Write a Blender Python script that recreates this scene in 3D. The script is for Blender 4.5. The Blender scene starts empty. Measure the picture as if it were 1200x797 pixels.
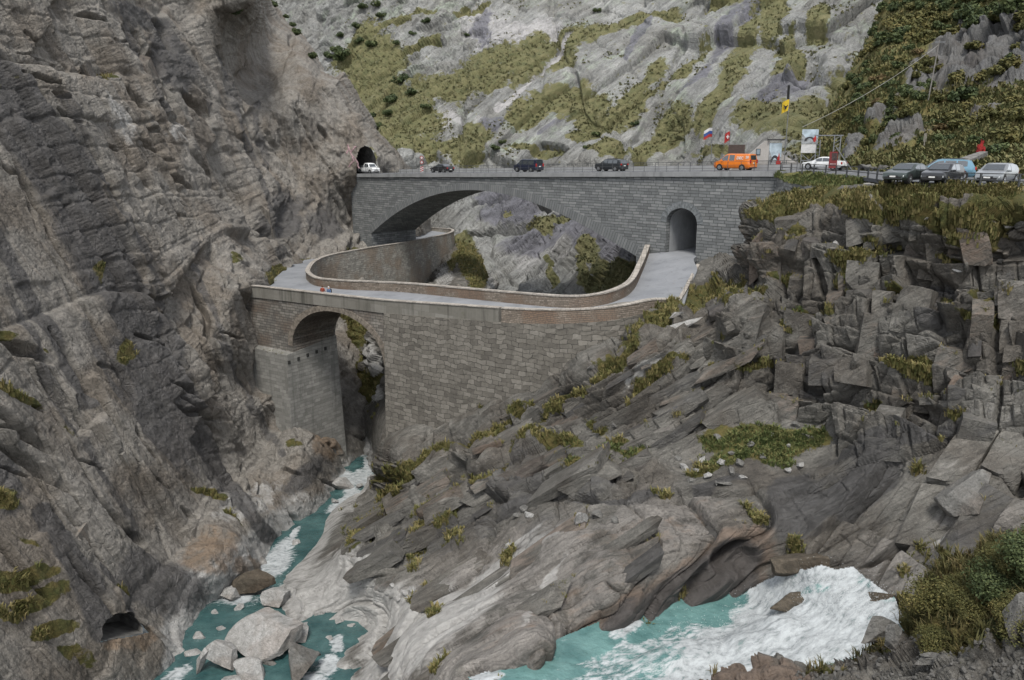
import bpy, bmesh, math, random
import numpy as np
from mathutils import Vector, Matrix

R = math.radians
sc = bpy.context.scene
COL = sc.collection
rnd = random.Random(7)

# ------------------------------------------------------------------ camera
F, CX, CY = 920.0, 600.0, 398.5
TH = R(13.9)
CT, ST = math.cos(TH), math.sin(TH)
CAMZ = 40.0
cam_d = bpy.data.cameras.new('camera')
cam_d.sensor_width = 36.0
cam_d.lens = F / 1200.0 * 36.0
cam_d.clip_end = 5000.0
cam = bpy.data.objects.new('camera', cam_d)
cam.location = (0, 0, CAMZ)
cam.rotation_euler = (R(90) - TH, 0, 0)
COL.objects.link(cam)
sc.camera = cam


def rays(px, py):
    px = np.asarray(px, float); py = np.asarray(py, float)
    u = (px - CX) / F
    v = (CY - py) / F
    return u, CT + v * ST, -ST + v * CT


def U(px, py, Y):
    """survey point: sight line through a photo pixel, at ground distance Y"""
    a, b, c = rays(px, py)
    t = np.asarray(Y, float) / b
    return np.stack([a * t, b * t, CAMZ + c * t], -1)


def UZ(px, py, z):
    a, b, c = rays(px, py)
    t = (np.asarray(z, float) - CAMZ) / c
    return np.stack([a * t, b * t, CAMZ + c * t], -1)


# ------------------------------------------------------------------ noise (numpy)
def _h(ix, iy, iz, s):
    n = (ix.astype(np.int64) * 374761393 + iy.astype(np.int64) * 668265263 + iz.astype(np.int64) * 2147483647 + s * 1274126177) & 0xFFFFFFFF
    n = ((n ^ (n >> 13)) * 1274126177) & 0xFFFFFFFF
    n = ((n ^ (n >> 16)) * 2246822519) & 0xFFFFFFFF
    n = n ^ (n >> 15)
    return (n & 0xFFFFFF).astype(np.float64) / 16777215.0


def vnoise(p, s=0):
    f = np.floor(p); i = f.astype(np.int64); w = p - f
    w = w * w * w * (w * (w * 6 - 15) + 10)
    x, y, z = i[:, 0], i[:, 1], i[:, 2]
    wx, wy, wz = w[:, 0], w[:, 1], w[:, 2]
    def L(a, b, t): return a + (b - a) * t
    c = [[[_h(x + a, y + b, z + d, s) for d in (0, 1)] for b in (0, 1)] for a in (0, 1)]
    return L(L(L(c[0][0][0], c[1][0][0], wx), L(c[0][1][0], c[1][1][0], wx), wy),
             L(L(c[0][0][1], c[1][0][1], wx), L(c[0][1][1], c[1][1][1], wx), wy), wz) * 2 - 1


def fbm(p, o=4, s=0, g=.5, l=2.03):
    r = 0; a = 1.0; t = 0
    for k in range(o):
        r = r + a * vnoise(p + 17.3 * k, s + k); t += a
        a *= g; p = p * l
    return r / t


def ridged(p, o=3, s=0):
    r = 0; a = 1.0; t = 0
    for k in range(o):
        r = r + a * (1 - np.abs(vnoise(p + 11.7 * k, s + k))); t += a
        a *= .5; p = p * 2.1
    return r / t


def sstep(a, b, x):
    t = np.clip((x - a) / (b - a), 0, 1)
    return t * t * (3 - 2 * t)


def frame(e1, e2h):
    """orthonormal joint frame: e1 along the joint, e2 near e2h"""
    e1 = np.array(e1, float); e1 /= np.linalg.norm(e1)
    e2 = np.array(e2h, float); e2 -= e1 * e1.dot(e2); e2 /= np.linalg.norm(e2)
    return np.stack([e1, e2, np.cross(e1, e2)])


def bricks(P, Fm, size, s=0, warp=.25, wscale=.35, gap=.05):
    """jointed rock: layers of blocks of random length. Returns (block random a, b, c, edge distance 0..1, local coords)"""
    q = P @ Fm.T / np.array(size)
    w = np.stack([fbm(q * wscale + 31.7 * k, 2, s + 50 + k) for k in range(3)], -1) * warp * 2
    q = q + w
    # layers (axis 2), rows (axis 1), blocks (axis 0)
    k = np.floor(q[:, 2]); fz = q[:, 2] - k
    o1 = _h(k.astype(np.int64), k.astype(np.int64) * 0, k.astype(np.int64) * 0 + 3, s + 1)
    y = q[:, 1] * (0.75 + .5 * o1) + o1 * 9
    j = np.floor(y); fy = y - j
    o2 = _h(k.astype(np.int64), j.astype(np.int64), k.astype(np.int64) * 0 + 7, s + 2)
    x = q[:, 0] * (0.6 + .8 * o2) + o2 * 13
    i = np.floor(x); fx = x - i
    I = [t.astype(np.int64) for t in (i, j, k)]
    a = _h(*I, s + 3); b = _h(*I, s + 4); c = _h(*I, s + 5)
    ed = np.minimum(np.minimum(np.minimum(fx, 1 - fx) * size[0], np.minimum(fy, 1 - fy) * size[1]), np.minimum(fz, 1 - fz) * size[2])
    return a, b, c, ed, np.stack([fx - .5, fy - .5, fz - .5], -1)


def blockdisp(P, Fm, size, s=0, amp=1., tilt=.5, warp=.1, crack=.1, cdep=.25, saw=0., wscale=.35):
    a, b, c, ed, lc = bricks(P, Fm, size, s, warp, wscale)
    d = (a - .5) * 2 * amp + saw * lc[:, 2]
    d = d + tilt * amp * ((b - .5) * 2 * lc[:, 0] + (c - .5) * 2 * lc[:, 1]) * 1.6
    d = d - cdep * (1 - sstep(0, crack, ed))
    return d


class TPS:
    def __init__(self, pts, vals, reg=1e-4):
        self.p = np.array(pts, float) / 100.
        n = len(self.p)
        K = self.k(self.p, self.p) + np.eye(n) * reg
        A = np.zeros((n + 3, n + 3)); A[:n, :n] = K
        A[:n, n] = 1; A[:n, n + 1:] = self.p; A[n:, :n] = A[:n, n:].T
        self.w = np.linalg.solve(A, np.concatenate([np.array(vals, float), np.zeros(3)]))
    def k(self, a, b):
        r2 = ((a[:, None, :] - b[None]) ** 2).sum(-1)
        return .5 * r2 * np.log(r2 + 1e-12)
    def __call__(self, x, y):
        q = np.stack([x, y], -1) / 100.
        out = np.empty(len(q)); n = len(self.p)
        for i in range(0, len(q), 40000):
            s_ = q[i:i + 40000]
            out[i:i + 40000] = self.k(s_, self.p) @ self.w[:n] + self.w[n] + s_ @ self.w[n + 1:]
        return out


def polymask(px, py, poly):
    c = np.zeros(px.shape, bool); n = len(poly)
    for i in range(n):
        x0, y0 = poly[i]; x1, y1 = poly[(i + 1) % n]
        if y0 == y1: continue
        t = ((y0 > py) != (y1 > py)) & (px < (x1 - x0) * (py - y0) / (y1 - y0) + x0)
        c ^= t
    return c


def linemask(px, py, pts, w):
    """soft 0..1 mask round a polyline; pts (x,y) or (x,y,w)"""
    m = np.zeros(px.shape)
    for i in range(len(pts) - 1):
        a = pts[i]; b = pts[i + 1]
        wa = a[2] if len(a) > 2 else w; wb = b[2] if len(b) > 2 else w
        dx, dy = b[0] - a[0], b[1] - a[1]
        t = np.clip(((px - a[0]) * dx + (py - a[1]) * dy) / (dx * dx + dy * dy + 1e-9), 0, 1)
        d = np.hypot(px - a[0] - t * dx, py - a[1] - t * dy)
        m = np.maximum(m, 1 - sstep(.45, 1.2, d / (wa + (wb - wa) * t)))
    return m


def ctrl(pts):
    """survey list: (px,py,Y) or (px,py,None,z) -> TPS of log distance"""
    xy = []; v = []
    for p in pts:
        xy.append(p[:2])
        Y = p[2] if p[2] is not None else float(UZ(p[0], p[1], p[3])[1])
        v.append(math.log(Y))
    return TPS(xy, v)


# ------------------------------------------------------------------ scene helpers
def tag(o, label=None, cat=None, group=None, kind=None):
    if label: o['label'] = label
    if cat: o['category'] = cat
    if group: o['group'] = group
    if kind: o['kind'] = kind
    return o


def empty(name, loc=(0, 0, 0), rz=0, label=None, cat=None, group=None):
    o = bpy.data.objects.new(name, None); COL.objects.link(o)
    o.location = loc; o.rotation_euler = (0, 0, rz); o.empty_display_size = .3
    return tag(o, label, cat, group)


def mesh_np(name, V, Fc, mat=None, parent=None, smooth=True, attrs=None, uv=None):
    """V (n,3), Fc (m,k) arrays -> one mesh object"""
    me = bpy.data.meshes.new(name)
    V = np.asarray(V, np.float32); Fc = np.asarray(Fc, np.int32)
    m, k = Fc.shape
    me.vertices.add(len(V)); me.vertices.foreach_set('co', V.ravel())
    me.loops.add(m * k); me.loops.foreach_set('vertex_index', Fc.ravel())
    me.polygons.add(m)
    me.polygons.foreach_set('loop_start', np.arange(m, dtype=np.int32) * k)
    me.polygons.foreach_set('loop_total', np.full(m, k, np.int32))
    me.polygons.foreach_set('use_smooth', np.full(m, smooth, bool))
    me.update(calc_edges=True)
    if attrs:
        for n_, a in attrs.items():
            at = me.attributes.new(n_, 'FLOAT', 'POINT')
            at.data.foreach_set('value', np.asarray(a, np.float32))
    if uv is not None:
        l = me.uv_layers.new(name='UVMap')
        l.data.foreach_set('uv', np.asarray(uv, np.float32)[Fc.ravel()].ravel())
    if mat: me.materials.append(mat)
    o = bpy.data.objects.new(name, me); COL.objects.link(o)
    if parent: o.parent = parent
    return o


def grid_faces(ny, nx, keep=None):
    idx = np.arange(ny * nx).reshape(ny, nx)
    f = np.stack([idx[:-1, :-1], idx[1:, :-1], idx[1:, 1:], idx[:-1, 1:]], -1).reshape(-1, 4)
    if keep is not None:
        k = keep.reshape(ny, nx)
        kk = (k[:-1, :-1] & k[1:, :-1] & k[1:, 1:] & k[:-1, 1:]).ravel()
        f = f[kk]
    return f


def compact(V, Fc, *arrs):
    used = np.zeros(len(V), bool); used[Fc.ravel()] = True
    mp = np.cumsum(used) - 1
    return (V[used], mp[Fc]) + tuple(a[used] for a in arrs)


def gridnormals(P, ny, nx):
    G = P.reshape(ny, nx, 3)
    n = np.cross(np.gradient(G, axis=1), np.gradient(G, axis=0)).reshape(-1, 3)
    n /= np.linalg.norm(n, axis=1)[:, None] + 1e-12
    s = np.sign(((np.array([0, 0, CAMZ]) - P) * n).sum(1)); s[s == 0] = 1
    return n * s[:, None]


def patch(x0, x1, y0, y1, step, tps):
    xs = np.arange(x0, x1 + step, step); ys = np.arange(y0, y1 + step, step)
    X, Y = np.meshgrid(xs, ys)
    px, py = X.ravel(), Y.ravel()
    P = U(px, py, np.exp(tps(px, py)))
    n = gridnormals(P, len(ys), len(xs))
    n = np.stack([blur2(n[:, k], len(ys), len(xs), 10) for k in range(3)], 1); n /= np.linalg.norm(n, axis=1)[:, None] + 1e-9
    return px, py, P, n, len(ys), len(xs)


class MB:
    """collects simple shapes into ONE mesh"""
    def __init__(s): s.v = []; s.f = []; s.uv = []
    def add(s, vs, fs):
        o = len(s.v); s.v += [tuple(v) for v in vs]; s.f += [tuple(i + o for i in f) for f in fs]
        return s
    def box(s, c, d, rz=0, M=None, taper=1.0):
        x, y, z = d[0] / 2, d[1] / 2, d[2] / 2
        t = taper
        vs = [(-x, -y, -z), (x, -y, -z), (x, y, -z), (-x, y, -z), (-x * t, -y * t, z), (x * t, -y * t, z), (x * t, y * t, z), (-x * t, y * t, z)]
        m = Matrix.Rotation(rz, 4, 'Z')
        if M is not None: m = M
        vs = [(m @ Vector(v)) + Vector(c) for v in vs]
        return s.add(vs, [(0, 3, 2, 1), (4, 5, 6, 7), (0, 1, 5, 4), (1, 2, 6, 5), (2, 3, 7, 6), (3, 0, 4, 7)])
    def bar(s, a, b, w, h=None, n=4, r2=None):
        a = Vector(a); b = Vector(b); h = h or w
        d = (b - a); 
        if d.length < 1e-6: return s
        d.normalize()
        up = Vector((0, 0, 1)) if abs(d.z) < .95 else Vector((1, 0, 0))
        x = d.cross(up).normalized(); y = x.cross(d)
        k = 1 if r2 is None else r2
        vs = []
        for q, sc_ in ((a, 1), (b, k)):
            for i in range(n):
                t = 2 * math.pi * (i + .5) / n
                f = 1 / math.cos(math.pi / n) if n == 4 else 1
                vs.append(q + x * (math.cos(t) * w / 2 * f * sc_) + y * (math.sin(t) * h / 2 * f * sc_))
        fs = [tuple(range(n - 1, -1, -1)), tuple(range(n, 2 * n))]
        for i in range(n):
            j = (i + 1) % n; fs.append((i, j, n + j, n + i))
        return s.add(vs, fs)
    def prism(s, outline, axis_a, axis_b, origin, depth_vec):
        """extrude a 2-D outline"""
        A = Vector(axis_a); B = Vector(axis_b); O = Vector(origin); D = Vector(depth_vec)
        n = len(outline)
        vs = [O + A * p[0] + B * p[1] for p in outline]
        vs += [v + D for v in vs]
        fs = [tuple(range(n - 1, -1, -1)), tuple(range(n, 2 * n))]
        for i in range(n):
            j = (i + 1) % n; fs.append((i, j, n + j, n + i))
        return s.add(vs, fs)
    def build(s, name, mat=None, parent=None, smooth=False, bevel=0):
        me = bpy.data.meshes.new(name); me.from_pydata(s.v, [], s.f); me.update()
        bm = bmesh.new(); bm.from_mesh(me); bmesh.ops.recalc_face_normals(bm, faces=bm.faces[:])
        if bevel: bmesh.ops.bevel(bm, geom=bm.edges[:], offset=bevel, segments=1, affect='EDGES', clamp_overlap=True)
        bm.to_mesh(me); bm.free()
        if smooth: me.polygons.foreach_set('use_smooth', [True] * len(me.polygons))
        if mat: me.materials.append(mat)
        o = bpy.data.objects.new(name, me); COL.objects.link(o)
        if parent: o.parent = parent
        return o
# ------------------------------------------------------------------ materials
class N:
    """small node-graph helper"""
    def __init__(s, name):
        s.m = bpy.data.materials.new(name); s.m.use_nodes = True
        s.t = s.m.node_tree; s.t.nodes.clear()
        s.out = s.t.nodes.new('ShaderNodeOutputMaterial')
        s.b = s.t.nodes.new('ShaderNodeBsdfPrincipled')
        s.t.links.new(s.b.outputs[0], s.out.inputs[0])
        s.b.inputs['Specular IOR Level'].default_value = .3
    def n(s, typ, **kw):
        x = s.t.nodes.new(typ)
        for k, v in kw.items(): setattr(x, k, v)
        return x
    def put(s, inp, v):
        if v is None: return
        if hasattr(v, 'is_output') or isinstance(v, bpy.types.NodeSocket): s.t.links.new(v, inp)
        elif isinstance(v, tuple) and len(v) == 3 and inp.type == 'RGBA': inp.default_value = (*v, 1)
        else: inp.default_value = v
    def coord(s, which='Object'): return s.n('ShaderNodeTexCoord').outputs[which]
    def attr(s, name):
        a = s.n('ShaderNodeAttribute'); a.attribute_name = name; return a.outputs['Fac']
    def map(s, v, scale=(1, 1, 1), rot=(0, 0, 0), loc=(0, 0, 0)):
        m = s.n('ShaderNodeMapping'); s.put(m.inputs[0], v)
        m.inputs['Scale'].default_value = scale; m.inputs['Rotation'].default_value = rot; m.inputs['Location'].default_value = loc
        return m.outputs[0]
    def joint(s, v, Fm, size):
        """coordinates along a joint frame, divided by size"""
        outs = []
        cb = s.n('ShaderNodeCombineXYZ')
        for k in range(3):
            d = s.n('ShaderNodeVectorMath', operation='DOT_PRODUCT'); s.put(d.inputs[0], v)
            d.inputs[1].default_value = tuple(float(x) / size[k] for x in Fm[k]); s.put(cb.inputs[k], d.outputs['Value'])
        return cb.outputs[0]
    def noise(s, v, scale=1, detail=4, rough=.55, dist=0, typ='FBM'):
        x = s.n('ShaderNodeTexNoise'); s.put(x.inputs['Vector'], v)
        x.inputs['Scale'].default_value = scale; x.inputs['Detail'].default_value = detail
        x.inputs['Roughness'].default_value = rough; x.inputs['Distortion'].default_value = dist
        return x.outputs['Fac']
    def noisec(s, v, scale=1, detail=2):
        x = s.n('ShaderNodeTexNoise'); s.put(x.inputs['Vector'], v)
        x.inputs['Scale'].default_value = scale; x.inputs['Detail'].default_value = detail
        return x.outputs['Color']
    def voro(s, v, scale=1, feature='F1', out='Distance', rand=1, dim='3D'):
        x = s.n('ShaderNodeTexVoronoi', feature=feature, voronoi_dimensions=dim); s.put(x.inputs['Vector'], v)
        x.inputs['Scale'].default_value = scale; x.inputs['Randomness'].default_value = rand
        return x.outputs[out]
    def ramp(s, v, stops, interp='LINEAR'):
        x = s.n('ShaderNodeValToRGB'); s.put(x.inputs[0], v); r = x.color_ramp; r.interpolation = interp
        while len(r.elements) < len(stops): r.elements.new(.5)
        for e, (p, c) in zip(r.elements, stops):
            e.position = p; e.color = (c, c, c, 1) if isinstance(c, (int, float)) else (*c, 1)
        return x.outputs[0]
    def rng(s, v, a, b, c=0., d=1.):
        x = s.n('ShaderNodeMapRange', interpolation_type='SMOOTHSTEP'); s.put(x.inputs[0], v)
        for i, k in enumerate((a, b, c, d)): x.inputs[i + 1].default_value = k
        return x.outputs[0]
    def mix(s, f, a, b, mode='MIX'):
        x = s.n('ShaderNodeMix', data_type='RGBA', blend_type=mode)
        s.put(x.inputs[0], f); s.put(x.inputs[6], a); s.put(x.inputs[7], b); return x.outputs[2]
    def math(s, op, a, b=None, c=None, clamp=False):
        x = s.n('ShaderNodeMath', operation=op, use_clamp=clamp)
        s.put(x.inputs[0], a)
        if b is not None: s.put(x.inputs[1], b)
        if c is not None: s.put(x.inputs[2], c)
        return x.outputs[0]
    def vadd(s, a, b, k=1.0):
        m = s.n('ShaderNodeVectorMath', operation='MULTIPLY_ADD'); s.put(m.inputs[0], b); m.inputs[1].default_value = (k, k, k); s.put(m.inputs[2], a)
        return m.outputs[0]
    def bump(s, h, dist=.1, strength=1., nrm=None):
        x = s.n('ShaderNodeBump'); s.put(x.inputs['Height'], h); x.inputs['Distance'].default_value = dist
        x.inputs['Strength'].default_value = strength
        if nrm is not None: s.put(x.inputs['Normal'], nrm)
        return x.outputs[0]
    def done(s, col=None, rough=.85, nrm=None, **kw):
        s.put(s.b.inputs['Base Color'], col); s.put(s.b.inputs['Roughness'], rough)
        if nrm is not None: s.put(s.b.inputs['Normal'], nrm)
        for k, v in kw.items(): s.put(s.b.inputs[k], v)
        return s.m


def plain(name, col, rough=.6, metal=0., spec=.3, var=.12, scale=6., **kw):
    """painted or plain surface with slight wear"""
    g = N(name)
    v = g.coord()
    n = g.noise(v, scale, 3)
    f = g.rng(n, .3, .7, 1 - var, 1 + var)
    c = g.n('ShaderNodeVectorMath', operation='SCALE'); c.inputs[0].default_value = col; g.put(c.inputs['Scale'], f)
    g.b.inputs['Specular IOR Level'].default_value = spec
    return g.done(c.outputs[0], rough, Metallic=metal, **kw)


def rock_mat(name, Fm, cols, scale=1., fol=(6, 1.2, .25), dark=(.05, .052, .058), grass=((.07, .065, .02), (.035, .045, .012), (.11, .085, .03)),
             white=(.42, .42, .41), warm=(.20, .13, .085), bump=1., light=(.34, .33, .31), pale=None, palerng=(.5, .62)):
    """weathered crystalline rock. cols: three greys from dark to light; Fm: foliation frame"""
    g = N(name)
    v = g.coord()
    w = g.vadd(v, g.noisec(v, .12 / scale, 2), .8 * scale)
    big = g.noise(w, .09 / scale, 5, .6)
    j = g.joint(w, Fm, [f * scale for f in fol])
    st = g.noise(j, 1., 7, .66)
    med = g.noise(v, .8 / scale, 8, .7)
    fine = g.noise(v, 5 / scale, 5, .75)
    t = g.math('ADD', g.math('MULTIPLY', big, .30), g.math('MULTIPLY', st, .48))
    t = g.math('ADD', t, g.math('MULTIPLY', med, .28))
    c = g.ramp(t, [(.36, cols[0]), (.50, cols[1]), (.62, cols[2]), (.72, light)])
    # browner and greyer areas, lichen
    hue = g.rng(g.noise(w, .16 / scale, 4), .42, .62)
    c = g.mix(g.math('MULTIPLY', hue, .5), c, warm, 'SOFT_LIGHT')
    if pale is not None:
        lm = g.math('MULTIPLY', g.rng(g.noise(w, .35 / scale, 6, .65), *palerng), g.attr('pale'))
        c = g.mix(g.math('MULTIPLY', lm, .8), c, g.ramp(st, [(.35, tuple(x * .6 for x in pale)), (.6, pale), (.7, tuple(x * 1.25 for x in pale))]))
    c = g.mix(g.rng(fine, .34, .62, .55, 0), c, g.mix(.6, c, (.02, .02, .02)))
    c = g.mix(g.rng(g.noise(v, 11 / scale, 3, .7), .58, .72, 0, .35), c, g.mix(.6, c, (.5, .49, .46)))
    # hairline joints and foliation lines
    cm = g.rng(med, .42, .58)
    cr1 = g.rng(g.voro(g.joint(v, Fm, [f * scale for f in (5., 1.1, 1.0)]), 1., 'DISTANCE_TO_EDGE'), 0, .05, 1, 0)
    cr2 = g.rng(g.voro(g.joint(v, Fm, [f * scale for f in (1.6, .9, .8)]), 1., 'DISTANCE_TO_EDGE'), 0, .045, 1, 0)
    fl = g.rng(g.noise(g.joint(v, Fm, [f * scale for f in (7., .3, .3)]), 1., 6, .7), .54, .68)
    crk = g.math('MAXIMUM', g.math('MULTIPLY', g.math('MULTIPLY', cr1, cm), .55), g.math('MULTIPLY', g.math('MULTIPLY', cr2, g.rng(big, .5, .6)), .35))
    crk = g.math('MAXIMUM', crk, g.math('MULTIPLY', fl, .5))
    c = g.mix(g.math('MULTIPLY', crk, .5), c, tuple(x * .45 for x in cols[0]))
    # washed white, iron stains, water-stained dark; each breaks up along the foliation
    def masked(a, lo, hi, nz):
        return g.rng(g.math('ADD', g.attr(a), g.math('MULTIPLY', g.math('SUBTRACT', nz, .5), 1.5)), lo, hi)
    c = g.mix(g.math('MULTIPLY', masked('white', .28, .85, st), .74), c, g.ramp(med, [(.35, tuple(x * .62 for x in white)), (.6, white)]))
    c = g.mix(g.math('MULTIPLY', masked('warm', .35, .85, st), .75), c, g.ramp(med, [(.35, tuple(x * .6 for x in warm)), (.65, warm)]))
    c = g.mix(g.math('MULTIPLY', masked('stain', .26, .74, st), .84), c, g.ramp(med, [(.35, tuple(x * .6 for x in dark)), (.65, tuple(x * 1.5 for x in dark))]))
    gm = masked('grass', .42, .62, g.noise(v, 1.3 / scale, 6, .7))
    gc = g.ramp(g.noise(v, .9 / scale, 5, .7), [(.3, grass[1]), (.5, grass[0]), (.68, grass[2])])
    c = g.mix(gm, c, gc)
    rough = g.math('SUBTRACT', .88, g.math('MULTIPLY', g.attr('stain'), .25))
    h = g.math('ADD', g.math('MULTIPLY', st, .6), g.math('MULTIPLY', med, .8))
    h = g.math('ADD', h, g.math('MULTIPLY', fine, .22))
    h = g.math('SUBTRACT', h, g.math('MULTIPLY', crk, .25))
    nb = g.bump(h, .46 * scale * bump, .95)
    return g.done(c, rough, nb)
# ------------------------------------------------------------------ terrain
def blur2(a, ny, nx, r):
    r = max(1, int(r)); g = a.reshape(ny, nx).astype(float)
    for ax in (0, 1):
        for _ in range(2):
            p = [(0, 0), (0, 0)]; p[ax] = (r + 1, r)
            c = np.cumsum(np.pad(g, p, mode='edge'), axis=ax)
            g = (np.take(c, range(2 * r + 1, c.shape[ax]), ax) - np.take(c, range(0, c.shape[ax] - 2 * r - 1), ax)) / (2 * r + 1)
    return g.ravel()


def soft(D, ny, nx):
    return .65 * blur1(D, ny, nx) + .35 * D


def blur1(a, ny, nx):
    g = np.pad(a.reshape(ny, nx), 1, mode='edge')
    g = (g[:-2] + 2 * g[1:-1] + g[2:]) / 4
    return ((g[:, :-2] + 2 * g[:, 1:-1] + g[:, 2:]) / 4).ravel()


def area(px, py, ny, nx, poly, r=8):
    return blur2(polymask(px, py, poly), ny, nx, r)


WOB = [None]


def blobs(px, py, pts):
    m = np.zeros(px.shape)
    if WOB[0] is not None and len(WOB[0][0]) == len(px): px = px + WOB[0][0]; py = py + WOB[0][1]
    for b in pts:
        x, y, rx, ry = b[:4]; a = b[4] if len(b) > 4 else 0
        ca, sa = math.cos(R(a)), math.sin(R(a))
        dx, dy = px - x, py - y
        d = np.hypot((dx * ca + dy * sa) / rx, (-dx * sa + dy * ca) / ry)
        m = np.maximum(m, 1 - sstep(.55, 1.25, d))
    return m


TERR = {}
Z0 = 40.0

# ================= left cliff
FA = frame((.02, .36, -.93), (0, 1, .2))      # joints run down the wall, a little away from us
pa = []
for y in range(-90, 900, 90):
    for x in range(-110, 320, 85):
        a, b, c = rays(x, y)
        Y = 39.83 / (-(a / b) - .364 * (c / b))
        z = Z0 + c / b * Y
        if z < 5: continue
        pa.append((x, y, min(Y, 230)))
pa += [(170, 790, None, 2.2), (211, 759, None, 2.2), (238, 707, None, 2.1), (298, 670, None, 1.5), (320, 633, None, 1.), (366, 604, None, .6), (392, 578, None, .4),
       (414, 545, None, .2), (220, 800, None, -1.5), (265, 735, None, -1.5), (330, 680, None, -2), (400, 605, None, -2.5), (440, 560, None, -3),
       (250, 650, None, 6.5), (300, 610, None, 4.5), (360, 560, None, 4.5), (350, 525, None, 7.5), (405, 500, None, 5), (345, 440, 97), (400, 400, 108),
       (298, 345, 90), (299, 380, 89), (301, 411, 88), (317, 460, 87.6), (328, 500, 87.5), (318, 328, None, 23.3), (330, 313, None, 23.1), (352, 303, None, 22.9), (400, 295, None, 22.9), (437, 287.5, None, 22.8), (430, 270, 146), (500, 272, 162), (330, 100, 140), (330, 200, 131), (380, 250, 136), (380, 170, 140), (360, 80, 146),
       (400, 110, 147), (418, 150, 144), (430, 150, 147), (415, 200, 141), (445, 195, 146), (470, 205, 153), (309, 0, 146), (290, 20, 138), (480, 240, 156),
       (520, 272, 166), (520, 200, 158), (440, 60, 152), (380, 0, 152), (480, 120, 154)]
tA = ctrl(pa)
STEP = 1.02
SIL = [(296, -90), (309, 0), (327, 21), (351, 47), (376, 84), (401, 89), (416, 116), (434, 144), (452, 165), (474, 193), (484, 212), (500, 232), (505, 262), (503, 300)]


class RollA:
    def __call__(s_, x, y):
        v = tA0(x, y); d = np.full(len(x), 1e9)
        for (x0, y0), (x1, y1) in zip(SIL[:-1], SIL[1:]):
            dx, dy = x1 - x0, y1 - y0; t = np.clip(((x - x0) * dx + (y - y0) * dy) / (dx * dx + dy * dy), 0, 1)
            d = np.minimum(d, np.hypot(x - x0 - t * dx, y - y0 - t * dy))
        out = polymask(x, y, [(296, -300)] + SIL + [(503, 320), (900, 320), (900, -300)])
        d = np.where(out, -d, d)
        return v + np.where(y < 300, .16 * np.clip((16 - d) / 22, 0, 1.6) ** 2, 0)


tA0 = tA; tA = RollA()
px, py, P, Nn, ny, nx = patch(-60, 520, -50, 840, STEP, tA)
D = .8 * fbm(P / 18, 2, 1)
wall = 1 - area(px, py, ny, nx, [(200, 830), (215, 700), (290, 600), (350, 540), (440, 480), (450, 600), (300, 720), (220, 850)], 14)
lowl = area(px, py, ny, nx, [(-80, 60), (40, 190), (150, 380), (300, 620), (300, 850), (-80, 860)], 22)    # big clean slabs low on the left
upr = (1 - lowl) * wall
D += blockdisp(P, FA, (34, 9, 7), 11, .9, .4, .07, .3, .3) * (.45 + .55 * upr + .25 * lowl)
D += blockdisp(P, FA, (12, 2.4, 2.1), 23, .34, .5, .06, .14, .2) * (.15 + .85 * upr)
D += blockdisp(P, FA, (60, 2.6, 90), 41, .42, .5, .04, .12, .1) * (.35 + .65 * lowl)
D = blur1(blur1(blur1(D, ny, nx), ny, nx), ny, nx)
D += blockdisp(P, FA, (4, .8, .8), 37, .16, .6, .06, .06, .16) * (.1 + .9 * upr)
D += blockdisp(P, FA, (1.4, .35, .4), 38, .045, .7, .15, .03, .04) * (.2 + .8 * upr)
D += blockdisp(P, FA, (36, .8, 40), 42, .10, .5, .04, .06, .06)
D += .05 * fbm(P / .9, 3, 9) + .12 * fbm(P / 3, 3, 10)
wash = (1 - wall)
D = D * (1 - .45 * wash) + wash * (.35 * (ridged(P @ frame((.3, .8, -.4), (1, 0, 0)).T / np.array([7, 1.6, 1.6]), 4, 31) - .6))
# overhangs and slots: (x, y, length, width, angle, depth)
for (x, y, rx, ry, a, dp) in [(196, 42, 20, 5, 60, 2.6), (184, 70, 18, 6, 62, 2.4), (158, 118, 20, 6, 45, 1.6), (231, 125, 24, 5, 55, 1.8), (380, 155, 16, 4, 58, 1.6), (105, 22, 14, 3, 20, 1.2),
                          (168, 626, 15, 4, 40, 2.2), (283, 145, 12, 5, 70, 1.2), (240, 490, 40, 3, 28, 1.0), (30, 405, 45, 5, 28, 1.5), (25, 500, 60, 6, 36, 1.3), (50, 545, 55, 5, 35, 1.1), (210, 215, 22, 3, 35, 1.1),
                          (345, 50, 12, 4, 60, 1.5), (330, 245, 30, 12, 80, .7), (380, 260, 24, 10, 80, .7), (120, 470, 70, 4, 60, 1.), (232, 470, 45, 3, 35, 1.), (175, 180, 30, 3, 25, .9), (60, 30, 40, 4, 60, .9),
                          (150, 610, 60, 5, 45, 1.1), (290, 330, 40, 3, 65, 1.1), (255, 380, 30, 3, 40, .8), (20, 660, 60, 5, 50, 1.2), (105, 690, 50, 5, 55, 1.)]:
    m = blobs(px + 7 * fbm(P / 5, 2, int(x)), py + 7 * fbm(P / 5, 2, int(x) + 5), [(x, y, rx, ry, a)])
    D -= dp * m ** 1.5
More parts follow.
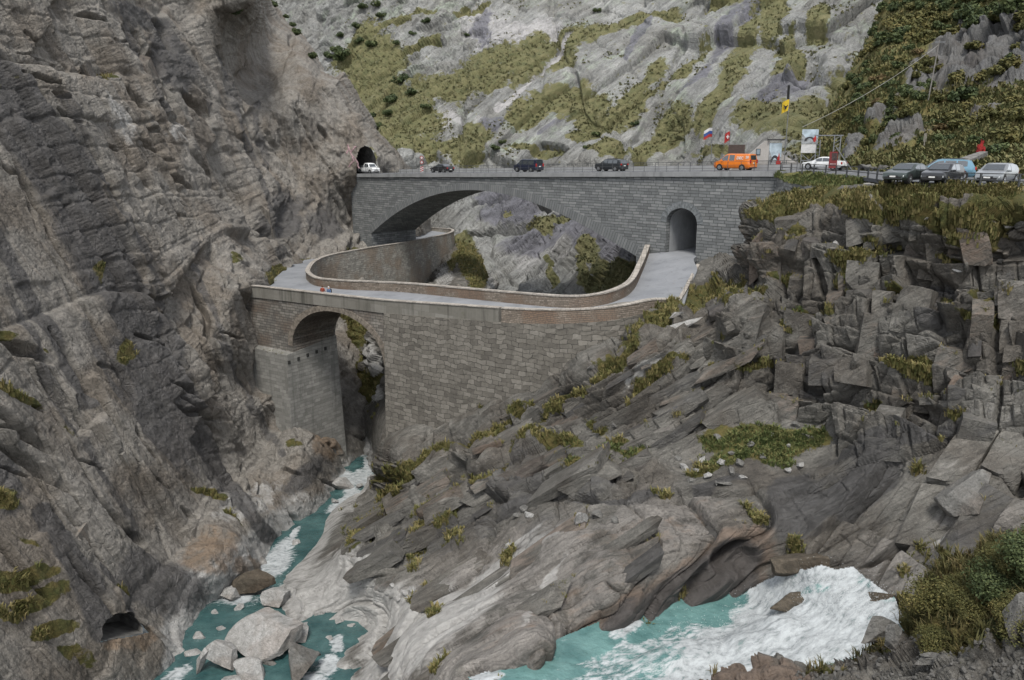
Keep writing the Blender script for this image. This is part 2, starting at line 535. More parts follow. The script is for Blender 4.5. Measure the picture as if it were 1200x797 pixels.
# long steep fractures and short cross breaks
rf = random.Random(12); FRAC_FINE = blockdisp(P, FA, (.5, .22, .25), 39, .5, .7, .15, .03, .3)
crk = np.zeros(len(px)); wxp = px + 4 * fbm(P / 2.5, 3, 91); wyp = py + 4 * fbm(P / 2.5, 3, 92)
for k in range(108):
    x = rf.uniform(-20, 420); y = rf.uniform(-10, 600)
    if k < 70: a = R(rf.uniform(54, 66)); ln = rf.uniform(50, 260); dp = rf.uniform(.45, 1.15)
    else: a = R(rf.uniform(15, 42)); ln = rf.uniform(14, 50); dp = rf.uniform(.4, 1.0)
    x1, y1 = x + math.cos(a) * ln, y + math.sin(a) * ln
    bb = np.nonzero((wxp > x - 8) & (wxp < x1 + 8) & (wyp > y - 8) & (wyp < y1 + 8))[0]
    if not len(bb): continue
    m_ = linemask(wxp[bb], wyp[bb], [(x, y, .6), ((x + x1) / 2 + rf.uniform(-4, 4), (y + y1) / 2, rf.uniform(1.6, 3.2)), (x1, y1, .6)], 2)
    crk[bb] = np.maximum(crk[bb], m_ * dp)
D -= crk
PD = P + Nn * (blur1(D, ny, nx) + .085 * fbm(P / .6, 3, 12) + .03 * FRAC_FINE)[:, None]
poly = [(-90, -90), (296, -90), (309, 0), (327, 21), (351, 47), (376, 84), (401, 89), (416, 116), (434, 144), (452, 165), (474, 193), (484, 212), (500, 232), (505, 262), (503, 278), (470, 284), (420, 310), (470, 420), (460, 580), (340, 700), (270, 790), (240, 860), (-90, 860)]
poly = [(x + (6 if 300 < x < 520 and y < 290 else 0), y - (4 if 300 < x < 520 and y < 290 else 0)) for x, y in poly]
jit = 5 * fbm(P / 6, 3, 77)
PORTAL = [(417, 212), (417, 186), (421, 175), (428, 171), (435, 174), (440, 184), (443, 212)]
ADIT = [(116, 752), (116, 738), (122, 727), (134, 720), (148, 719), (160, 725), (167, 735), (167, 742)]
keep = polymask(px + jit, py + jit, poly) & ~polymask(px, py, PORTAL) & ~polymask(px, py, ADIT)
WOB[0] = (11 * fbm(P / 3.5, 4, 711), 11*.7 * fbm(P / 3.5, 4, 720))
gA = blobs(px, py, [(324, 322, 16, 13, -35), (392, 297, 60, 4, -13), (20, 462, 45, 6, 25), (90, 500, 20, 5, 40), (30, 395, 40, 5, 28), (70, 545, 16, 9, 10), (60, 555, 40, 6, 35), (15, 580, 30, 14, 20), (78, 618, 26, 7, 30), (40, 640, 40, 6, 30),
                    (20, 680, 30, 12, 10), (45, 672, 22, 10, 0), (100, 765, 26, 10, 30), (10, 715, 30, 6, 20), (70, 735, 12, 30, 70), (190, 610, 30, 7, 30), (165, 560, 25, 5, 55), (210, 635, 24, 6, 20), (245, 345, 14, 5, 20), (250, 580, 22, 6, 30),
                    (280, 300, 12, 7, 20), (150, 690, 12, 8, 40), (115, 85, 18, 6, 30), (5, 100, 20, 8, 20), (145, 410, 10, 20, 0), (345, 525, 14, 8, 0), (420, 300, 60, 4, -12), (50, 700, 14, 40, 60), (270, 610, 20, 4, 40), (115, 320, 10, 25, 20)])
gA = gA * sstep(-.25, .35, fbm(P / 5, 3, 88) + .12)
stA = linemask(px + 10 * fbm(P / 6, 2, 3), py, [(-20, 85, 30), (60, 190, 40), (130, 320, 32), (190, 430, 30), (270, 560, 18), (320, 640, 8)], 26)
stA = np.maximum(stA, .9 * linemask(px, py, [(0, 270), (70, 390), (110, 470)], 9))
for ln in ([(225, 290), (270, 400), (330, 530)], [(60, 120), (140, 260), (235, 430)], [(20, 330), (110, 520), (180, 640)], [(300, 120), (330, 240)], [(100, 380), (160, 480), (225, 560)], [(210, 480), (260, 590)], [(250, 60), (300, 200), (330, 300)], [(140, 20), (190, 130)]):
    stA = np.maximum(stA, .62 * linemask(px + 6 * fbm(P / 4, 2, 14), py, ln, 6))
stA = np.maximum(stA, .95 * linemask(px + 8 * fbm(P / 4, 2, 4), py, [(60, 600, 20), (100, 690, 24), (120, 740, 16)], 18))
stA = np.maximum(stA, .9 * linemask(px, py, [(130, 660), (155, 725)], 7))
stA = np.maximum(stA, .8 * blobs(px, py, [(190, 680, 60, 40, 30), (10, 560, 30, 50), (335, 250, 26, 34, 0), (383, 262, 26, 24), (205, 70, 50, 22, 60), (160, 20, 50, 12, 20), (360, 560, 40, 16, -40), (180, 470, 30, 110, -30)]))
whA = np.maximum(area(px, py, ny, nx, [(168, 800), (200, 730), (215, 670), (270, 640), (330, 590), (372, 585), (420, 520), (430, 580), (330, 650), (250, 720), (200, 830)], 8),
                 .6 * blobs(px, py, [(200, 150, 24, 10, 60), (130, 140, 12, 40, -30), (290, 590, 60, 20, -25), (350, 600, 30, 30)]))
wmA = np.maximum(.75 * blobs(px, py, [(150, 750, 35, 14, -20), (290, 665, 18, 14, -20), (390, 515, 24, 30), (250, 650, 40, 30)]), .25)
V, Fc, g_, s_, w_, r_ = compact(PD, grid_faces(ny, nx, keep), gA, stA, whA, wmA)
M_cliff = rock_mat('cliff_rock', FA, [(.10, .094, .084), (.195, .182, .162), (.275, .258, .232)], 1., (15, .8, .8), light=(.34, .32, .29), warm=(.21, .15, .10), dark=(.060, .058, .058), bump=1.15)
o = mesh_np('cliff', V, Fc, M_cliff, smooth=False, attrs=dict(grass=g_, stain=s_, white=w_, warm=r_))
tag(o, 'steep grey gneiss cliff beside the gorge river', kind='structure')
TERR['A'] = (px, py, PD, Nn, ny, nx, keep, gA)
# the cliff's other bits: the two bores
def bore(outline, tps, dirv, depth, name, mat, off=.15):
    pts = np.array(outline, float)
    base = U(pts[:, 0], pts[:, 1], np.exp(tps(pts[:, 0], pts[:, 1])))
    d = np.array(dirv, float); d /= np.linalg.norm(d)
    rows = []
    cen = base.mean(0)
    for k, t in enumerate((off, 0, depth * .3, depth)):
        s_ = 1.01 if k < 2 else 1.15
        rows.append(cen + (base - cen) * s_ + d * t)
    V = np.concatenate(rows + [rows[-1].mean(0)[None]]); n = len(pts)
    fs = []
    for r in range(3):
        for i in range(n):
            j = (i + 1) % n; fs.append((r * n + i, r * n + j, (r + 1) * n + j, (r + 1) * n + i))
    for i in range(n): fs.append((3 * n + i, 3 * n + (i + 1) % n, 4 * n, 4 * n))
    me = bpy.data.meshes.new(name); me.from_pydata([tuple(v) for v in V], [], [tuple(dict.fromkeys(f)) for f in fs]); me.materials.append(mat)
    ob = bpy.data.objects.new(name, me); COL.objects.link(ob); return ob
M_bore = plain('bore_rock', (.09, .088, .085), .9, var=.4, scale=1.5)
tag(bore(PORTAL, tA, (-.69, .72, -.03), 30, 'tunnel_bore', M_bore), 'dark rock tunnel bore behind the road mouth', kind='structure')
tag(bore(ADIT, tA, (-.8, .5, .0), 3.2, 'river_adit_bore', plain('adit_rock', (.12, .117, .11), .9, var=.3, scale=1.5)), 'round adit cut in the cliff foot', kind='structure')

WOB[0] = None
# ================= far mountain slope and the rock seen through the arch
FC = frame((-.62, -.35, -.70), (.7, -.6, .1))
pc = [(430, 205, 188), (330, 205, 230), (600, 200, 190), (800, 195, 165), (890, 195, 128), (960, 190, 122), (1000, 150, 138), (1045, 0, 192), (1100, -60, 220), (1085, 120, 190), (330, 0, 310), (330, -60, 330), (430, 0, 290), (430, -60, 305),
      (560, 0, 268), (700, 0, 250), (850, 0, 228), (950, 0, 206), (560, -60, 280), (850, -60, 240), (400, 100, 262), (480, 100, 235), (600, 100, 215), (700, 100, 205), (800, 100, 188), (950, 100, 158),
      (480, 245, 184), (640, 240, 166), (640, 320, 142), (740, 320, 110), (700, 250, 150), (560, 330, 150), (560, 240, 176), (750, 280, 116), (800, 300, 112), (600, 370, 128), (740, 380, 100), (480, 370, 150), (1010, 195, 130)]
tC = ctrl(pc)
px, py, P, Nn, ny, nx = patch(225, 1090, -60, 372, 1.05, tC)
arch = area(px, py, ny, nx, [(300, 205), (1090, 205), (1090, 380), (300, 380)], 4)
left = area(px, py, ny, nx, [(290, -60), (560, -60), (600, 90), (480, 120), (440, 200), (300, 210)], 22)
D = 3.4 * fbm(P / 55, 2, 101)
D += blockdisp(P, FC, (70, 11, 9), 111, 2.2, .5, .10, .6, .9, .8) * (1 - .6 * left)
D += blockdisp(P, FC, (30, 3.6, 3), 117, .5, .4, .06, .3, .5)
D += blockdisp(P, FC, (12, 1.3, 1.2), 123, .12, .5, .08, .18, .12)
FL = frame((1, -.2, .15), (0, 1, 0))
D += left * (blockdisp(P, FL, (8, 6, 5), 131, 1.3, .5, .15, .4, .5, .8) + blockdisp(P, FL, (3, 2, 1.8), 132, .45, .6, .15, .2, .25))
FE = frame((-.75, -.2, -.62), (.6, -.7, .1))
D = D * (1 - .6 * arch) + arch * (blockdisp(P, FE, (18, 4, 2.6), 141, 1.1, .5, .1, .25, .6, .5) + blockdisp(P, FE, (6, 1.2, .8), 142, .34, .6, .1, .12, .2))
D += .25 * fbm(P / 2.5, 3, 107) + .35 * fbm(P / 8, 3, 108)
# the gully channel and clefts
gul = linemask(px + 4 * fbm(P / 12, 2, 5), py, [(668, 35, 3), (655, 60, 4), (630, 88, 8), (600, 118, 9), (585, 135, 6)], 7)
D -= 1.6 * gul
D -= 5 * blobs(px, py, [(946, 80, 20, 17, -40)])
D -= 3.5 * linemask(px + 3 * fbm(P / 6, 2, 8), py, [(555, 240, 2.5), (600, 226, 3), (625, 232, 3), (640, 240, 3)], 3) * arch
D -= 4.5 * linemask(px + 3 * fbm(P / 6, 2, 9), py, [(552, 278, 3), (580, 274, 4), (620, 258, 4), (655, 248, 3), (690, 244, 3)], 3) * arch
D -= 1.5 * linemask(px + 4 * fbm(P / 9, 2, 18), py, [(830, 0), (790, 70), (770, 120), (725, 200)], 3)
PD = P + Nn * soft(D, ny, nx)[:, None]
WOB[0] = (20 * fbm(P / 16, 4, 721), 20*.7 * fbm(P / 16, 4, 730))
gC = blobs(px, py, [(440, 90, 46, 60, 20), (470, 140, 60, 50), (420, 60, 20, 50, 30), (520, 100, 45, 22), (560, 85, 60, 26, -30), (620, 70, 50, 30, -40), (660, 60, 50, 22, -40), (720, 30, 50, 14, -20), (660, 125, 50, 24), (620, 140, 30, 22), (700, 140, 30, 30, -40), (745, 130, 20, 45, 40), (715, 190, 36, 10), (545, 175, 40, 14, -20),
                    (490, 180, 70, 12), (770, 175, 40, 12, -30), (790, 150, 20, 34, 40), (830, 130, 12, 40, 30), (860, 80, 18, 44, 25), (875, 45, 14, 30, 20), (850, 10, 30, 12), (900, 20, 20, 30), (895, 140, 40, 26, -20), (940, 140, 40, 30, -30), (800, 80, 8, 60, 40), (760, 100, 10, 44, 40), (920, 60, 14, 34, 20), (470, 30, 60, 8, -15), (560, 12, 30, 5, -20), (960, 180, 40, 14), (990, 130, 30, 40),
                    (545, 180, 22, 22), (500, 55, 34, 6, -10), (770, 20, 40, 12), (690, 165, 26, 8), (840, 185, 40, 8), (960, 30, 20, 14, -30), (630, 180, 50, 5), (575, 60, 20, 4), (390, 130, 20, 40, 20)])
gC = np.maximum(gC * .80 * (1 - .85 * gul), .0)
gC = np.maximum(gC, .30 * (1 - arch) * sstep(380, 450, px))
gE = blobs(px, py, [(650, 253, 34, 6, -10), (640, 262, 10, 12, 30), (700, 335, 24, 12), (720, 315, 28, 14, -20), (700, 300, 10, 20, 30), (735, 325, 20, 14), (600, 250, 8, 4), (545, 300, 20, 30), (650, 330, 6, 20), (690, 320, 6, 16), (560, 340, 20, 8)])
gC = gC * (1 - arch) + gE * arch
sC = linemask(px + 5 * fbm(P / 9, 2, 6), py, [(545, 185, 10), (575, 160, 12), (592, 150, 5)], 10)
sC = np.maximum(sC, .75 * linemask(px, py, [(735, 75, 4), (755, 40, 9), (772, 20, 3)], 6))
sC = np.maximum(sC, .7 * linemask(px, py, [(635, 162), (690, 118)], 4))
sC = np.maximum(sC, .8 * blobs(px, py, [(548, 82, 18, 7, -25), (820, 90, 8, 40, 40), (850, 40, 10, 30, 30), (930, 90, 24, 30, 30), (900, 110, 10, 40, 35), (880, 10, 10, 30, 30), (570, 30, 26, 12, -60)]))
sC = np.maximum(sC, .55 * sstep(735, 800, px - .55 * (200 - py)) * (.5 + .5 * fbm(P / 16, 3, 15)) * (1 - arch))
sE = blobs(px, py, [(595, 245, 46, 20, -8), (640, 270, 60, 22, -25), (700, 280, 40, 30, 30), (570, 225, 30, 8)])
sC = sC * (1 - arch) + .8 * sE * arch
wC = np.maximum(gul * .95, .75 * blobs(px, py, [(570, 30, 30, 30, -60), (640, 35, 30, 26), (600, 40, 40, 24), (540, 148, 34, 8, 15), (520, 140, 12, 24, 30), (610, 135, 10, 5), (590, 125, 8, 5)]))
wC = np.maximum(wC, .55 * arch * blobs(px, py, [(660, 290, 70, 30, -30), (640, 300, 40, 40)]))
pale = sstep(-.35, .3, fbm(P / 20, 3, 19)) * (1 - .6 * arch)
poly = [(330, -60), (1100, -60), (1090, 60), (1040, 210), (860, 215), (860, 380), (360, 380), (400, 215), (330, 160), (225, 60), (225, -70)]
keep = polymask(px, py, poly)
V, Fc, g_, s_, w_, p_ = compact(PD, grid_faces(ny, nx, keep), gC, sC, wC, pale)
M_far = rock_mat('mountain_rock', FC, [(.115, .115, .114), (.215, .219, .211), (.315, .318, .306)], 2.2, (16, .8, .8), grass=((.116, .113, .052), (.080, .087, .040), (.150, .138, .070)), light=(.40, .40, .38),
                 pale=(.30, .335, .275), dark=(.10, .10, .118), white=(.40, .39, .39), warm=(.17, .15, .13))
o = mesh_np('mountain', V, Fc, M_far, smooth=False, attrs=dict(grass=g_, stain=s_, white=w_, warm=np.full(len(V), .1), pale=p_))
tag(o, kind='structure')
TERR['C'] = (px, py, PD, Nn, ny, nx, keep, gC)

WOB[0] = None
# ================= right hillside with scrub
pd_ = [(940, 200, 112), (960, 195, 106), (1000, 196, 93), (1100, 192, 80), (1200, 190, 73), (1300, 190, 68), (1300, 0, 118), (1200, 0, 135), (1100, 0, 160), (1045, 0, 178), (1020, 60, 155), (985, 125, 126), (950, 170, 118), (1100, 60, 138), (1100, 110, 118),
       (1100, 150, 98), (1200, 60, 122), (1200, 110, 104), (1200, 150, 88), (1000, 165, 108), (1050, 130, 112), (1300, 110, 98), (1200, -80, 165), (1060, -80, 200), (1020, -20, 230), (1000, 50, 205), (960, 115, 185), (925, 165, 170), (1010, 0, 240), (1080, 205, 78), (1200, 212, 66), (1300, 215, 60)]
tD = ctrl(pd_)
px, py, P, Nn, ny, nx = patch(925, 1280, -60, 212, 1.2, tD)
FD = frame((-.3, -.2, -.93), (.9, -.3, 0))
crag = np.maximum(blobs(px, py, [(1120, 78, 44, 34, -10), (1175, 60, 50, 56, -20), (1075, 95, 18, 30, 10), (1240, 50, 60, 70), (1150, 45, 40, 30, -20)]), .8 * blobs(px, py, [(1035, 140, 26, 8, -40), (1000, 175, 20, 8, -40), (1060, 165, 40, 10, -20), (1160, 140, 26, 8, -10)]))
crag *= sstep(-.5, 0, fbm(P / 7, 3, 207) + .3)
D = 2.2 * fbm(P / 13, 4, 201) + .8 * fbm(P / 3, 3, 202) * (1 - .6 * crag)
D += crag * (2.2 + blockdisp(P, FD, (12, 3.5, 3), 211, 1.6, .9, .3, .4, .6) + blockdisp(P, FD, (4, 1.2, 1), 213, .5, .9, .3, .2, .3))
foot = sstep(165, 195, py)
D *= 1 - .85 * foot
PD = P + Nn * soft(D, ny, nx)[:, None]
poly = [(1062, -70), (1037, 0), (1010, 60), (975, 125), (950, 165), (930, 205), (940, 225), (1300, 225), (1300, -70)]
keep = polymask(px + 7 * fbm(P / 6, 3, 78), py, poly)
gD = np.clip(1.0 - 1.15 * crag, 0, 1)
V, Fc, g_, cr_ = compact(PD, grid_faces(ny, nx, keep), gD, crag)
M_hill = rock_mat('hillside_ground', FD, [(.06, .06, .06), (.11, .11, .108), (.17, .17, .165)], 1.3, (6, 1, 1), grass=((.108, .098, .036), (.060, .070, .024), (.150, .115, .044)), light=(.24, .24, .23), dark=(.05, .05, .055))
o = mesh_np('hillside', V, Fc, M_hill, attrs=dict(grass=g_, stain=cr_ * .35, white=g_ * 0, warm=g_ * .2))
tag(o, kind='structure')
TERR['D'] = (px, py, PD, Nn, ny, nx, keep, gD)

# ================= rock outcrop, ridge and slabs in the middle
pb = [(905, 226, 74), (950, 221, 72), (1000, 216, 66), (1040, 214, 60), (1100, 215, 56.5), (1200, 218, 52.5), (1290, 222, 49), (880, 250, 73), (900, 245, 71), (1000, 240, 61), (1100, 232, 55), (1200, 232, 50), (1290, 236, 47), (860, 262, 86), (865, 300, 84), (880, 300, 70),
      (880, 330, 67), (940, 300, 62.5), (950, 400, 56.5), (950, 470, 53.5), (890, 505, 53), (800, 520, 54.5), (965, 530, 50.5), (860, 548, 50.2), (1050, 300, 56), (1200, 300, 49.5), (1290, 300, 46), (1050, 400, 51.5), (1200, 400, 46), (1290, 400, 43), (1050, 480, 48.5), (1200, 480, 43.5), (1290, 480, 41),
      (1000, 560, 45.5), (1100, 560, 42.5), (1200, 540, 40.5), (1290, 560, 38), (1050, 620, 41.5), (1200, 600, 38.3), (1000, 655, 40.8), (1060, 700, 37.8), (1150, 660, 36.8), (950, 662, 41.6), (1290, 640, 35), (1200, 720, 34), (1100, 790, 33), (1290, 860, 30),
      # pool bed and waterfall bed
      (850, 715, None, 11.8), (760, 765, None, 11.5), (650, 800, None, 11.5), (900, 740, None, 12.5), (960, 700, None, 14.2), (1000, 720, None, 14.2), (900, 800, None, 12), (800, 850, None, 11), (1000, 790, None, 13.5), (620, 850, None, 10),
      # lip over the pool
      (870, 618, 43.8), (905, 610, 44.5), (890, 660, 43.6), (845, 705, None, 12.9), (800, 650, 42.6), (780, 716, None, 12.9), (720, 703, 39.8), (720, 738, None, 12.9), (640, 760, 36.9), (610, 788, None, 12.6), (660, 766, None, 12.0), (690, 750, None, 12.0), (560, 800, 36.5), (560, 770, 39.5), (830, 600, 46), (880, 575, 47.5), (930, 610, 44.5), (925, 650, 43),
      (780, 590, 47.3), (700, 600, 48.2), (700, 560, 52), (620, 620, 50), (640, 700, 43), (560, 700, 47), (500, 790, 41.8), (440, 795, 46.5), (460, 740, 50), (425, 728, None, 2.6), (392, 800, None, 1.6), (345, 722, None, 2.4), (342, 684, None, 1.9), (378, 640, None, 1.5),
      (398, 605, None, 1.2), (424, 584, None, 1.), (440, 556, None, 2.), (480, 640, 58.5), (420, 640, 61.5), (400, 690, None, 4.), (470, 590, 67), (520, 560, 67), (560, 540, 63.5), (600, 560, 58.5), (620, 510, 65),
      (450, 548, 76.5), (520, 523, 72.5), (600, 478, 68.5), (680, 422, 66.3), (740, 378, 66.8), (790, 354, 70.5), (803, 342, 77), (818, 312, 87), (835, 330, 79), (855, 302, 86), (450, 500, 86), (600, 440, 77), (700, 380, 76), (760, 352, 76),
      (700, 480, 60.5), (760, 440, 60), (780, 500, 55.8), (720, 530, 56), (820, 400, 61.5), (860, 340, 65), (880, 440, 57), (840, 470, 56),
      # lower river bed
      (300, 750, None, .3), (230, 765, None, .3), (370, 760, None, .3), (380, 600, None, -1.6), (405, 560, None, -2), (330, 650, None, -1), (180, 860, None, 0), (400, 850, None, 0), (290, 690, None, .3), (160, 800, None, .2), (425, 530, None, -1.5)]
tB = ctrl(pb)
px, py, P, Nn, ny, nx = patch(150, 1270, 205, 830, 1.1, tB)
FR = frame((-.84, .06, -.54), (-.1, -.95, .1))     # bedding of the ridge, dipping to the lower left
FO = frame((.85, -.5, .06), (.5, .85, -.05))      # near-level courses of the crag
ridge = area(px, py, ny, nx, [(420, 600), (450, 535), (600, 465), (740, 360), (900, 300), (900, 480), (780, 560), (700, 590), (560, 620), (470, 660), (400, 660)], 14)
cragB = area(px, py, ny, nx, [(870, 240), (1290, 225), (1290, 520), (1100, 520), (1000, 540), (900, 500), (840, 430), (830, 330)], 16)
ledge = area(px, py, ny, nx, [(770, 540), (830, 492), (920, 486), (975, 500), (970, 545), (900, 560), (860, 566), (800, 556)], 9)
slab = area(px, py, ny, nx, [(390, 830), (345, 700), (420, 640), (560, 600), (700, 575), (860, 570), (1000, 560), (1060, 640), (900, 680), (700, 830)], 14)
rslab = area(px, py, ny, nx, [(930, 570), (1030, 510), (1290, 490), (1290, 700), (1060, 720), (940, 670)], 12)
D = .7 * fbm(P / 9, 2, 301)
rk = np.clip(ridge + 0, 0, 1)
D += rk * (1 - .75 * cragB) * (1 - ledge) * (blockdisp(P, FR, (7, 3.2, 1.9), 311, .75, .4, .07, .16, .6, 1.5) + blockdisp(P, FR, (2.8, 1.5, .62), 317, .25, .5, .1, .07, .22, .5) + blockdisp(P, FR, (1.0, .6, .25), 318, .05, .5, .1, .03, .05))
D += cragB * (1 - ledge) * (blockdisp(P, FO, (3.4, 3.0, 3.6), 321, 1.1, .45, .12, .2, .8, 1.6) + blockdisp(P, FO, (1.5, 1.4, 1.7), 327, .36, .5, .12, .1, .3, .5) + blockdisp(P, FO, (.6, .5, .6), 328, .08, .6, .15, .04, .06, .1))
FS = frame((-.80, -.12, -.56), (.2, -.95, -.1))
D += slab * (1 - .5 * ridge) * (blockdisp(P, FS, (70, 4.5, 1.7), 331, .42, .4, .05, .12, .35, .6) + blockdisp(P, FS, (40, 1.3, .7), 336, .10, .5, .10, .05, .10) + blockdisp(P, FS, (30, .6, 5), 338, .05, .4, .06, .04, .04) + .25 * fbm(P @ FS.T / np.array([8, 2, 2]), 3, 335))
FQ = frame((-.62, -.4, -.66), (.75, -.65, .0))
D += rslab * (1 - cragB) * (blockdisp(P, FQ, (9, 4, 3.2), 341, .85, .5, .12, .14, .6, .5) + blockdisp(P, FQ, (5, 1.2, 1), 342, .14, .5, .12, .06, .14))
D += .04 * fbm(P / .6, 3, 309) + .10 * fbm(P / 2.2, 3, 310)
verge = blobs(px, py, [(1000, 222, 130, 10), (1200, 226, 130, 14), (1290, 230, 60, 16), (930, 232, 40, 12)])
D *= 1 - .9 * verge
D -= ledge * .3
# clefts and overhangs
for (x, y, rx, ry, a, dp) in [(1090, 335, 30, 16, 25, 1.2), (1170, 400, 14, 60, 0, 1.3), (1110, 390, 26, 18, 40, 1.4), (1080, 480, 30, 10, 20, 1.5), (560, 590, 34, 7, -28, 2.2), (545, 545, 30, 5, -30, 1.6), (500, 600, 60, 5, -38, 1.4), (480, 650, 60, 4, -50, 1.0),
                          (1060, 640, 60, 5, -25, 1.7), (1000, 590, 70, 5, -45, 1.2), (1130, 590, 8, 14, -20, 1.4), (905, 390, 5, 60, 3, 1.1), (965, 330, 4, 50, 0, 1.0), (870, 290, 4, 44, 3, 1.3), (1000, 420, 14, 40, 30, 1.0), (860, 655, 26, 22, -20, 1.3), (820, 680, 30, 14, -40, .8), (1185, 560, 20, 12, 60, 1.2),
                          (700, 575, 60, 4, -8, 1.1), (640, 560, 40, 4, -14, 1.2), (840, 572, 60, 4, -5, .8), (930, 450, 50, 4, 10, .9), (900, 415, 44, 4, -20, .9), (1040, 345, 40, 4, -10, 1.0), (1130, 300, 50, 4, 5, .9), (640, 475, 60, 4, -38, 1.2), (760, 470, 70, 4, -35, 1.), (830, 420, 60, 4, -38, .9)]:
    m = blobs(px + 6 * fbm(P / 2.5, 2, int(x)), py + 6 * fbm(P / 2.5, 2, int(x) + 5), [(x, y, rx, ry, a)])
    D -= dp * m ** 1.5
PD = P + Nn * soft(D, ny, nx)[:, None]
poly = [(868, 300), (866, 262), (878, 246), (905, 229), (935, 221), (1000, 216), (1040, 214.5), (1100, 215.5), (1300, 221), (1300, 900), (130, 900), (130, 700), (380, 540), (440, 470), (600, 420), (700, 385), (775, 361), (794, 354), (804, 336), (818, 308), (845, 296)]
keep = polymask(px, py, poly)
WOB[0] = (20 * fbm(P / 2.6, 4, 731), 20*.7 * fbm(P / 2.6, 4, 740))
gB = blobs(px, py, [(1000, 228, 140, 12), (1200, 232, 120, 16), (930, 246, 46, 10, -10), (1120, 262, 50, 10), (1050, 250, 60, 12), (1160, 290, 30, 10), (930, 268, 24, 7), (915, 322, 18, 8, -10), (935, 370, 22, 7), (970, 368, 16, 5), (1005, 300, 20, 8, -20), (1100, 300, 30, 6, 10), (1060, 420, 26, 12), (1065, 432, 30, 9, 20),
                    (1170, 340, 34, 10), (1160, 370, 30, 7), (1040, 346, 20, 6, -20), (880, 514, 74, 22, 4), (835, 532, 34, 10, -20), (940, 506, 34, 16), (740, 530, 24, 9), (760, 380, 60, 9, -28), (800, 355, 70, 11, -22), (850, 335, 34, 8, -16), (700, 440, 24, 9, -40), (720, 420, 40, 9, -38), (660, 470, 50, 6, -40), (590, 500, 50, 6, -32), (520, 535, 60, 8, -30), (470, 555, 26, 10, -30), (450, 590, 40, 8, -48), (420, 620, 30, 7, -50), (620, 525, 20, 8), (690, 540, 40, 8), (660, 520, 20, 8),
                    (560, 560, 50, 5, -30), (520, 590, 50, 5, -38), (500, 620, 40, 4, -45), (700, 500, 14, 10), (850, 435, 14, 6), (880, 425, 30, 5, -18), (900, 402, 20, 5, -20), (1010, 470, 20, 5), (960, 240, 80, 10), (800, 415, 40, 5, -35), (760, 450, 50, 4, -35), (870, 350, 30, 4, -30), (1145, 275, 40, 14), (1190, 255, 40, 16), (1190, 420, 20, 6)])
sB = np.maximum(.30 * area(px, py, ny, nx, [(1010, 300), (1290, 330), (1290, 500), (1080, 500), (980, 470), (960, 380)], 22), .9 * blobs(px, py, [(1000, 570, 70, 26, -40), (950, 600, 50, 30, -40), (1090, 340, 30, 14, 20), (1095, 370, 24, 12), (840, 560, 40, 6), (600, 590, 30, 10, -30), (1060, 520, 110, 14, -14), (930, 580, 40, 40), (720, 580, 70, 8, -6)]))
sB = np.maximum(sB, .55 * blobs(px, py, [(560, 590, 120, 40, -33), (660, 560, 80, 26), (640, 620, 40, 26), (950, 430, 60, 40)]))
wB = np.maximum(area(px, py, ny, nx, [(330, 730), (335, 690), (400, 640), (440, 640), (430, 690), (520, 680), (600, 690), (560, 740), (480, 800), (400, 820), (430, 735)], 10), .7 * blobs(px, py, [(560, 690, 130, 22, -38), (770, 430, 60, 5, -30), (1170, 265, 20, 10), (1130, 620, 60, 6, -25), (630, 700, 80, 5, -52), (600, 640, 60, 5, -40)]))
wB = np.maximum(wB, .75 * sstep(3.2, 1.6, PD[:, 2]))
rB = np.maximum(area(px, py, ny, nx, [(620, 790), (690, 720), (800, 655), (840, 620), (905, 600), (915, 640), (890, 700), (840, 720), (700, 760), (640, 800)], 7), .6 * blobs(px, py, [(740, 640, 120, 36, -28), (760, 610, 120, 16, -14), (600, 740, 60, 20, -40), (690, 690, 70, 26, -35), (1150, 610, 40, 8, -20), (900, 300, 30, 40), (470, 660, 90, 8, -45)]))
brn = area(px, py, ny, nx, [(640, 800), (720, 716), (800, 668), (850, 628), (900, 640), (880, 720), (840, 730), (700, 780)], 5)
plB = np.clip(area(px, py, ny, nx, [(400, 830), (440, 720), (480, 680), (600, 620), (760, 575), (860, 585), (800, 650), (690, 720), (620, 790), (560, 830)], 12) + .7 * area(px, py, ny, nx, [(1010, 640), (1100, 600), (1215, 590), (1215, 640), (1100, 690), (1040, 720), (1000, 690)], 10), 0, 1)
V, Fc, g_, s_, w_, r_, b_, p_ = compact(PD, grid_faces(ny, nx, keep), gB, np.maximum(sB * (1 - .5 * plB), .8 * brn), wB, rB, brn, plB)
M_out = rock_mat('outcrop_rock', FR, [(.047, .045, .040), (.108, .1035, .093), (.182, .174, .156)], .75, (5, 1.0, .8), light=(.26, .25, .232), warm=(.175, .128, .098), white=(.44, .435, .42), dark=(.045, .044, .044), pale=(.27, .252, .232), palerng=(.36, .52))
r_ = r_ * .78
o = mesh_np('outcrop', V, Fc, M_out, smooth=False, attrs=dict(grass=g_, stain=s_, white=w_, warm=r_, pale=p_))
tag(o, kind='structure')
TERR['B'] = (px, py, PD, Nn, ny, nx, keep, gB)

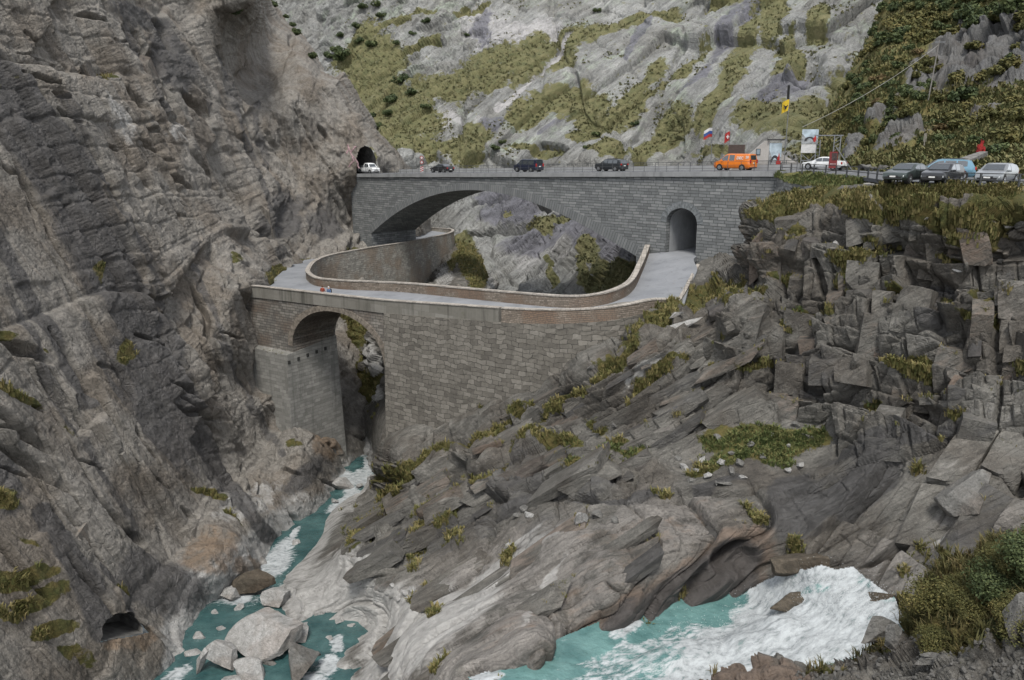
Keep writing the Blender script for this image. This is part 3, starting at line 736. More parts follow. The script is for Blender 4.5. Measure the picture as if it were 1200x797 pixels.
# ================= river bank seen under the old arch
tG = ctrl([(385, 350, 116), (385, 450, 108), (385, 520, None, .5), (420, 400, 110), (445, 400, 102), (460, 360, 106), (440, 480, 97), (430, 520, None, 1.5), (450, 560, None, 2), (410, 545, None, -1), (470, 480, 92), (480, 350, 100), (470, 560, 84), (400, 480, None, .2)])
px, py, P, Nn, ny, nx = patch(384, 480, 345, 575, 1.2, tG)
D = .9 * fbm(P / 6, 3, 401) + blockdisp(P, FO, (5, 2.6, 2), 411, .7, .8, .3, .2, .4) + blockdisp(P, FO, (1.8, 1, .9), 412, .2, .8, .3, .1, .15)
PD = P + Nn * soft(D, ny, nx)[:, None]
WOB[0] = None
gG = blobs(px, py, [(405, 420, 16, 60, -8), (418, 455, 20, 24, -20), (410, 385, 20, 24), (440, 450, 8, 16)])
wG = .8 * blobs(px, py, [(432, 420, 9, 34, -14), (440, 455, 10, 20), (430, 525, 20, 12)])
V, Fc, g_, w_ = compact(PD, grid_faces(ny, nx), gG, wG)
o = mesh_np('riverbank', V, Fc, M_out, smooth=False, attrs=dict(grass=g_, stain=g_ * 0 + .2, white=w_, warm=g_ * 0 + .3))
tag(o, kind='structure'); TERR['G'] = (px, py, PD, Nn, ny, nx, np.ones(len(px), bool), gG)

# ================= grassy knob behind the inner parapet
tH = ctrl([(500, 345, 122), (520, 320, 136), (535, 288, 158), (545, 310, 140), (560, 300, 150), (575, 335, 134), (585, 345, 134), (556, 283, 176), (575, 290, 190), (595, 330, 180), (600, 345, 170), (505, 320, 150), (520, 292, 172), (490, 335, 150)])
px, py, P, Nn, ny, nx = patch(488, 600, 272, 356, 1.1, tH)
D = .8 * fbm(P / 5, 3, 421) + blockdisp(P, FO, (5, 3, 2.4), 422, .6, .8, .3, .2, .3)
PD = P + Nn * soft(D, ny, nx)[:, None]
keep = polymask(px + 3 * fbm(P / 3, 2, 5), py, [(486, 360), (497, 334), (515, 308), (530, 290), (536, 278), (556, 278), (570, 296), (582, 322), (588, 360)])
gH = blobs(px, py, [(548, 300, 16, 26, -10), (560, 320, 14, 24), (535, 300, 6, 20, 30)])
wH = .7 * blobs(px, py, [(520, 325, 14, 14), (575, 330, 8, 14)])
V, Fc, g_, w_ = compact(PD, grid_faces(ny, nx, keep), gH, wH)
o = mesh_np('rock_knob', V, Fc, M_out, smooth=False, attrs=dict(grass=g_, stain=g_ * 0 + .1, white=w_, warm=g_ * 0 + .3))
tag(o, kind='structure'); TERR['H'] = (px, py, PD, Nn, ny, nx, keep, gH)

# ================= near bank, bottom right
tN = ctrl([(1050, 745, 31), (1100, 780, 25.5), (1200, 780, 23.5), (1100, 860, 21.5), (1290, 850, 20), (1000, 800, 28), (980, 765, 32), (1060, 700, 33.5), (1090, 655, 35), (1200, 610, 32), (1200, 690, 27), (1120, 720, 29), (1290, 620, 28), (1290, 700, 24), (900, 790, 32.5), (830, 800, 33.5), (900, 850, 27), (1000, 860, 23), (950, 775, 33), (790, 860, 30)])
px, py, P, Nn, ny, nx = patch(780, 1270, 590, 860, 1.4, tN)
D = .5 * fbm(P / 3, 3, 441) + blockdisp(P, FO, (1.6, 1.2, 1.1), 442, .28, .9, .4, .08, .2) + blockdisp(P, FO, (.6, .5, .45), 443, .12, 1, .4, .05, .12) + .05 * fbm(P / .4, 3, 444)
PD = P + Nn * soft(D, ny, nx)[:, None]
keep = polymask(px + 4 * fbm(P / 1.5, 3, 15), py + 4 * fbm(P / 1.5, 3, 16), [(780, 820), (830, 798), (860, 783), (910, 772), (960, 771), (985, 763), (1020, 752), (1052, 742), (1062, 712), (1078, 680), (1100, 655), (1150, 640), (1290, 590), (1290, 900), (780, 900)])
gN = blobs(px, py, [(1150, 690, 110, 70, -30), (1020, 760, 30, 8), (1090, 730, 40, 20), (960, 785, 20, 5)])
rN = blobs(px, py, [(880, 795, 90, 24)])
V, Fc, g_, r_ = compact(PD, grid_faces(ny, nx, keep), gN, rN)
o = mesh_np('near_bank', V, Fc, M_out, smooth=False, attrs=dict(grass=g_, stain=g_ * 0 + .3 * r_, white=g_ * 0, warm=r_))
tag(o, kind='structure'); TERR['N'] = (px, py, PD, Nn, ny, nx, keep, gN)

# ground sheet far below, out to the horizon
mb = MB(); mb.add([(-3000, -3000, -8), (3000, -3000, -8), (3000, 3000, -8), (-3000, 3000, -8)], [(0, 1, 2, 3)])
tag(mb.build('ground', plain('ground_rock', (.16, .155, .14), .9, var=.3, scale=.05)), kind='structure')
# ------------------------------------------------------------------ jointed bedrock blocks standing out of the outcrop
def cube_pts(n=5):
    g = np.linspace(-1, 1, n + 1); V = []; Fq = []
    for ax in range(3):
        for sg in (-1, 1):
            o = len(V)
            for i in range(n + 1):
                for j in range(n + 1):
                    p = [0, 0, 0]; p[ax] = sg; p[(ax + 1) % 3] = g[i]; p[(ax + 2) % 3] = g[j]; V.append(p)
            for i in range(n):
                for j in range(n):
                    a = o + i * (n + 1) + j; q = (a, a + n + 1, a + n + 2, a + 1); Fq.append(q if sg > 0 else q[::-1])
    return np.array(V, float), np.array(Fq)


CV, CF = cube_pts(6)
BLK = []


def bedrock(name, key, polys, spacing, sizes, Fm, jit, outset, seed, mat, shade=(.0, .5), avoid=None, keepp=1., stepy=None, front=None):
    """blocks set into the rock on a loose lattice; sizes: three (lo, hi) edge lengths along the joint frame"""
    r = np.random.RandomState(seed); V = []; Fc = []; A = {k: [] for k in ('stain', 'white', 'warm')}; off = 0
    xs = [p[0] for p in polys]; ys = [p[1] for p in polys]
    y = min(ys)
    while y < max(ys):
        x = min(xs) + r.uniform(0, spacing)
        while x < max(xs):
            px_, py_ = x + r.uniform(-.3, .3) * spacing, y + r.uniform(-.3, .3) * (stepy or spacing)
            x += spacing * r.uniform(.7, 1.4)
            if not polymask(np.array([px_]), np.array([py_]), polys)[0] or r.rand() > keepp: continue
            if avoid is not None and any(polymask(np.array([px_]), np.array([py_]), a)[0] for a in avoid): continue
            P_, n_ = surf(key, px_, py_)
            s = np.array([r.uniform(*q) for q in sizes]) / 2
            v = CV.copy()
            for _ in range(3):                                   # knocked-off corners
                d = r.choice([-1, 1], 3) * r.uniform(.35, 1, 3); d /= np.linalg.norm(d); h = r.uniform(1.05, 1.35)
                t = v @ d - h; v = v - np.outer(np.maximum(t, 0), d)
            sh = r.normal(0, .10, (3, 3)); np.fill_diagonal(sh, 0); v = v @ (np.eye(3) + sh)
            v = v * s
            M = np.array(Matrix.Rotation(r.normal(0, jit), 3, 'X') @ Matrix.Rotation(r.normal(0, jit), 3, 'Y') @ Matrix.Rotation(r.normal(0, jit), 3, 'Z'))
            v = (v @ Fm) @ M
            ext = np.abs((v @ n_)).max()
            v = v + P_ + n_ * (r.uniform(*outset) - ext)
            v = v + .035 * np.stack([fbm(v / .5 + 9 * k, 3, seed + k) for k in range(3)], 1) * min(1, s.min() * 1.5)
            if key == 'B': BLK.append((px_, py_, v[np.argsort(v[:, 2])[-60:]]))
            V.append(v); Fc.append(CF + off); off += len(v)
            for k in A: A[k].append(np.full(len(v), min(.85, r.uniform(*shade) * (.75 if k == 'white' else 1.5)) if r.rand() < .5 else 0.))
        y += (stepy or spacing) * r.uniform(.8, 1.2)
    if not V: return
    o = mesh_np(name, np.concatenate(V), np.concatenate(Fc), mat, smooth=False, attrs={k: np.concatenate(a) for k, a in A.items()})
    return tag(o, kind='structure')


def surf(key, x, y):
    px, py, PD, Nn, ny, nx = TERR[key][:6]
    x0, y0 = px[0], py[0]; st = px[1] - px[0]
    i = int(np.clip(round((y - y0) / st), 0, ny - 1)); j = int(np.clip(round((x - x0) / st), 0, nx - 1))
    return PD[i * nx + j].copy(), Nn[i * nx + j].copy()


LEDGE = [(775, 540), (830, 494), (920, 488), (970, 502), (965, 548), (900, 556), (860, 560), (800, 552)]
RIDGE = [(410, 620), (450, 560), (530, 528), (605, 482), (690, 425), (750, 385), (800, 362), (880, 345), (905, 400), (880, 470), (820, 490), (770, 545), (700, 560), (600, 575), (520, 615), (450, 655), (400, 650)]
bedrock('ridge_ledge', 'B', RIDGE, 36, ((2.6, 7.0), (1.4, 2.8), (.8, 1.8)), FR, .05, (.2, .95), 51, M_out, (.1, .4), [LEDGE], .9, 15)
bedrock('ridge_plate', 'B', [(p[0], p[1] + 12) for p in RIDGE], 50, ((1.0, 3.0), (.8, 1.6), (.25, .6)), FR, .09, (.1, .5), 52, M_out, (.15, .5), [LEDGE], .55, 20)
CRAG = [(872, 300), (900, 262), (960, 262), (1040, 262), (1100, 275), (1215, 285), (1215, 500), (1110, 505), (1000, 535), (975, 490), (900, 480), (870, 420), (860, 340)]
bedrock('crag_block', 'B', CRAG, 34, ((1.0, 2.6), (1.2, 2.2), (1.3, 3.6)), FO, .09, (.2, 1.0), 53, M_out, (.05, .4), None, .8, 30)
bedrock('crag_stone', 'B', CRAG, 30, ((.5, 1.3), (.6, 1.2), (.5, 1.4)), FO, .16, (.1, .5), 54, M_out, (.05, .5), None, .5, 26)
bedrock('crag_block', 'B', [(880, 250), (935, 258), (940, 300), (885, 325)], 16, ((.6, 1.1), (1.2, 2.0), (3.0, 5.0)), FO, .05, (.2, .6), 55, M_out, (.1, .5), None, 1., 26)
SLAB = [(420, 740), (450, 690), (560, 630), (700, 590), (820, 590), (780, 640), (700, 690), (620, 750), (520, 790), (430, 800)]
bedrock('slab_plate', 'B', SLAB, 80, ((6, 14), (.8, 2.0), (.4, .8)), FS, .02, (.02, .16), 56, M_out, (.1, .42), None, .4, 18)
RS = [(1000, 590), (1040, 535), (1110, 520), (1215, 505), (1215, 620), (1120, 650), (1050, 650), (985, 640)]
bedrock('slab_block', 'B', RS, 62, ((3.0, 5.5), (1.8, 3.0), (1.2, 2.2)), FQ, .08, (.2, .8), 57, M_out, (.05, .4), None, .4, 34)
bedrock('cliff_slab', 'A', [(20, 420), (120, 460), (230, 520), (300, 590), (200, 680), (60, 700), (-20, 640), (-20, 420)], 90, ((6, 12), (2.4, 4.5), (.8, 1.4)), FA, .05, (.1, .5), 58, M_cliff, (.1, .6), None, .6, 50)
bedrock('cliff_block', 'A', [(20, 0), (290, 10), (330, 60), (330, 290), (280, 330), (180, 300), (80, 140), (10, 60)], 70, ((3, 7), (1.0, 2.6), (.7, 1.2)), FA, .07, (.08, .45), 59, M_cliff, (.05, .4), None, .55, 46)
# ------------------------------------------------------------------ masonry
def proj(P):
    P = np.asarray(P, float); x, y, z = P[..., 0], P[..., 1], P[..., 2] - CAMZ
    d = y * CT - z * ST; v = y * ST + z * CT
    return CX + F * x / d, CY - F * v / d


def masonry_mat(name, cols, mortar, bw=.8, rh=.35, uv=False, irregular=False, streak=.3, bumpd=.05, warm=None, moss=0., msize=.018, size=.55, cracky=.06):
    g = N(name)
    if uv: v = g.coord('UV')
    else:
        o = g.coord('Object'); sp = g.n('ShaderNodeSeparateXYZ'); g.put(sp.inputs[0], o)
        cb = g.n('ShaderNodeCombineXYZ'); g.put(cb.inputs[0], g.math('ADD', sp.outputs[0], sp.outputs[1])); g.put(cb.inputs[1], sp.outputs[2]); v = cb.outputs[0]
    w = g.vadd(v, g.noisec(v, .8, 2), .10 if not irregular else .22)
    if irregular:
        w = g.vadd(g.vadd(v, g.noisec(v, .8, 2), .7), g.noisec(v, 4., 2), .14)
        b = g.n('ShaderNodeTexBrick'); g.put(b.inputs['Vector'], w)
        b.inputs['Color1'].default_value = (0, 0, 0, 1); b.inputs['Color2'].default_value = (1, 1, 1, 1); b.inputs['Mortar'].default_value = (.5, .5, .5, 1)
        b.inputs['Scale'].default_value = 1; b.inputs['Mortar Size'].default_value = .022; b.inputs['Mortar Smooth'].default_value = .6
        b.inputs['Brick Width'].default_value = size * 1.5; b.inputs['Row Height'].default_value = size * .8; b.squash = 1.35; b.squash_frequency = 3; b.offset = .43; b.offset_frequency = 2
        rv = b.outputs['Color']; joint = g.math('SUBTRACT', 1.0, g.math('MULTIPLY', b.outputs['Fac'], g.rng(g.noise(v, 1.3, 3), .35, .6, .35, 1.)))
    else:
        b = g.n('ShaderNodeTexBrick'); g.put(b.inputs['Vector'], w)
        b.inputs['Color1'].default_value = (0, 0, 0, 1); b.inputs['Color2'].default_value = (1, 1, 1, 1); b.inputs['Mortar'].default_value = (.5, .5, .5, 1)
        b.inputs['Scale'].default_value = 1; b.inputs['Mortar Size'].default_value = msize; b.inputs['Mortar Smooth'].default_value = .4
        b.inputs['Brick Width'].default_value = bw; b.inputs['Row Height'].default_value = rh; b.squash = 1.3; b.squash_frequency = 3; b.offset_frequency = 2
        rv = b.outputs['Color']; joint = g.math('SUBTRACT', 1.0, b.outputs['Fac'])
    n1 = g.noise(v, .35, 5, .6); n2 = g.noise(v, 3.2, 6, .7); n3 = g.noise(v, 14, 3, .7)
    t = g.math('ADD', g.math('ADD', g.math('MULTIPLY', rv, .42), g.math('MULTIPLY', n1, .4)), g.math('MULTIPLY', n2, .4))
    c = g.ramp(t, [(.34, cols[0]), (.60, cols[1]), (.86, cols[2])])
    if warm is not None:
        c = g.mix(g.rng(g.noise(v, .22, 4), .42, .62, 0, .8), c, g.mix(rv, warm, tuple(x * .55 for x in warm)))
    # seepage streaks down the face
    sm = g.map(v, (1.1, .06, 1))
    s_ = g.rng(g.noise(sm, 1, 5, .65), .5, .72, 0, streak)
    c = g.mix(s_, c, tuple(x * .42 for x in cols[0]))
    s2 = g.rng(g.noise(g.map(v, (1.7, .12, 1), loc=(5, 3, 0)), 1, 4, .7), .64, .76, 0, streak)
    c = g.mix(s2, c, tuple(min(.5, x * 1.5) for x in cols[2]))
    if moss: c = g.mix(g.rng(g.noise(v, .6, 6, .7), .58, .7, 0, moss), c, (.06, .06, .025))
    c = g.mix(joint, mortar, c)
    h = g.math('ADD', g.math('MULTIPLY', joint, .8), g.math('ADD', g.math('MULTIPLY', n2, .5), g.math('MULTIPLY', rv, .4)))
    h = g.math('ADD', h, g.math('MULTIPLY', n3, .12))
    return g.done(c, .88, g.bump(h, bumpd, 1.0))


M_newst = masonry_mat('coursed_blue_grey_stone', [(.112, .118, .119), (.157, .164, .165), (.222, .228, .226)], (.06, .064, .065), 1.1, .36, bumpd=.09, streak=.28, msize=.03)
M_voussoir = masonry_mat('blue_grey_voussoir_stone', [(.125, .131, .132), (.155, .162, .163), (.19, .196, .195)], (.05, .055, .06), 50., .42, uv=True, bumpd=.06, streak=.1, msize=.03)
M_oldst = masonry_mat('brown_grey_coursed_stone', [(.095, .09, .082), (.16, .15, .135), (.24, .225, .2)], (.06, .058, .052), .7, .32, bumpd=.07, warm=(.15, .115, .09), streak=.45, moss=.25, msize=.025)
M_rubble = masonry_mat('irregular_rubble_stone', [(.088, .081, .070), (.135, .125, .108), (.19, .177, .155)], (.035, .035, .032), uv=True, irregular=True, size=.56, bumpd=.12, streak=.25, moss=.12)
M_backrub = masonry_mat('small_rubble_stone', [(.16, .153, .135), (.24, .23, .205), (.33, .315, .28)], (.09, .086, .076), uv=True, irregular=True, size=.42, bumpd=.08, streak=.28, moss=.15, warm=(.27, .215, .165))
M_parbrick = masonry_mat('reddish_parapet_stone', [(.12, .10, .082), (.185, .155, .125), (.27, .23, .19)], (.075, .068, .06), .34, .17, uv=True, bumpd=.04, warm=(.20, .135, .095), streak=.25, msize=.016)
M_coping = masonry_mat('pale_coping_stone', [(.22, .20, .175), (.30, .275, .245), (.38, .35, .31)], (.10, .095, .085), .45, .6, uv=True, bumpd=.03, streak=.2, msize=.02)
M_render = masonry_mat('weathered_render', [(.12, .114, .098), (.155, .148, .13), (.20, .192, .172)], (.10, .096, .085), 2.2, 2.0, uv=True, bumpd=.03, streak=.75, moss=.3, msize=.004)
M_abut = masonry_mat('lime_streaked_masonry', [(.14, .138, .126), (.185, .182, .168), (.245, .24, .222)], (.125, .122, .112), .8, .4, bumpd=.05, streak=.55, msize=.012, moss=.06)
M_flank = masonry_mat('grey_dry_stone', [(.10, .105, .105), (.18, .185, .18), (.28, .285, .275)], (.04, .042, .042), uv=True, irregular=True, size=.42, bumpd=.08, streak=.15)


def concrete_mat(name, a, b, streak=.4, bumpd=.02, rough=.85):
    g = N(name); v = g.coord()
    n = g.noise(v, .6, 6, .6); n2 = g.noise(v, 9, 4, .7)
    c = g.ramp(g.math('ADD', g.math('MULTIPLY', n, .7), g.math('MULTIPLY', n2, .3)), [(.36, a), (.62, b)])
    s_ = g.rng(g.noise(g.map(v, (1.2, 1.2, .1)), 1, 5, .6), .52, .7, 0, streak)
    c = g.mix(s_, c, tuple(x * .5 for x in a))
    return g.done(c, rough, g.bump(g.math('ADD', n2, g.math('MULTIPLY', n, .5)), bumpd, .8))


M_conc = concrete_mat('pale_concrete', (.19, .195, .198), (.255, .26, .262))
M_lining = concrete_mat('smooth_tunnel_concrete', (.22, .228, .235), (.31, .318, .326), .3)


def asphalt_mat(name, a, b, sc_=1.):
    g = N(name); v = g.coord()
    n = g.noise(v, .25, 5, .6); n2 = g.noise(v, 18 * sc_, 3, .8)
    c = g.ramp(g.math('ADD', g.math('MULTIPLY', n, .65), g.math('MULTIPLY', n2, .35)), [(.36, a), (.64, b)])
    cr = g.rng(g.voro(g.vadd(v, g.noisec(v, .5), 2.), .22, 'DISTANCE_TO_EDGE'), .0, .006, .55, 1)
    c = g.mix(cr, tuple(x * .5 for x in a), c)
    c = g.mix(g.rng(g.noise(v, .55, 6, .7), .52, .66, 0, .45), c, tuple(x * .72 for x in a))
    c = g.mix(g.rng(g.noise(v, 1.6, 5, .75), .60, .72, 0, .5), c, (.16, .145, .115))
    return g.done(c, .8, g.bump(n2, .01, .6))


M_asph = asphalt_mat('road_asphalt', (.075, .078, .084), (.125, .13, .138))
M_oldroad = asphalt_mat('pale_old_asphalt', (.155, .164, .178), (.235, .244, .258))


def catmull(pts, step):
    p = np.array(pts, float); out = []
    q = np.vstack([2 * p[0] - p[1], p, 2 * p[-1] - p[-2]])
    for i in range(1, len(q) - 2):
        n = max(1, int(np.linalg.norm(q[i + 1][:2] - q[i][:2]) / step))
        # centripetal-ish: plain Catmull-Rom with tension
        for k in range(n):
            t = k / n; a, b, c, d = q[i - 1], q[i], q[i + 1], q[i + 2]
            out.append(.5 * (2 * b + (c - a) * t + (2 * a - 5 * b + 4 * c - d) * t * t + (3 * b - a - 3 * c + d) * t ** 3))
    out.append(p[-1]); return np.array(out)


def hnormals(p, side):
    d = np.gradient(p[:, :2], axis=0); d /= np.linalg.norm(d, axis=1)[:, None] + 1e-9
    return np.stack([d[:, 1], -d[:, 0], np.zeros(len(d))], 1) * side      # side +1: to the right of travel


def wall_strip(name, top, h, thick, mat, parent=None, side=1, batter=0., rough=0., cuts=1, base=None, seed=0, front_off=0.):
    """a wall along a polyline of its top front edge. side: which way the front looks; h: height (or base z list)"""
    n = len(top); nr = hnormals(top, side); nr = nr / np.maximum(np.linalg.norm(nr, axis=1)[:, None], 1e-9)
    top = top + nr * front_off
    s = np.concatenate([[0], np.cumsum(np.linalg.norm(np.diff(top[:, :2], axis=0), axis=1))])
    hh = np.full(n, h, float) if base is None else top[:, 2] - np.asarray(base, float)
    rows = []; uvs = []
    for k in range(cuts, -1, -1):                                  # front, bottom to top
        t = k / cuts
        r = top + nr * (batter * hh * t)[:, None]; r = r.copy(); r[:, 2] = top[:, 2] - hh * t
        rows.append(r); uvs.append(np.stack([s, r[:, 2]], 1))
    b = top - nr * thick; rows.append(b); uvs.append(np.stack([s, top[:, 2] + thick], 1))
    b2 = b.copy(); b2[:, 2] = top[:, 2] - hh; rows.append(b2); uvs.append(np.stack([s, top[:, 2] + thick + hh], 1))
    V = np.concatenate(rows); UVs = np.concatenate(uvs); m = len(rows)
    if rough:
        nz = fbm(V / .45, 3, 900 + seed); nf = (cuts + 1) * n
        V[:nf] += np.tile(nr, (cuts + 1, 1)) * (nz[:nf] * rough)[:, None]
    fs = []
    for r in range(m - 1):
        for i in range(n - 1): fs.append((r * n + i, r * n + i + 1, (r + 1) * n + i + 1, (r + 1) * n + i))
    fs.append(((m - 1) * n, (m - 2) * n, (m - 3) * n, 0)) if False else None
    fs = [f for f in fs if f]
    fs.append((0, (cuts) * n, (cuts + 1) * n, (m - 1) * n)); fs.append(((m - 1) * n + n - 1, (cuts + 1) * n + n - 1, cuts * n + n - 1, n - 1))
    o = mesh_np(name, V, np.array(fs), mat, parent, smooth=False, uv=UVs)
    bm = bmesh.new(); bm.from_mesh(o.data); bmesh.ops.recalc_face_normals(bm, faces=bm.faces[:]); bm.to_mesh(o.data); bm.free()
    return o


# ================= old stone bridge
E2 = np.array([.826, -.564, 0]); N2 = np.array([.564, .826, 0])          # along, and away from us
O2 = np.array([-29.6, 91.0, 0])
ob = empty('stone_arch_bridge', O2, math.atan2(E2[1], E2[0]), 'old stone arch bridge standing on a tall streaked pier above the turquoise river', 'bridge')


def ztop2(t): return float(np.interp(t, [-4, 0, 19.8, 35.8, 40], [23.75, 23.93, 24.47, 25.43, 25.8]))


AC, AH, AZ, AR = 12.3, 7.2, 17.5, 4.9        # arch centre, half span, springing height, rise
arcp = [(AC - AH * math.cos(a), AZ + AR * math.sin(a)) for a in np.linspace(0, math.pi, 29)]
mb = MB()
outl = [(-4, 16.3), (-4, ztop2(-4) - 1.3)] + [(t, ztop2(t) - 1.3) for t in (0, 5, 10, 15, 20.3)] + [(20.3, 4.5), (19.5, 4.5)] + arcp[::-1] + [(5.1, 16.3)]
mb.prism(outl, (1, 0, 0), (0, 0, 1), (0, 0, 0), (0, 6.6, 0))
mb.build('spandrel_wall', M_oldst, ob)
# voussoir ring
mb = MB()
for i in range(len(arcp) - 1):
    pass
ring = []
for (x, z), a in zip(arcp, np.linspace(0, math.pi, 29)):
    ring.append(((x, z), (x - .75 * math.cos(a), z + .62 * math.sin(a))))
rg = random.Random(3)
for i in range(28):
    (p0, q0), (p1, q1) = ring[i], ring[i + 1]
    for k in range(2):
        a = k / 2; b = (k + 1) / 2 - .03; L_ = lambda u, w_, f: (u[0] + (w_[0] - u[0]) * f, u[1] + (w_[1] - u[1]) * f)
        mb.prism([L_(p0, p1, a), L_(p0, p1, b), L_(q0, q1, b), L_(q0, q1, a)], (1, 0, 0), (0, 0, 1), (0, -.05 - rg.random() * .05, 0), (0, 6.4, 0))
mb.build('arch_ring', plain('arch_ring_stone', (.155, .135, .112), .9, var=.35, scale=2.5), ob)
# pier under the springing, standing forward of the arch
mb = MB()
mb.add([(-4, -1.05, 16.6), (5.15, -1.05, 16.6), (5.15, 6.7, 17.45), (-4, 6.7, 17.45), (-4, -1.5, 1), (5.7, -1.5, 1), (5.7, 6.9, 1), (-4, 6.9, 1)],
       [(0, 1, 2, 3), (7, 6, 5, 4), (0, 4, 5, 1), (1, 5, 6, 2), (2, 6, 7, 3), (3, 7, 4, 0)])
pier = mb.build('pier', M_abut, ob)
M_hole = plain('painted_hole_shade', (.03, .03, .028), .9)  # near-black colour paints the shade inside the putlog holes, which are solid boxes
for k in range(5):
    mb = MB(); mb.box((5.12, -.8 + 1.4 * k, 15.7 + .12 * k), (.3, .32, .4)); mb.build('putlog_hole', M_hole, pier)
# rendered parapet over the arch, outer side
tt = np.arange(-4, 34.5, .8)
topo = np.array([O2 + E2 * t + np.array([0, 0, ztop2(t)]) for t in tt])
par = wall_strip('parapet', topo, 1.34, .5, M_render, None, side=1, rough=.02, cuts=2, front_off=.12)
par.parent = ob; par.matrix_parent_inverse = Matrix.LocRotScale(ob.location, ob.rotation_euler, None).inverted()
cop = topo.copy(); cop[:, 2] += .09
c2 = wall_strip('coping', cop, .092, .66, M_coping, None, side=1, front_off=.2); c2.parent = par; c2.matrix_parent_inverse = par.matrix_parent_inverse.copy()
c2.matrix_parent_inverse = Matrix.Identity(4)

# ================= big retaining wall under the old road
wp = [O2 + E2 * t + np.array([0, 0, ztop2(t)]) for t in (19.9, 25, 30, 35.8)]
wp += [UZ(620, 363, 25.55), UZ(650, 363.5, 25.8), UZ(676, 363, 26.0), UZ(710, 361, 26.25), UZ(733, 357.6, 26.4), UZ(755, 353, 26.55), UZ(771, 351, 26.6), UZ(797, 352, 26.6)]
wtop = catmull(wp, .6)
t_al = np.concatenate([[0], np.cumsum(np.linalg.norm(np.diff(wtop[:, :2], axis=0), axis=1))])
rw = empty('retaining_wall', wtop[0] * [1, 1, 0], 0, 'tall curved rubble stone wall carrying the old road beside the arch', 'wall')
k0 = int(np.searchsorted(t_al, 14.8))
low = wtop.copy(); low[:, 2] -= np.interp(t_al, [0, 14.5, 16, t_al[-1]], [1.34, 1.34, 1.3, 1.0])
basez = np.interp(t_al, [0, 8, 16, 24, 30, t_al[-1]], [2.5, 6, 12, 17.5, 22, 24.5])
main = wall_strip('wall_face', low, 1, 5, M_rubble, None, side=1, batter=.03, rough=.09, cuts=26, base=basez, front_off=.22)
up = wtop[k0:].copy()
upp = wall_strip('parapet', up, 1.35, .45, M_parbrick, None, side=1, rough=.02, cuts=2, front_off=.16)
cc = up.copy(); cc[:, 2] += .1
ucop = wall_strip('coping', cc, .102, .6, M_coping, None, side=1, front_off=.22)
for o_ in (main, upp): o_.parent = rw; o_.matrix_parent_inverse = Matrix.Translation(rw.location).inverted()
ucop.parent = upp

# ================= inner parapet and the wall of the lower hairpin leg
ip = [(756.4, 287.7, 27.9), (752, 299, 27.4), (747, 310, 27.0), (737.6, 327, 26.6), (724.5, 336.6, 26.4), (699, 344.5, 26.15), (667, 347, 25.9), (620, 344, 25.6), (560, 339, 25.2), (493, 333, 24.75), (460, 331, 24.5), (410, 329, 24.2), (388, 327.5, 24.0), (373, 325.5, 23.9),
      (365, 321, 23.8), (363, 316, 23.7), (370, 306.7, 23.55), (385, 300, 23.6), (410, 294.7, 23.6), (443, 289, 23.6), (477, 284, 23.4), (510, 277.5, 23.1), (527, 273.5, 22.9), (532, 270.5, 22.75), (527, 268.3, 22.65), (497, 266.5, 22.5)]
ipt = [UZ(*p) for p in ip]
ipc = catmull(ipt, .7)
si = np.concatenate([[0], np.cumsum(np.linalg.norm(np.diff(ipc[:, :2], axis=0), axis=1))])
ki = int(np.argmin(np.linalg.norm(ipc - ipt[15], axis=1)))
iw = empty('inner_parapet_wall', ipc[0] * [1, 1, 0], 0, 'low reddish parapet along the gorge side of the old road', 'wall')
kj = int(np.argmin(np.linalg.norm(ipc - ipt[2], axis=1)))
a_ = ipc[:ki + 1]
o1 = wall_strip('wall_face', a_, 3.6, .5, M_parbrick, None, side=1, rough=.02, cuts=4)
c_ = a_.copy(); c_[:, 2] += .12
o2 = wall_strip('coping', c_, .122, .62, M_coping, None, side=1, front_off=.06)
o1.parent = iw; o1.matrix_parent_inverse = Matrix.Translation(iw.location).inverted(); o2.parent = o1
b_ = ipc[ki:]
hw = empty('hairpin_wall', b_[0] * [1, 1, 0], 0, 'curved rubble wall holding the lower hairpin road under the grey bridge', 'wall')
bz = np.interp(np.arange(len(b_)), [0, 8, len(b_) * .5, len(b_)], [20.5, 13, 9, 10])
o1 = wall_strip('wall_face', b_, 1, .5, M_backrub, None, side=1, batter=.04, rough=.05, cuts=14, base=bz)
c_ = b_.copy(); c_[:, 2] += .1
o2 = wall_strip('coping', c_, .102, .62, M_coping, None, side=1, front_off=.06)
o1.parent = hw; o1.matrix_parent_inverse = Matrix.Translation(hw.location).inverted(); o2.parent = hw; o2.matrix_parent_inverse = o1.matrix_parent_inverse.copy()
# small culvert mouth in the hairpin wall: solid prism, inside shade painted near-black
P0 = b_[int(len(b_) * .06)]
cul = UZ(384, 324.5, 18.6)
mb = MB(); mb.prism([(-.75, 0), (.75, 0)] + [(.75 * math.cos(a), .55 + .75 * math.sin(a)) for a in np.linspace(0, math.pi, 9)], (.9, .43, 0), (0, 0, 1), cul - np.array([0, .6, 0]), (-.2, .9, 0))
o_ = mb.build('culvert_mouth', plain('culvert_painted_shade', (.012, .012, .012), .95)); o_.parent = hw; o_.matrix_parent_inverse = o1.matrix_parent_inverse.copy()

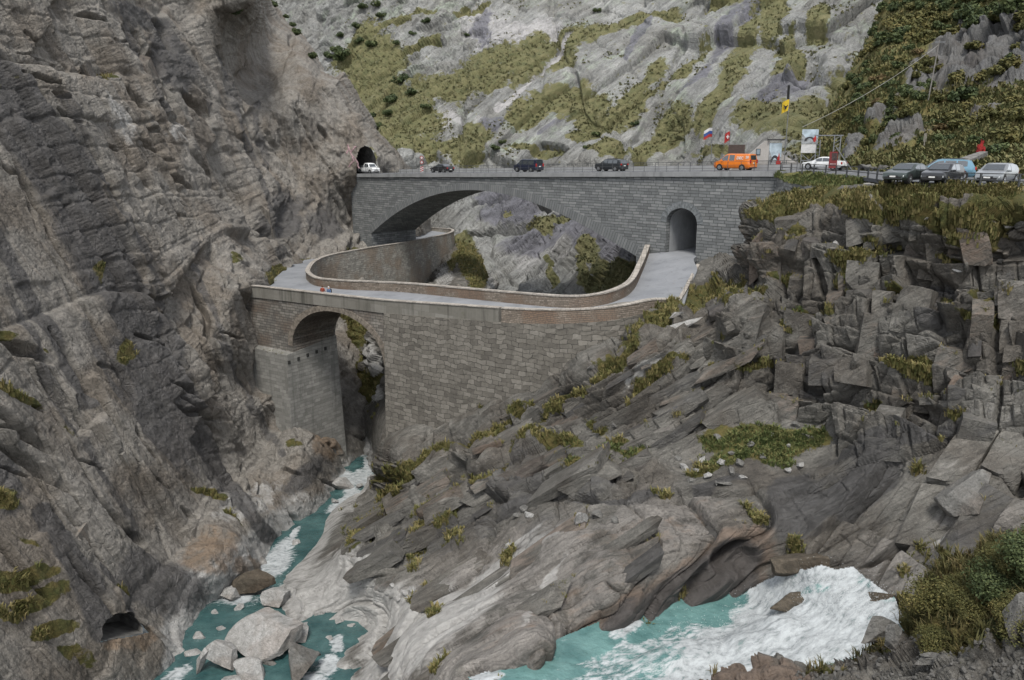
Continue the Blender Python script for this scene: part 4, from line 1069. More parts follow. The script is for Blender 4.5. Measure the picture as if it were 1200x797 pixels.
# ================= old road surface
A_ = [(756.4, 289, 27.0), (747, 310, 26.1), (737.6, 327, 25.6), (724.5, 336.6, 25.4), (699, 344.5, 25.15), (667, 347, 24.9), (620, 344, 24.6), (560, 339, 24.2), (493, 333, 23.75), (410, 329, 23.2), (388, 327.5, 23.0), (373, 325.5, 22.9), (365, 321, 22.8), (363, 316, 22.7), (370, 306.7, 22.6), (385, 300, 22.6),
      (410, 294.7, 22.6), (443, 289, 22.6), (477, 284, 22.4), (510, 277.5, 22.1), (527, 273.5, 21.9), (530, 270.5, 21.75), (525, 268.3, 21.65), (490, 266.5, 21.5)]
B_ = [(816, 306), (806, 326), (796, 352), (771, 351), (733, 357.6), (690, 363), (640, 363.3), (565, 360), (490, 355.5), (408, 347), (350, 340), (306, 336), (318, 330), (332, 317), (340, 307), (360, 303), (402, 296.5), (440, 289.5), (474, 282), (490, 271), (500, 266.5), (502, 263.5), (495, 262), (480, 262)]
Ap = np.array([UZ(a[0], a[1] + 4, a[2]) for a in A_]); Bp = []
for a, b in zip(A_, B_):
    q = UZ(b[0], b[1], a[2] + 1.0); q[2] = a[2]; Bp.append(q + N2 * .45)
Bp = np.array(Bp)
for i in range(12, 24):
    Bp[i] = UZ(B_[i][0], B_[i][1], A_[i][2])
e_n = np.array([.713, -.702, 0]); n_n = np.array([.702, .713, 0]); O_n = np.array([-27.5, 142, 0])
pin = [O_n + e_n * 65.0 + n_n * d + np.array([0, 0, 27.25 + .02 * d]) for d in (26, 12, .2)]; pin2 = [O_n + e_n * 69.4 + n_n * d + np.array([0, 0, 27.25 + .02 * d]) for d in (26, 12, .2)]
Ap = np.vstack([pin, Ap]); Bp = np.vstack([pin2, Bp])
Ac = catmull(Ap, 1e9); 
def resample_pair(A, B, k=4):
    oa = []; obb = []
    qa = np.vstack([2 * A[0] - A[1], A, 2 * A[-1] - A[-2]]); qb = np.vstack([2 * B[0] - B[1], B, 2 * B[-1] - B[-2]])
    for i in range(1, len(qa) - 2):
        for j in range(k):
            t = j / k
            f = lambda q: .5 * (2 * q[i] + (q[i + 1] - q[i - 1]) * t + (2 * q[i - 1] - 5 * q[i] + 4 * q[i + 1] - q[i + 2]) * t * t + (3 * q[i] - q[i - 1] - 3 * q[i + 1] + q[i + 2]) * t ** 3)
            oa.append(f(qa)); obb.append(f(qb))
    oa.append(A[-1]); obb.append(B[-1]); return np.array(oa), np.array(obb)
ra, rb = resample_pair(Ap, Bp)
def ribbon(name, a, b, mat, across=6, thick=.5, crown=.0):
    n = len(a); rows = [a + (b - a) * (k / across) for k in range(across + 1)]
    for k, r in enumerate(rows): r[:, 2] += crown * (1 - (2 * k / across - 1) ** 2)
    V = np.concatenate(rows + [a - [0, 0, thick], b - [0, 0, thick]]); fs = []
    m = across + 1
    for r in range(across):
        for i in range(n - 1): fs.append((r * n + i, r * n + i + 1, (r + 1) * n + i + 1, (r + 1) * n + i))
    for i in range(n - 1):
        fs.append((i + 1, i, m * n + i, m * n + i + 1)); fs.append((across * n + i, across * n + i + 1, (m + 1) * n + i + 1, (m + 1) * n + i)); fs.append((m * n + i + 1, m * n + i, (m + 1) * n + i, (m + 1) * n + i + 1))
    return mesh_np(name, V, np.array(fs), mat, smooth=False)
tag(ribbon('old_road', ra, rb, M_oldroad, thick=.6), kind='structure')

kp = catmull([UZ(816.5, 309, 27.1), UZ(808, 325, 26.65), UZ(800, 340, 26.2), UZ(794, 350, 25.95)], .5)
tag(wall_strip('road_kerb', kp, .5, .35, M_coping, None, side=1, rough=.05), 'low broken stone kerb along the right side of the old road below the portal', 'kerb')

# ================= new road bridge
LN = 81.0
nb = empty('road_bridge', O_n, math.atan2(e_n[1], e_n[0]), 'wide grey stone road bridge with one long flat arch across the gorge', 'bridge')
def zdeck(t): return 35.15 + .0275 * t
def arch_lo(t):
    """intrados height of the long arch"""
    xs = [3.6, 6, 9, 11.7, 17.7, 22.9, 27.3, 31.5, 35.4, 38.8, 44.8, 47.6, 52.5, 54.8, 57.9, 60.7]
    zs = [24.7, 26.4, 28.1, 29.3, 31.4, 32.75, 33.45, 33.6, 33.4, 33.0, 31.85, 31.1, 29.55, 28.7, 27.6, 26.4]
    return float(np.interp(t, xs, zs))
ats = np.linspace(3.6, 60.7, 60)
k_ = np.polyfit(ats, [arch_lo(t) for t in ats], 4); alo = np.polyval(k_, ats)
DEP = 10.0
# spandrel outline with arch and portal
por_t, por_h, por_s = 67.15, 2.15, 31.0
portal = [(por_t - por_h, 24), (por_t - por_h, por_s)] + [(por_t - por_h * math.cos(a), por_s + 1.75 * math.sin(a)) for a in np.linspace(0, math.pi, 15)][1:-1] + [(por_t + por_h, por_s), (por_t + por_h, 24)]
outl = [(-2, 12), (-2, zdeck(-2) - .55)] + [(t, zdeck(t) - .55) for t in (20, 40, 60, 79.4)] + [(79.4, 24)] + portal[::-1] + [(60.9, 24)] + list(zip(ats[::-1], alo[::-1])) + [(3.6, 12)]
mb = MB(); mb.prism(outl, (1, 0, 0), (0, 0, 1), (0, 0, 0), (0, DEP, 0))
mb.build('spandrel_wall', M_newst, nb)
# voussoir ring of long thin stones
V = []; fs = []; uv = []
s_ar = np.concatenate([[0], np.cumsum(np.hypot(np.diff(ats), np.diff(alo)))])
slope = np.gradient(alo, ats); nx_ = -slope / np.sqrt(1 + slope ** 2); nz_ = 1 / np.sqrt(1 + slope ** 2)
hgt = np.interp(ats, [3.6, 30, 60.7], [1.3, .95, 1.35])
for yy, k in ((-.045, 0), (-.045, 1), (.6, 1), (.6, 0)):
    for i in range(60):
        V.append((ats[i] + nx_[i] * hgt[i] * k, yy, alo[i] - .03 + nz_[i] * hgt[i] * k)); uv.append((k * 3 + yy, s_ar[i]))
for r in range(4):
    for i in range(59): fs.append((r * 60 + i, r * 60 + i + 1, ((r + 1) % 4) * 60 + i + 1, ((r + 1) % 4) * 60 + i))
o_ = mesh_np('arch_ring', V, np.array(fs), M_voussoir, nb, smooth=False, uv=np.array(uv))
# portal ring
pa_ = [(por_t - por_h * math.cos(a), por_s + 1.75 * math.sin(a), a) for a in np.linspace(0, math.pi, 23)]
mb = MB()
for i in range(22):
    x0, z0, a0 = pa_[i]; x1, z1, a1 = pa_[i + 1]; a1 -= .012
    x1 = por_t - por_h * math.cos(a1); z1 = por_s + 1.75 * math.sin(a1)
    mb.prism([(x0, z0), (x1, z1), (x1 - .8 * math.cos(a1), z1 + .8 * math.sin(a1)), (x0 - .8 * math.cos(a0), z0 + .8 * math.sin(a0))], (1, 0, 0), (0, 0, 1), (0, -.04 - .02 * (i % 3), 0), (0, .6, 0))
mb.build('portal_ring', plain('portal_ring_stone', (.14, .15, .155), .9, var=.3, scale=2.5), nb)
# smooth concrete lining through the portal
V = []; fs = []; prof = [(por_t - por_h + .12, 26.5), (por_t - por_h + .12, por_s)] + [(por_t - (por_h - .12) * math.cos(a), por_s + 1.62 * math.sin(a)) for a in np.linspace(0, math.pi, 21)][1:-1] + [(por_t + por_h - .12, por_s), (por_t + por_h - .12, 26.5)]
n_ = len(prof)
for yy in (.7, 8, 16, 24):
    for p in prof: V.append((p[0], yy, p[1] + .02 * yy))
for r in range(3):
    for i in range(n_ - 1): fs.append((r * n_ + i, r * n_ + i + 1, (r + 1) * n_ + i + 1, (r + 1) * n_ + i))
mesh_np('portal_lining', V, np.array(fs), M_lining, nb, smooth=True)
# deck slab with pale fascia, road, far kerb wall
mb = MB(); mb.add([(-3, -.28, zdeck(-3) - .55), (81, -.28, zdeck(81) - .55), (81, DEP + .3, zdeck(81) - .55), (-3, DEP + .3, zdeck(-3) - .55), (-3, -.28, zdeck(-3) + .02), (81, -.28, zdeck(81) + .02), (81, DEP + .3, zdeck(81) + .02), (-3, DEP + .3, zdeck(-3) + .02)],
                  [(0, 3, 2, 1), (4, 5, 6, 7), (0, 1, 5, 4), (1, 2, 6, 5), (2, 3, 7, 6), (3, 0, 4, 7)])
mb.build('deck_slab', M_conc, nb)
mb = MB(); mb.add([(-3, DEP - .35, zdeck(-3) + .03), (81, DEP - .35, zdeck(81) + .03), (81, DEP + .1, zdeck(81) + .03), (-3, DEP + .1, zdeck(-3) + .03), (-3, DEP - .3, zdeck(-3) + .62), (81, DEP - .3, zdeck(81) + .62), (81, DEP + .05, zdeck(81) + .62), (-3, DEP + .05, zdeck(-3) + .62)],
                  [(0, 3, 2, 1), (4, 5, 6, 7), (0, 1, 5, 4), (1, 2, 6, 5), (2, 3, 7, 6), (3, 0, 4, 7)])
mb.build('kerb_wall', M_conc, nb)


def P_n(t, d, z=0):
    return O_n + e_n * t + n_n * d + np.array([0, 0, zdeck(t) + z])


def railing(name, pts, hts, post_gap, mat, label, group=None, r=.045, postw=.06):
    """pts: 3-D foot line; hts: rail heights. -> thing with rail and post parts"""
    root = empty(name, pts[0], 0, label, 'railing', group)
    inv = Matrix.Translation(root.location).inverted()
    s = np.concatenate([[0], np.cumsum(np.linalg.norm(np.diff(pts, axis=0), axis=1))])
    n = int(s[-1] / post_gap)
    for h in hts:
        mb = MB()
        for i in range(len(pts) - 1): mb.bar(pts[i] + [0, 0, h], pts[i + 1] + [0, 0, h], r, r, 6)
        o_ = mb.build('rail', mat, root); o_.matrix_parent_inverse = inv
    for k in range(n + 1):
        q = np.array([np.interp(k * s[-1] / n, s, pts[:, c]) for c in range(3)])
        mb = MB(); mb.bar(q - [0, 0, .1], q + [0, 0, hts[-1] + .03], postw, postw, 4); o_ = mb.build('post', mat, root); o_.matrix_parent_inverse = inv
    return root


M_rail = plain('dark_galvanised_steel', (.075, .078, .08), .5, .5)
M_railg = plain('grey_galvanised_steel', (.17, .175, .18), .5, .6)
railing('bridge_railing', np.array([P_n(t, -.15) for t in (3, 25, 50, 81)]), (.38, .72, 1.08), 1.6, M_rail, 'thin dark steel railing along the near edge of the road bridge', r=.035, postw=.05)
railing('bridge_railing', np.array([P_n(t, DEP - .1, .6) for t in (4, 25, 50, 81)]), (.22, .5), 2.0, M_rail, 'dark steel railing on the pale kerb wall at the far edge of the bridge', r=.04, postw=.06)

# flank wall at the right end of the bridge
fw = [UZ(912, 210, 36.75), UZ(940, 214, 36.6), UZ(970, 217, 36.3), UZ(1000, 219.5, 36.0)]
fw = catmull([P_n(79.0, -.3) - np.array([0, 0, .5])] + [U(925, 213.5, 82), U(945, 216.5, 78), U(975, 219, 73), U(1003, 221, 69)], .7)
o_ = wall_strip('flank_wall', fw, 6.5, 1.0, M_flank, None, side=1, rough=.06, cuts=10, batter=.08)
tag(o_, 'grey dry stone flank wall at the right end of the road bridge', 'wall')

# ================= road and car park on the right
zp = 37.35
rd_a = [P_n(-14, 2.2 - .6), P_n(0, .25), P_n(40, .25), P_n(79, .25), U(965, 211, 78), U(1010, 213, 69.5), U(1050, 215, 61), U(1110, 216, 56), U(1200, 219, 52), U(1300, 223, 48)]
rd_b = [P_n(-14, DEP + 1), P_n(0, DEP - .4), P_n(40, DEP - .4), P_n(79, DEP + 1.5)] + [np.array([x, y, zp]) for x, y in ((36, 92), (41, 88), (46, 84), (52, 80), (60, 74), (66, 66))]
rd_a = np.array(rd_a); rd_b = np.array(rd_b)
for i in range(4): rd_a[i, 2] = zdeck((-14, 0, 40, 79)[i]) + .03; rd_b[i, 2] = rd_a[i, 2]
for i in range(4, 10): rd_a[i, 2] = zp; rd_b[i, 2] = zp
ra, rb = resample_pair(rd_a, rd_b, 5)
tag(ribbon('road', ra, rb, M_asph, across=8, thick=.3, crown=.0), kind='structure')
M_mark = plain('road_marking_paint', (.62, .62, .60), .7, var=.15, scale=3)
mb = MB()
for i in range(len(ra) - 1):
    for f, w_ in ((.93, .012), (.5, .008)):
        if f == .5 and i % 2: continue
        q = [ra[i] + (rb[i] - ra[i]) * f, ra[i + 1] + (rb[i + 1] - ra[i + 1]) * f, ra[i + 1] + (rb[i + 1] - ra[i + 1]) * (f + w_), ra[i] + (rb[i] - ra[i]) * (f + w_)]
        mb.add([p + np.array([0, 0, .006]) for p in q], [(0, 1, 2, 3)])
tag(mb.build('road_markings', M_mark), kind='structure')

bk = []
for k in range(len(fw)):
    t = k / (len(fw) - 1); bk.append(fw[k] - np.array([0, 0, .02]))
bk = np.array(bk); rdl = np.array([ra[np.argmin(np.linalg.norm(ra[:, :2] - b_[:2], axis=1))] for b_ in bk]) - [0, 0, .06]
for k in range(len(bk)): rdl[k] = rdl[k] * .98 + (rdl[k] + (rb[np.argmin(np.linalg.norm(ra[:, :2] - bk[k][:2], axis=1))] - rdl[k]) * .05) * .02
M_bank = N('verge_turf'); vv = M_bank.coord(); M_bank = M_bank.done(M_bank.ramp(M_bank.noise(vv, 1.5, 6, .7), [(.3, (.06, .066, .02)), (.5, (.10, .098, .032)), (.7, (.15, .13, .05))]), .95, M_bank.bump(M_bank.noise(vv, 5, 4, .7), .1, 1.))
o_ = ribbon('verge', bk, rdl, M_bank, across=5, thick=1.2); tag(o_, kind='structure')
BANK = np.concatenate([bk + (rdl - bk) * f for f in np.linspace(.05, .95, 9)])

# ================= water
def water_mat(name, deep, shallow, foamc=(.37, .395, .405)):
    g = N(name); v = g.coord()
    f = g.attr('foam')
    fj = g.joint(g.vadd(v, g.noisec(v, .5, 2), .7), frame((-.85, -.25, -.35), (.3, -.9, 0)), (1.6, .55, .55))
    fl = g.noise(fj, 1.9, 9, .74)
    fm = g.rng(g.math('ADD', f, g.math('MULTIPLY', g.math('SUBTRACT', fl, .5), 2.4)), .36, .86)
    n1 = g.noise(v, .5, 5, .6)
    wc = g.ramp(n1, [(.35, deep), (.66, shallow)])
    c = g.mix(fm, wc, g.ramp(fl, [(.34, tuple(x * .38 for x in foamc)), (.47, tuple(x * .75 for x in foamc)), (.6, foamc)]))
    r = g.math('ADD', .12, g.math('MULTIPLY', fm, .7))
    wv = g.noise(v, 1.7, 6, .62); wv2 = g.noise(v, 7, 4, .6)
    h = g.math('ADD', g.math('MULTIPLY', wv, g.math('SUBTRACT', 1.0, g.math('MULTIPLY', fm, .7))), g.math('ADD', g.math('MULTIPLY', wv2, .25), g.math('MULTIPLY', fl, g.math('MULTIPLY', fm, .55))))
    g.b.inputs['Subsurface Weight'].default_value = 0
    return g.done(c, r, g.bump(h, .16, .8), **{'Specular IOR Level': .5})
M_water = water_mat('teal_river_water', (.018, .052, .054), (.055, .112, .110))
M_rapid = water_mat('pale_rapid_water', (.055, .125, .122), (.12, .225, .215))
xs = np.arange(-40, 6, .3); ys = np.arange(44, 190, .3)
X, Y = np.meshgrid(xs, ys); q = np.stack([X.ravel(), Y.ravel(), np.zeros(X.size)], 1)
q[:, 2] = np.interp(q[:, 1], [44, 58.5, 61.5, 66, 80, 100, 190], [2.0, 2.0, 1.55, 1.0, .6, .25, -1.0])
pxw, pyw = proj(q)
foam = blobs(pxw, pyw, [(318, 662, 34, 18, -35), (330, 645, 26, 10, -45), (290, 680, 34, 16, -30), (275, 700, 24, 10), (415, 582, 18, 12, 60), (410, 560, 20, 8, 30), (425, 560, 16, 12, 0), (428, 527, 14, 9), (385, 780, 16, 12, -40), (320, 735, 30, 6, -20), (405, 565, 14, 10), (205, 792, 26, 8, -30), (345, 625, 12, 4, -50), (395, 755, 8, 12, 0), (370, 797, 20, 10), (433, 545, 8, 18), (400, 590, 24, 6, -30)])
foam = foam * .80 + .10 + .16 * fbm(q * [1, 1, 0] / 2.2, 3, 655)
foam = np.maximum(foam, .5 * sstep(58, 61, q[:, 1]) * sstep(67, 63, q[:, 1]))
amp = .03 + .22 * foam
q[:, 2] += amp * fbm(q * [1, 1, 0] / .8, 3, 601) + .05 * fbm(q * [1, 1, 0] / 2.5, 2, 602)
tag(mesh_np('river', q, grid_faces(len(ys), len(xs)), M_water, attrs=dict(foam=foam)), kind='structure')

tW = ctrl([(600, 810, None, 13.0), (700, 760, None, 13.0), (800, 735, None, 13.0), (850, 712, None, 13.05), (880, 705, None, 13.3), (905, 690, None, 14.3), (935, 668, None, 16.0), (950, 658, None, 16.75), (1000, 655, None, 17.2), (1005, 675, None, 16.7), (1045, 712, None, 16.1), (1055, 730, None, 15.6), (980, 700, None, 15.8), (1000, 735, None, 15.1), (940, 725, None, 14.4),
           (900, 750, None, 13.7), (960, 765, None, 14.1), (850, 760, None, 13.2), (780, 790, None, 13.0), (900, 790, None, 13.3), (620, 850, None, 12.9), (540, 800, None, 12.6), (800, 850, None, 12.8), (1060, 760, None, 15.1), (1000, 800, None, 13.6)])
px, py, P, Nn, ny, nx = patch(540, 1075, 640, 830, 1.2, tW)
fo = np.maximum(np.maximum(.62 * blobs(px, py, [(760, 768, 150, 34, -14), (680, 780, 70, 20, -14)]), blobs(px, py, [(860, 752, 90, 34, -14), (900, 735, 120, 40, -20), (960, 700, 70, 50, -30), (1020, 712, 60, 40), (980, 745, 90, 30), (940, 760, 90, 26), (850, 790, 100, 30, -10), (905, 690, 40, 26, -40), (985, 665, 75, 16), (570, 792, 24, 12), (730, 740, 30, 8, -25)])), .14)
calm = np.maximum(blobs(px, py, [(835, 722, 24, 14, 20), (690, 760, 40, 12, -20), (650, 785, 34, 12), (760, 742, 26, 7, -25)]), .55 * blobs(px, py, [(955, 690, 20, 6, -10), (1040, 699, 14, 6, -5)]))
fo = np.clip(fo - .72 * calm, 0.05, 1)
fl_ = frame((-.85, -.25, -.35), (.3, -.9, 0))
D = fo * (.32 * fbm(P / 2.2, 3, 611, .5) + .16 * (ridged(P @ fl_.T / np.array([3.5, .5, .5]), 3, 612) - .6) + .05 * fbm(P / .3, 3, 614)) + .05 * fbm(P / .7, 3, 613)
D += .5 * blobs(px, py, [(800, 770, 60, 16, -12), (890, 745, 50, 16, -20)])
PD = P + Nn * D[:, None]
keep = polymask(px, py, [(560, 850), (548, 792), (600, 780), (660, 745), (720, 720), (780, 700), (840, 690), (880, 690), (912, 672), (930, 664), (945, 667), (962, 661), (980, 666), (1000, 662), (1016, 676), (1050, 700), (1062, 730), (1062, 770), (1000, 850)])
V, Fc, f_ = compact(PD, grid_faces(ny, nx, keep), fo)
tag(mesh_np('waterfall_pool', V, Fc, M_rapid, attrs=dict(foam=f_)), kind='structure')
# ------------------------------------------------------------------ plants and loose rocks
def leaf_mat(name, cols, straw=None, rough=.75):
    g = N(name)
    a = g.attr('tone'); v = g.coord()
    n = g.noise(v, 2.0, 3)
    c = g.ramp(g.math('ADD', g.math('MULTIPLY', a, .65), g.math('MULTIPLY', n, .35)), [(.2, cols[0]), (.5, cols[1]), (.8, cols[2])])
    m = g.done(c, rough)
    g.b.inputs['Subsurface Weight'].default_value = 0
    return m


def tufts(name, pos, size, mat, blades=6, spread=.5, lean=.5, seed=0, width=.07):
    """grass: bent blades, one mesh"""
    r = np.random.RandomState(seed); n = len(pos)
    B = n * blades
    base = np.repeat(pos, blades, 0); sz = np.repeat(np.broadcast_to(size, (n,)), blades) * r.uniform(.55, 1.25, B)
    a = r.uniform(0, 2 * np.pi, B); ro = np.sqrt(r.uniform(0, 1, B)) * spread * sz
    base = base + np.stack([np.cos(a) * ro, np.sin(a) * ro, np.zeros(B)], 1)
    d = np.stack([np.cos(a), np.sin(a), np.zeros(B)], 1); q = np.stack([-np.sin(a), np.cos(a), np.zeros(B)], 1)
    ln = lean * r.uniform(.2, 1.3, B)
    wv = (sz * width * 2.2)[:, None]
    mid = base + d * (sz * ln * .35)[:, None] + np.array([0, 0, 1]) * (sz * .62)[:, None]
    tip = base + d * (sz * ln)[:, None] + np.array([0, 0, 1]) * (sz * r.uniform(.7, 1.0, B))[:, None]
    base = base - np.array([0, 0, .08])
    V = np.stack([base - q * wv, base + q * wv, mid + q * wv * .75, mid - q * wv * .75, tip + q * wv * .12, tip - q * wv * .12], 1).reshape(-1, 3)
    k = np.arange(B)[:, None] * 6
    Fc = np.concatenate([k + np.array([0, 1, 2, 3]), k + np.array([3, 2, 4, 5])])
    tone = np.repeat(np.repeat(r.uniform(0, 1, n), blades) * .7 + r.uniform(0, .3, B), 6)
    return mesh_np(name, V, Fc, mat, smooth=False, attrs=dict(tone=tone))


def scatter(key, frac, thr, seed, jit=.1, lo=0, nz=.35, scale=2.5):
    px, py, PD, Nn, ny, nx, keep, gm = TERR[key]
    r = np.random.RandomState(seed)
    m = gm + nz * 2 * fbm(PD / scale, 3, seed + 40)
    ok = keep & (m > thr) & (r.uniform(0, 1, len(px)) < frac)
    ok &= (px > -60) & (px < 1300) & (py > -20) & (py < 815)
    p = PD[ok]
    return p + r.uniform(-jit, jit, p.shape) * [1, 1, .2]


M_grass = leaf_mat('mountain_grass', [(.060, .068, .020), (.115, .106, .036), (.20, .162, .072)])
M_green = leaf_mat('fresh_grass', [(.042, .062, .018), (.080, .100, .032), (.150, .140, .055)])
pB = scatter('B', .26, .62, 1, nz=.6)
pj = proj(pB); isled = (blobs(pj[0], pj[1], [(885, 515, 100, 34), (935, 370, 26, 9), (700, 530, 110, 12), (1020, 480, 30, 8)]) > .2)
tag(tufts('grass', pB[~isled], .34, M_grass, 7, .55, .7, 2), kind='stuff')
rl0 = np.random.RandomState(8); pl_ = pB[isled]; pl_ = pl_[fbm(pl_ / 1.1, 3, 66) + rl0.uniform(-.5, .5, len(pl_)) > -.22]
tag(tufts('ledge_grass', pl_, rl0.uniform(.10, .34, len(pl_)), M_green, 7, .8, .9, 3, .09), kind='stuff')
rq = np.random.RandomState(77); pbk = np.repeat(BANK, 5, 0) + rq.uniform(-.4, .4, (len(BANK) * 5, 3)) * [1, 1, 0]
tag(tufts('verge_grass', pbk, .22, M_green, 7, .7, .7, 17), kind='stuff')
lt = [O2 + E2 * t + N2 * (d + .85) + [0, 0, 16.5] for t in np.arange(-2, 4.6, .22) for d in (-1.75, -1.5, -1.2)]
lt = np.array(lt) + rq.uniform(-.15, .15, (len(lt), 3)) * [1, 1, .3]
tag(tufts('pier_grass', lt, .2, M_grass, 6, .6, .8, 19), kind='stuff')
pA = np.concatenate([scatter('A', .07, .86, 4), scatter('G', .3, .5, 5), scatter('H', .4, .5, 6)])
tag(tufts('cliff_grass', pA, .36, M_grass, 7, .55, .8, 7), kind='stuff')
pC = scatter('C', .09, .55, 8, .5, scale=9)
tag(tufts('mountain_turf', pC, .36, leaf_mat('mountain_turf', [(.078, .085, .040), (.115, .113, .053), (.152, .138, .070)]), 6, .8, 1.0, 9, .2), kind='stuff')
pD = scatter('D', .22, .55, 10, .25, scale=4)
tag(tufts('hillside_turf', pD, .55, leaf_mat('hillside_turf', [(.060, .074, .026), (.098, .098, .038), (.145, .125, .054)]), 6, .6, .8, 11, .11), kind='stuff')


def bush_mesh(name, mat, n=420, leaf=.16, seed=0, flat=.8, lobes=6, up=.0):
    """leafy shrub about 1 m in radius: leaf clumps round several centres, with gaps"""
    r = np.random.RandomState(seed)
    c = r.normal(0, 1, (lobes, 3)); c /= np.linalg.norm(c, axis=1)[:, None]; c *= r.uniform(.25, .75, lobes)[:, None]; c[:, 2] = np.abs(c[:, 2]) * flat + .25
    w = r.uniform(.28, .5, lobes)
    k = r.randint(0, lobes, n)
    d = r.normal(0, 1, (n, 3)); d /= np.linalg.norm(d, axis=1)[:, None]
    p = c[k] + d * (w[k] * r.uniform(.45, 1.05, n) ** .6)[:, None]; p[:, 2] = np.maximum(p[:, 2], .02)
    nn = d + r.normal(0, .6, (n, 3)); nn /= np.linalg.norm(nn, axis=1)[:, None]
    t = np.cross(nn, r.normal(0, 1, (n, 3))); t /= np.linalg.norm(t, axis=1)[:, None]; b = np.cross(nn, t)
    s = (leaf * r.uniform(.5, 1.2, n))[:, None]
    V = np.stack([p - t * s, p + b * s * .55, p + t * s, p - b * s * .55], 1).reshape(-1, 3)
    Fc = np.arange(n * 4).reshape(n, 4)
    tone = np.repeat(np.clip(.5 * r.uniform(0, 1, lobes)[k] + .5 * r.uniform(0, 1, n), 0, 1), 4)
    o = mesh_np(name, V, Fc, mat, smooth=False, attrs=dict(tone=tone))
    return o


def stems_mesh(name, mat, k=5, seed=0, h=.9):
    r = random.Random(seed); mb = MB()
    for i in range(k):
        a = r.uniform(0, 6.28); e = (math.cos(a) * r.uniform(.1, .5), math.sin(a) * r.uniform(.1, .5), h * r.uniform(.6, 1))
        mb.bar((0, 0, -.1), (e[0] * .4, e[1] * .4, e[2] * .55), .05, n=5, r2=.7); mb.bar((e[0] * .4, e[1] * .4, e[2] * .55), e, .035, n=5, r2=.4)
    return mb.build(name, mat)


M_bark = plain('dark_bark', (.06, .05, .04), .9, var=.4)
M_leafd = leaf_mat('dark_green_leaves', [(.024, .038, .015), (.048, .066, .024), (.085, .102, .038)])
M_leafo = leaf_mat('olive_leaves', [(.042, .046, .014), (.080, .078, .024), (.140, .118, .040)])
M_leafr = leaf_mat('rusty_leaves', [(.055, .044, .018), (.100, .072, .030), (.150, .105, .048)])
PROTO = {}


def proto(kind):
    if kind not in PROTO:
        mat = {'d': M_leafd, 'o': M_leafo, 'r': M_leafr}[kind[0]]
        f = bush_mesh('foliage', mat, 700 if kind[1] != 'n' else 11000, .17 if kind[1] != 'n' else .036, hash_(kind), lobes=7 if kind[1] != 'n' else 22)
        s_ = stems_mesh('stem', M_bark, 5, hash_(kind))
        PROTO[kind] = (f, s_, [])
    return PROTO[kind]


def hash_(k): return sum(ord(c) * (i + 3) for i, c in enumerate(k))


def shrub(name, kind, loc, r, label, group=None, h=1., rz=0., cat='shrub'):
    f, s_, used = proto(kind)
    e = empty(name, loc, rz, label, cat, group)
    for o in (f, s_):
        c = o if not used else o.copy()
        if used: COL.objects.link(c)
        c.parent = e
    used.append(1)
    e.scale = (r, r, r * h)
    return e


rs = random.Random(21)
# shrubs clinging to the left cliff's crest
for (x, y, r, lab) in [(279, 9, 1.5, 'dark shrub on the cliff crest, the one farthest from the tunnel'), (325, 8, 1.6, 'dark shrub in the notch at the top of the cliff edge'), (352, 43, 1.5, 'dark shrub half way down the upper cliff edge'), (347, 33, 1.1, 'small dark shrub just above another on the cliff edge'), (371, 66, 1.4, 'dark shrub on the cliff edge just above the rounded rock shoulder'), (340, 20, 1.0, 'smallest dark shrub of the clump on the cliff edge')]:
    p, n = surf('A', min(x - 4, 420), y); shrub('cliff_shrub', 'd1', p + n * .2, r, lab, 'shrubs on the cliff edge', .9, rs.uniform(0, 6))
# dark dwarf pines on the far slope
for (x, y, r) in [(470, 97, 3.2), (458, 117, 2.8), (480, 110, 2.3), (440, 62, 2.6), (405, 78, 3), (425, 55, 2.2), (395, 62, 2.6), (410, 75, 3.4), (430, 135, 2.4), (415, 125, 2.8), (388, 70, 2.6), (398, 45, 2.), (447, 20, 2.2), (418, 33, 2.4), (502, 35, 1.8), (485, 45, 1.5), (545, 38, 1.2), (437, 148, 2.6), (452, 130, 2.), (500, 130, 1.6), (470, 60, 1.6), (700, 10, 1.5), (425, 10, 2.4), (440, 5, 2.6), (590, 172, 1.3), (581, 185, 1.5), (700, 165, 1.4), (745, 150, 1.2), (830, 180, 1.6), (690, 183, 1.2)]:
    p, n = surf('C', x, y); shrub('mountain_shrub', rs.choice(('d2', 'd3')), p + n * .2, r, 'low dark green shrub on the grassy far slope', 'low shrubs on the far slope', .75, rs.uniform(0, 6))
# scrub on the right hillside
spots = []
for _ in range(1500):
    x = rs.uniform(985, 1215); y = rs.uniform(-8, 176)
    edge = 1037 - 0.5 * y if y < 60 else 1010 - (y - 60) * .45
    if x < edge + 6: continue
    dens = .8 if y < 45 else (.55 if y < 115 else .30)
    if 1075 < x and 40 < y < 118: dens *= .12
    if rs.random() > dens: continue
    if any((x - a) ** 2 + (y - b) ** 2 < (7 if y < 60 else 9) ** 2 for a, b in spots): continue
    spots.append((x, y))
    if len(spots) > 185: break
for x, y in spots:
    p, n = surf('D', x, y); k = rs.random()
    up = y < 60
    kind = ('d4' if k < .55 else 'o4') if up else ('d4' if k < .35 else ('o4' if k < .9 else 'r4'))
    lab = {'d': 'dark green scrub bush on the right hillside', 'o': 'olive scrub bush on the right hillside', 'r': 'rusty brown scrub bush on the right hillside'}[kind[0]]
    shrub('scrub_bush', kind, p - n * .1, rs.uniform(1.1, 2.3) * (1.15 if up else .8), lab, {'d': 'dark scrub bushes on the right hillside', 'o': 'olive scrub bushes on the right hillside', 'r': 'rusty scrub bushes on the right hillside'}[kind[0]], rs.uniform(.7, 1.05), rs.uniform(0, 6))
p, n = surf('D', 1127, 118); shrub('round_bush', 'd5', p, 2.6, 'largest rounded green bush below the grey crag on the right hillside', None, .8)
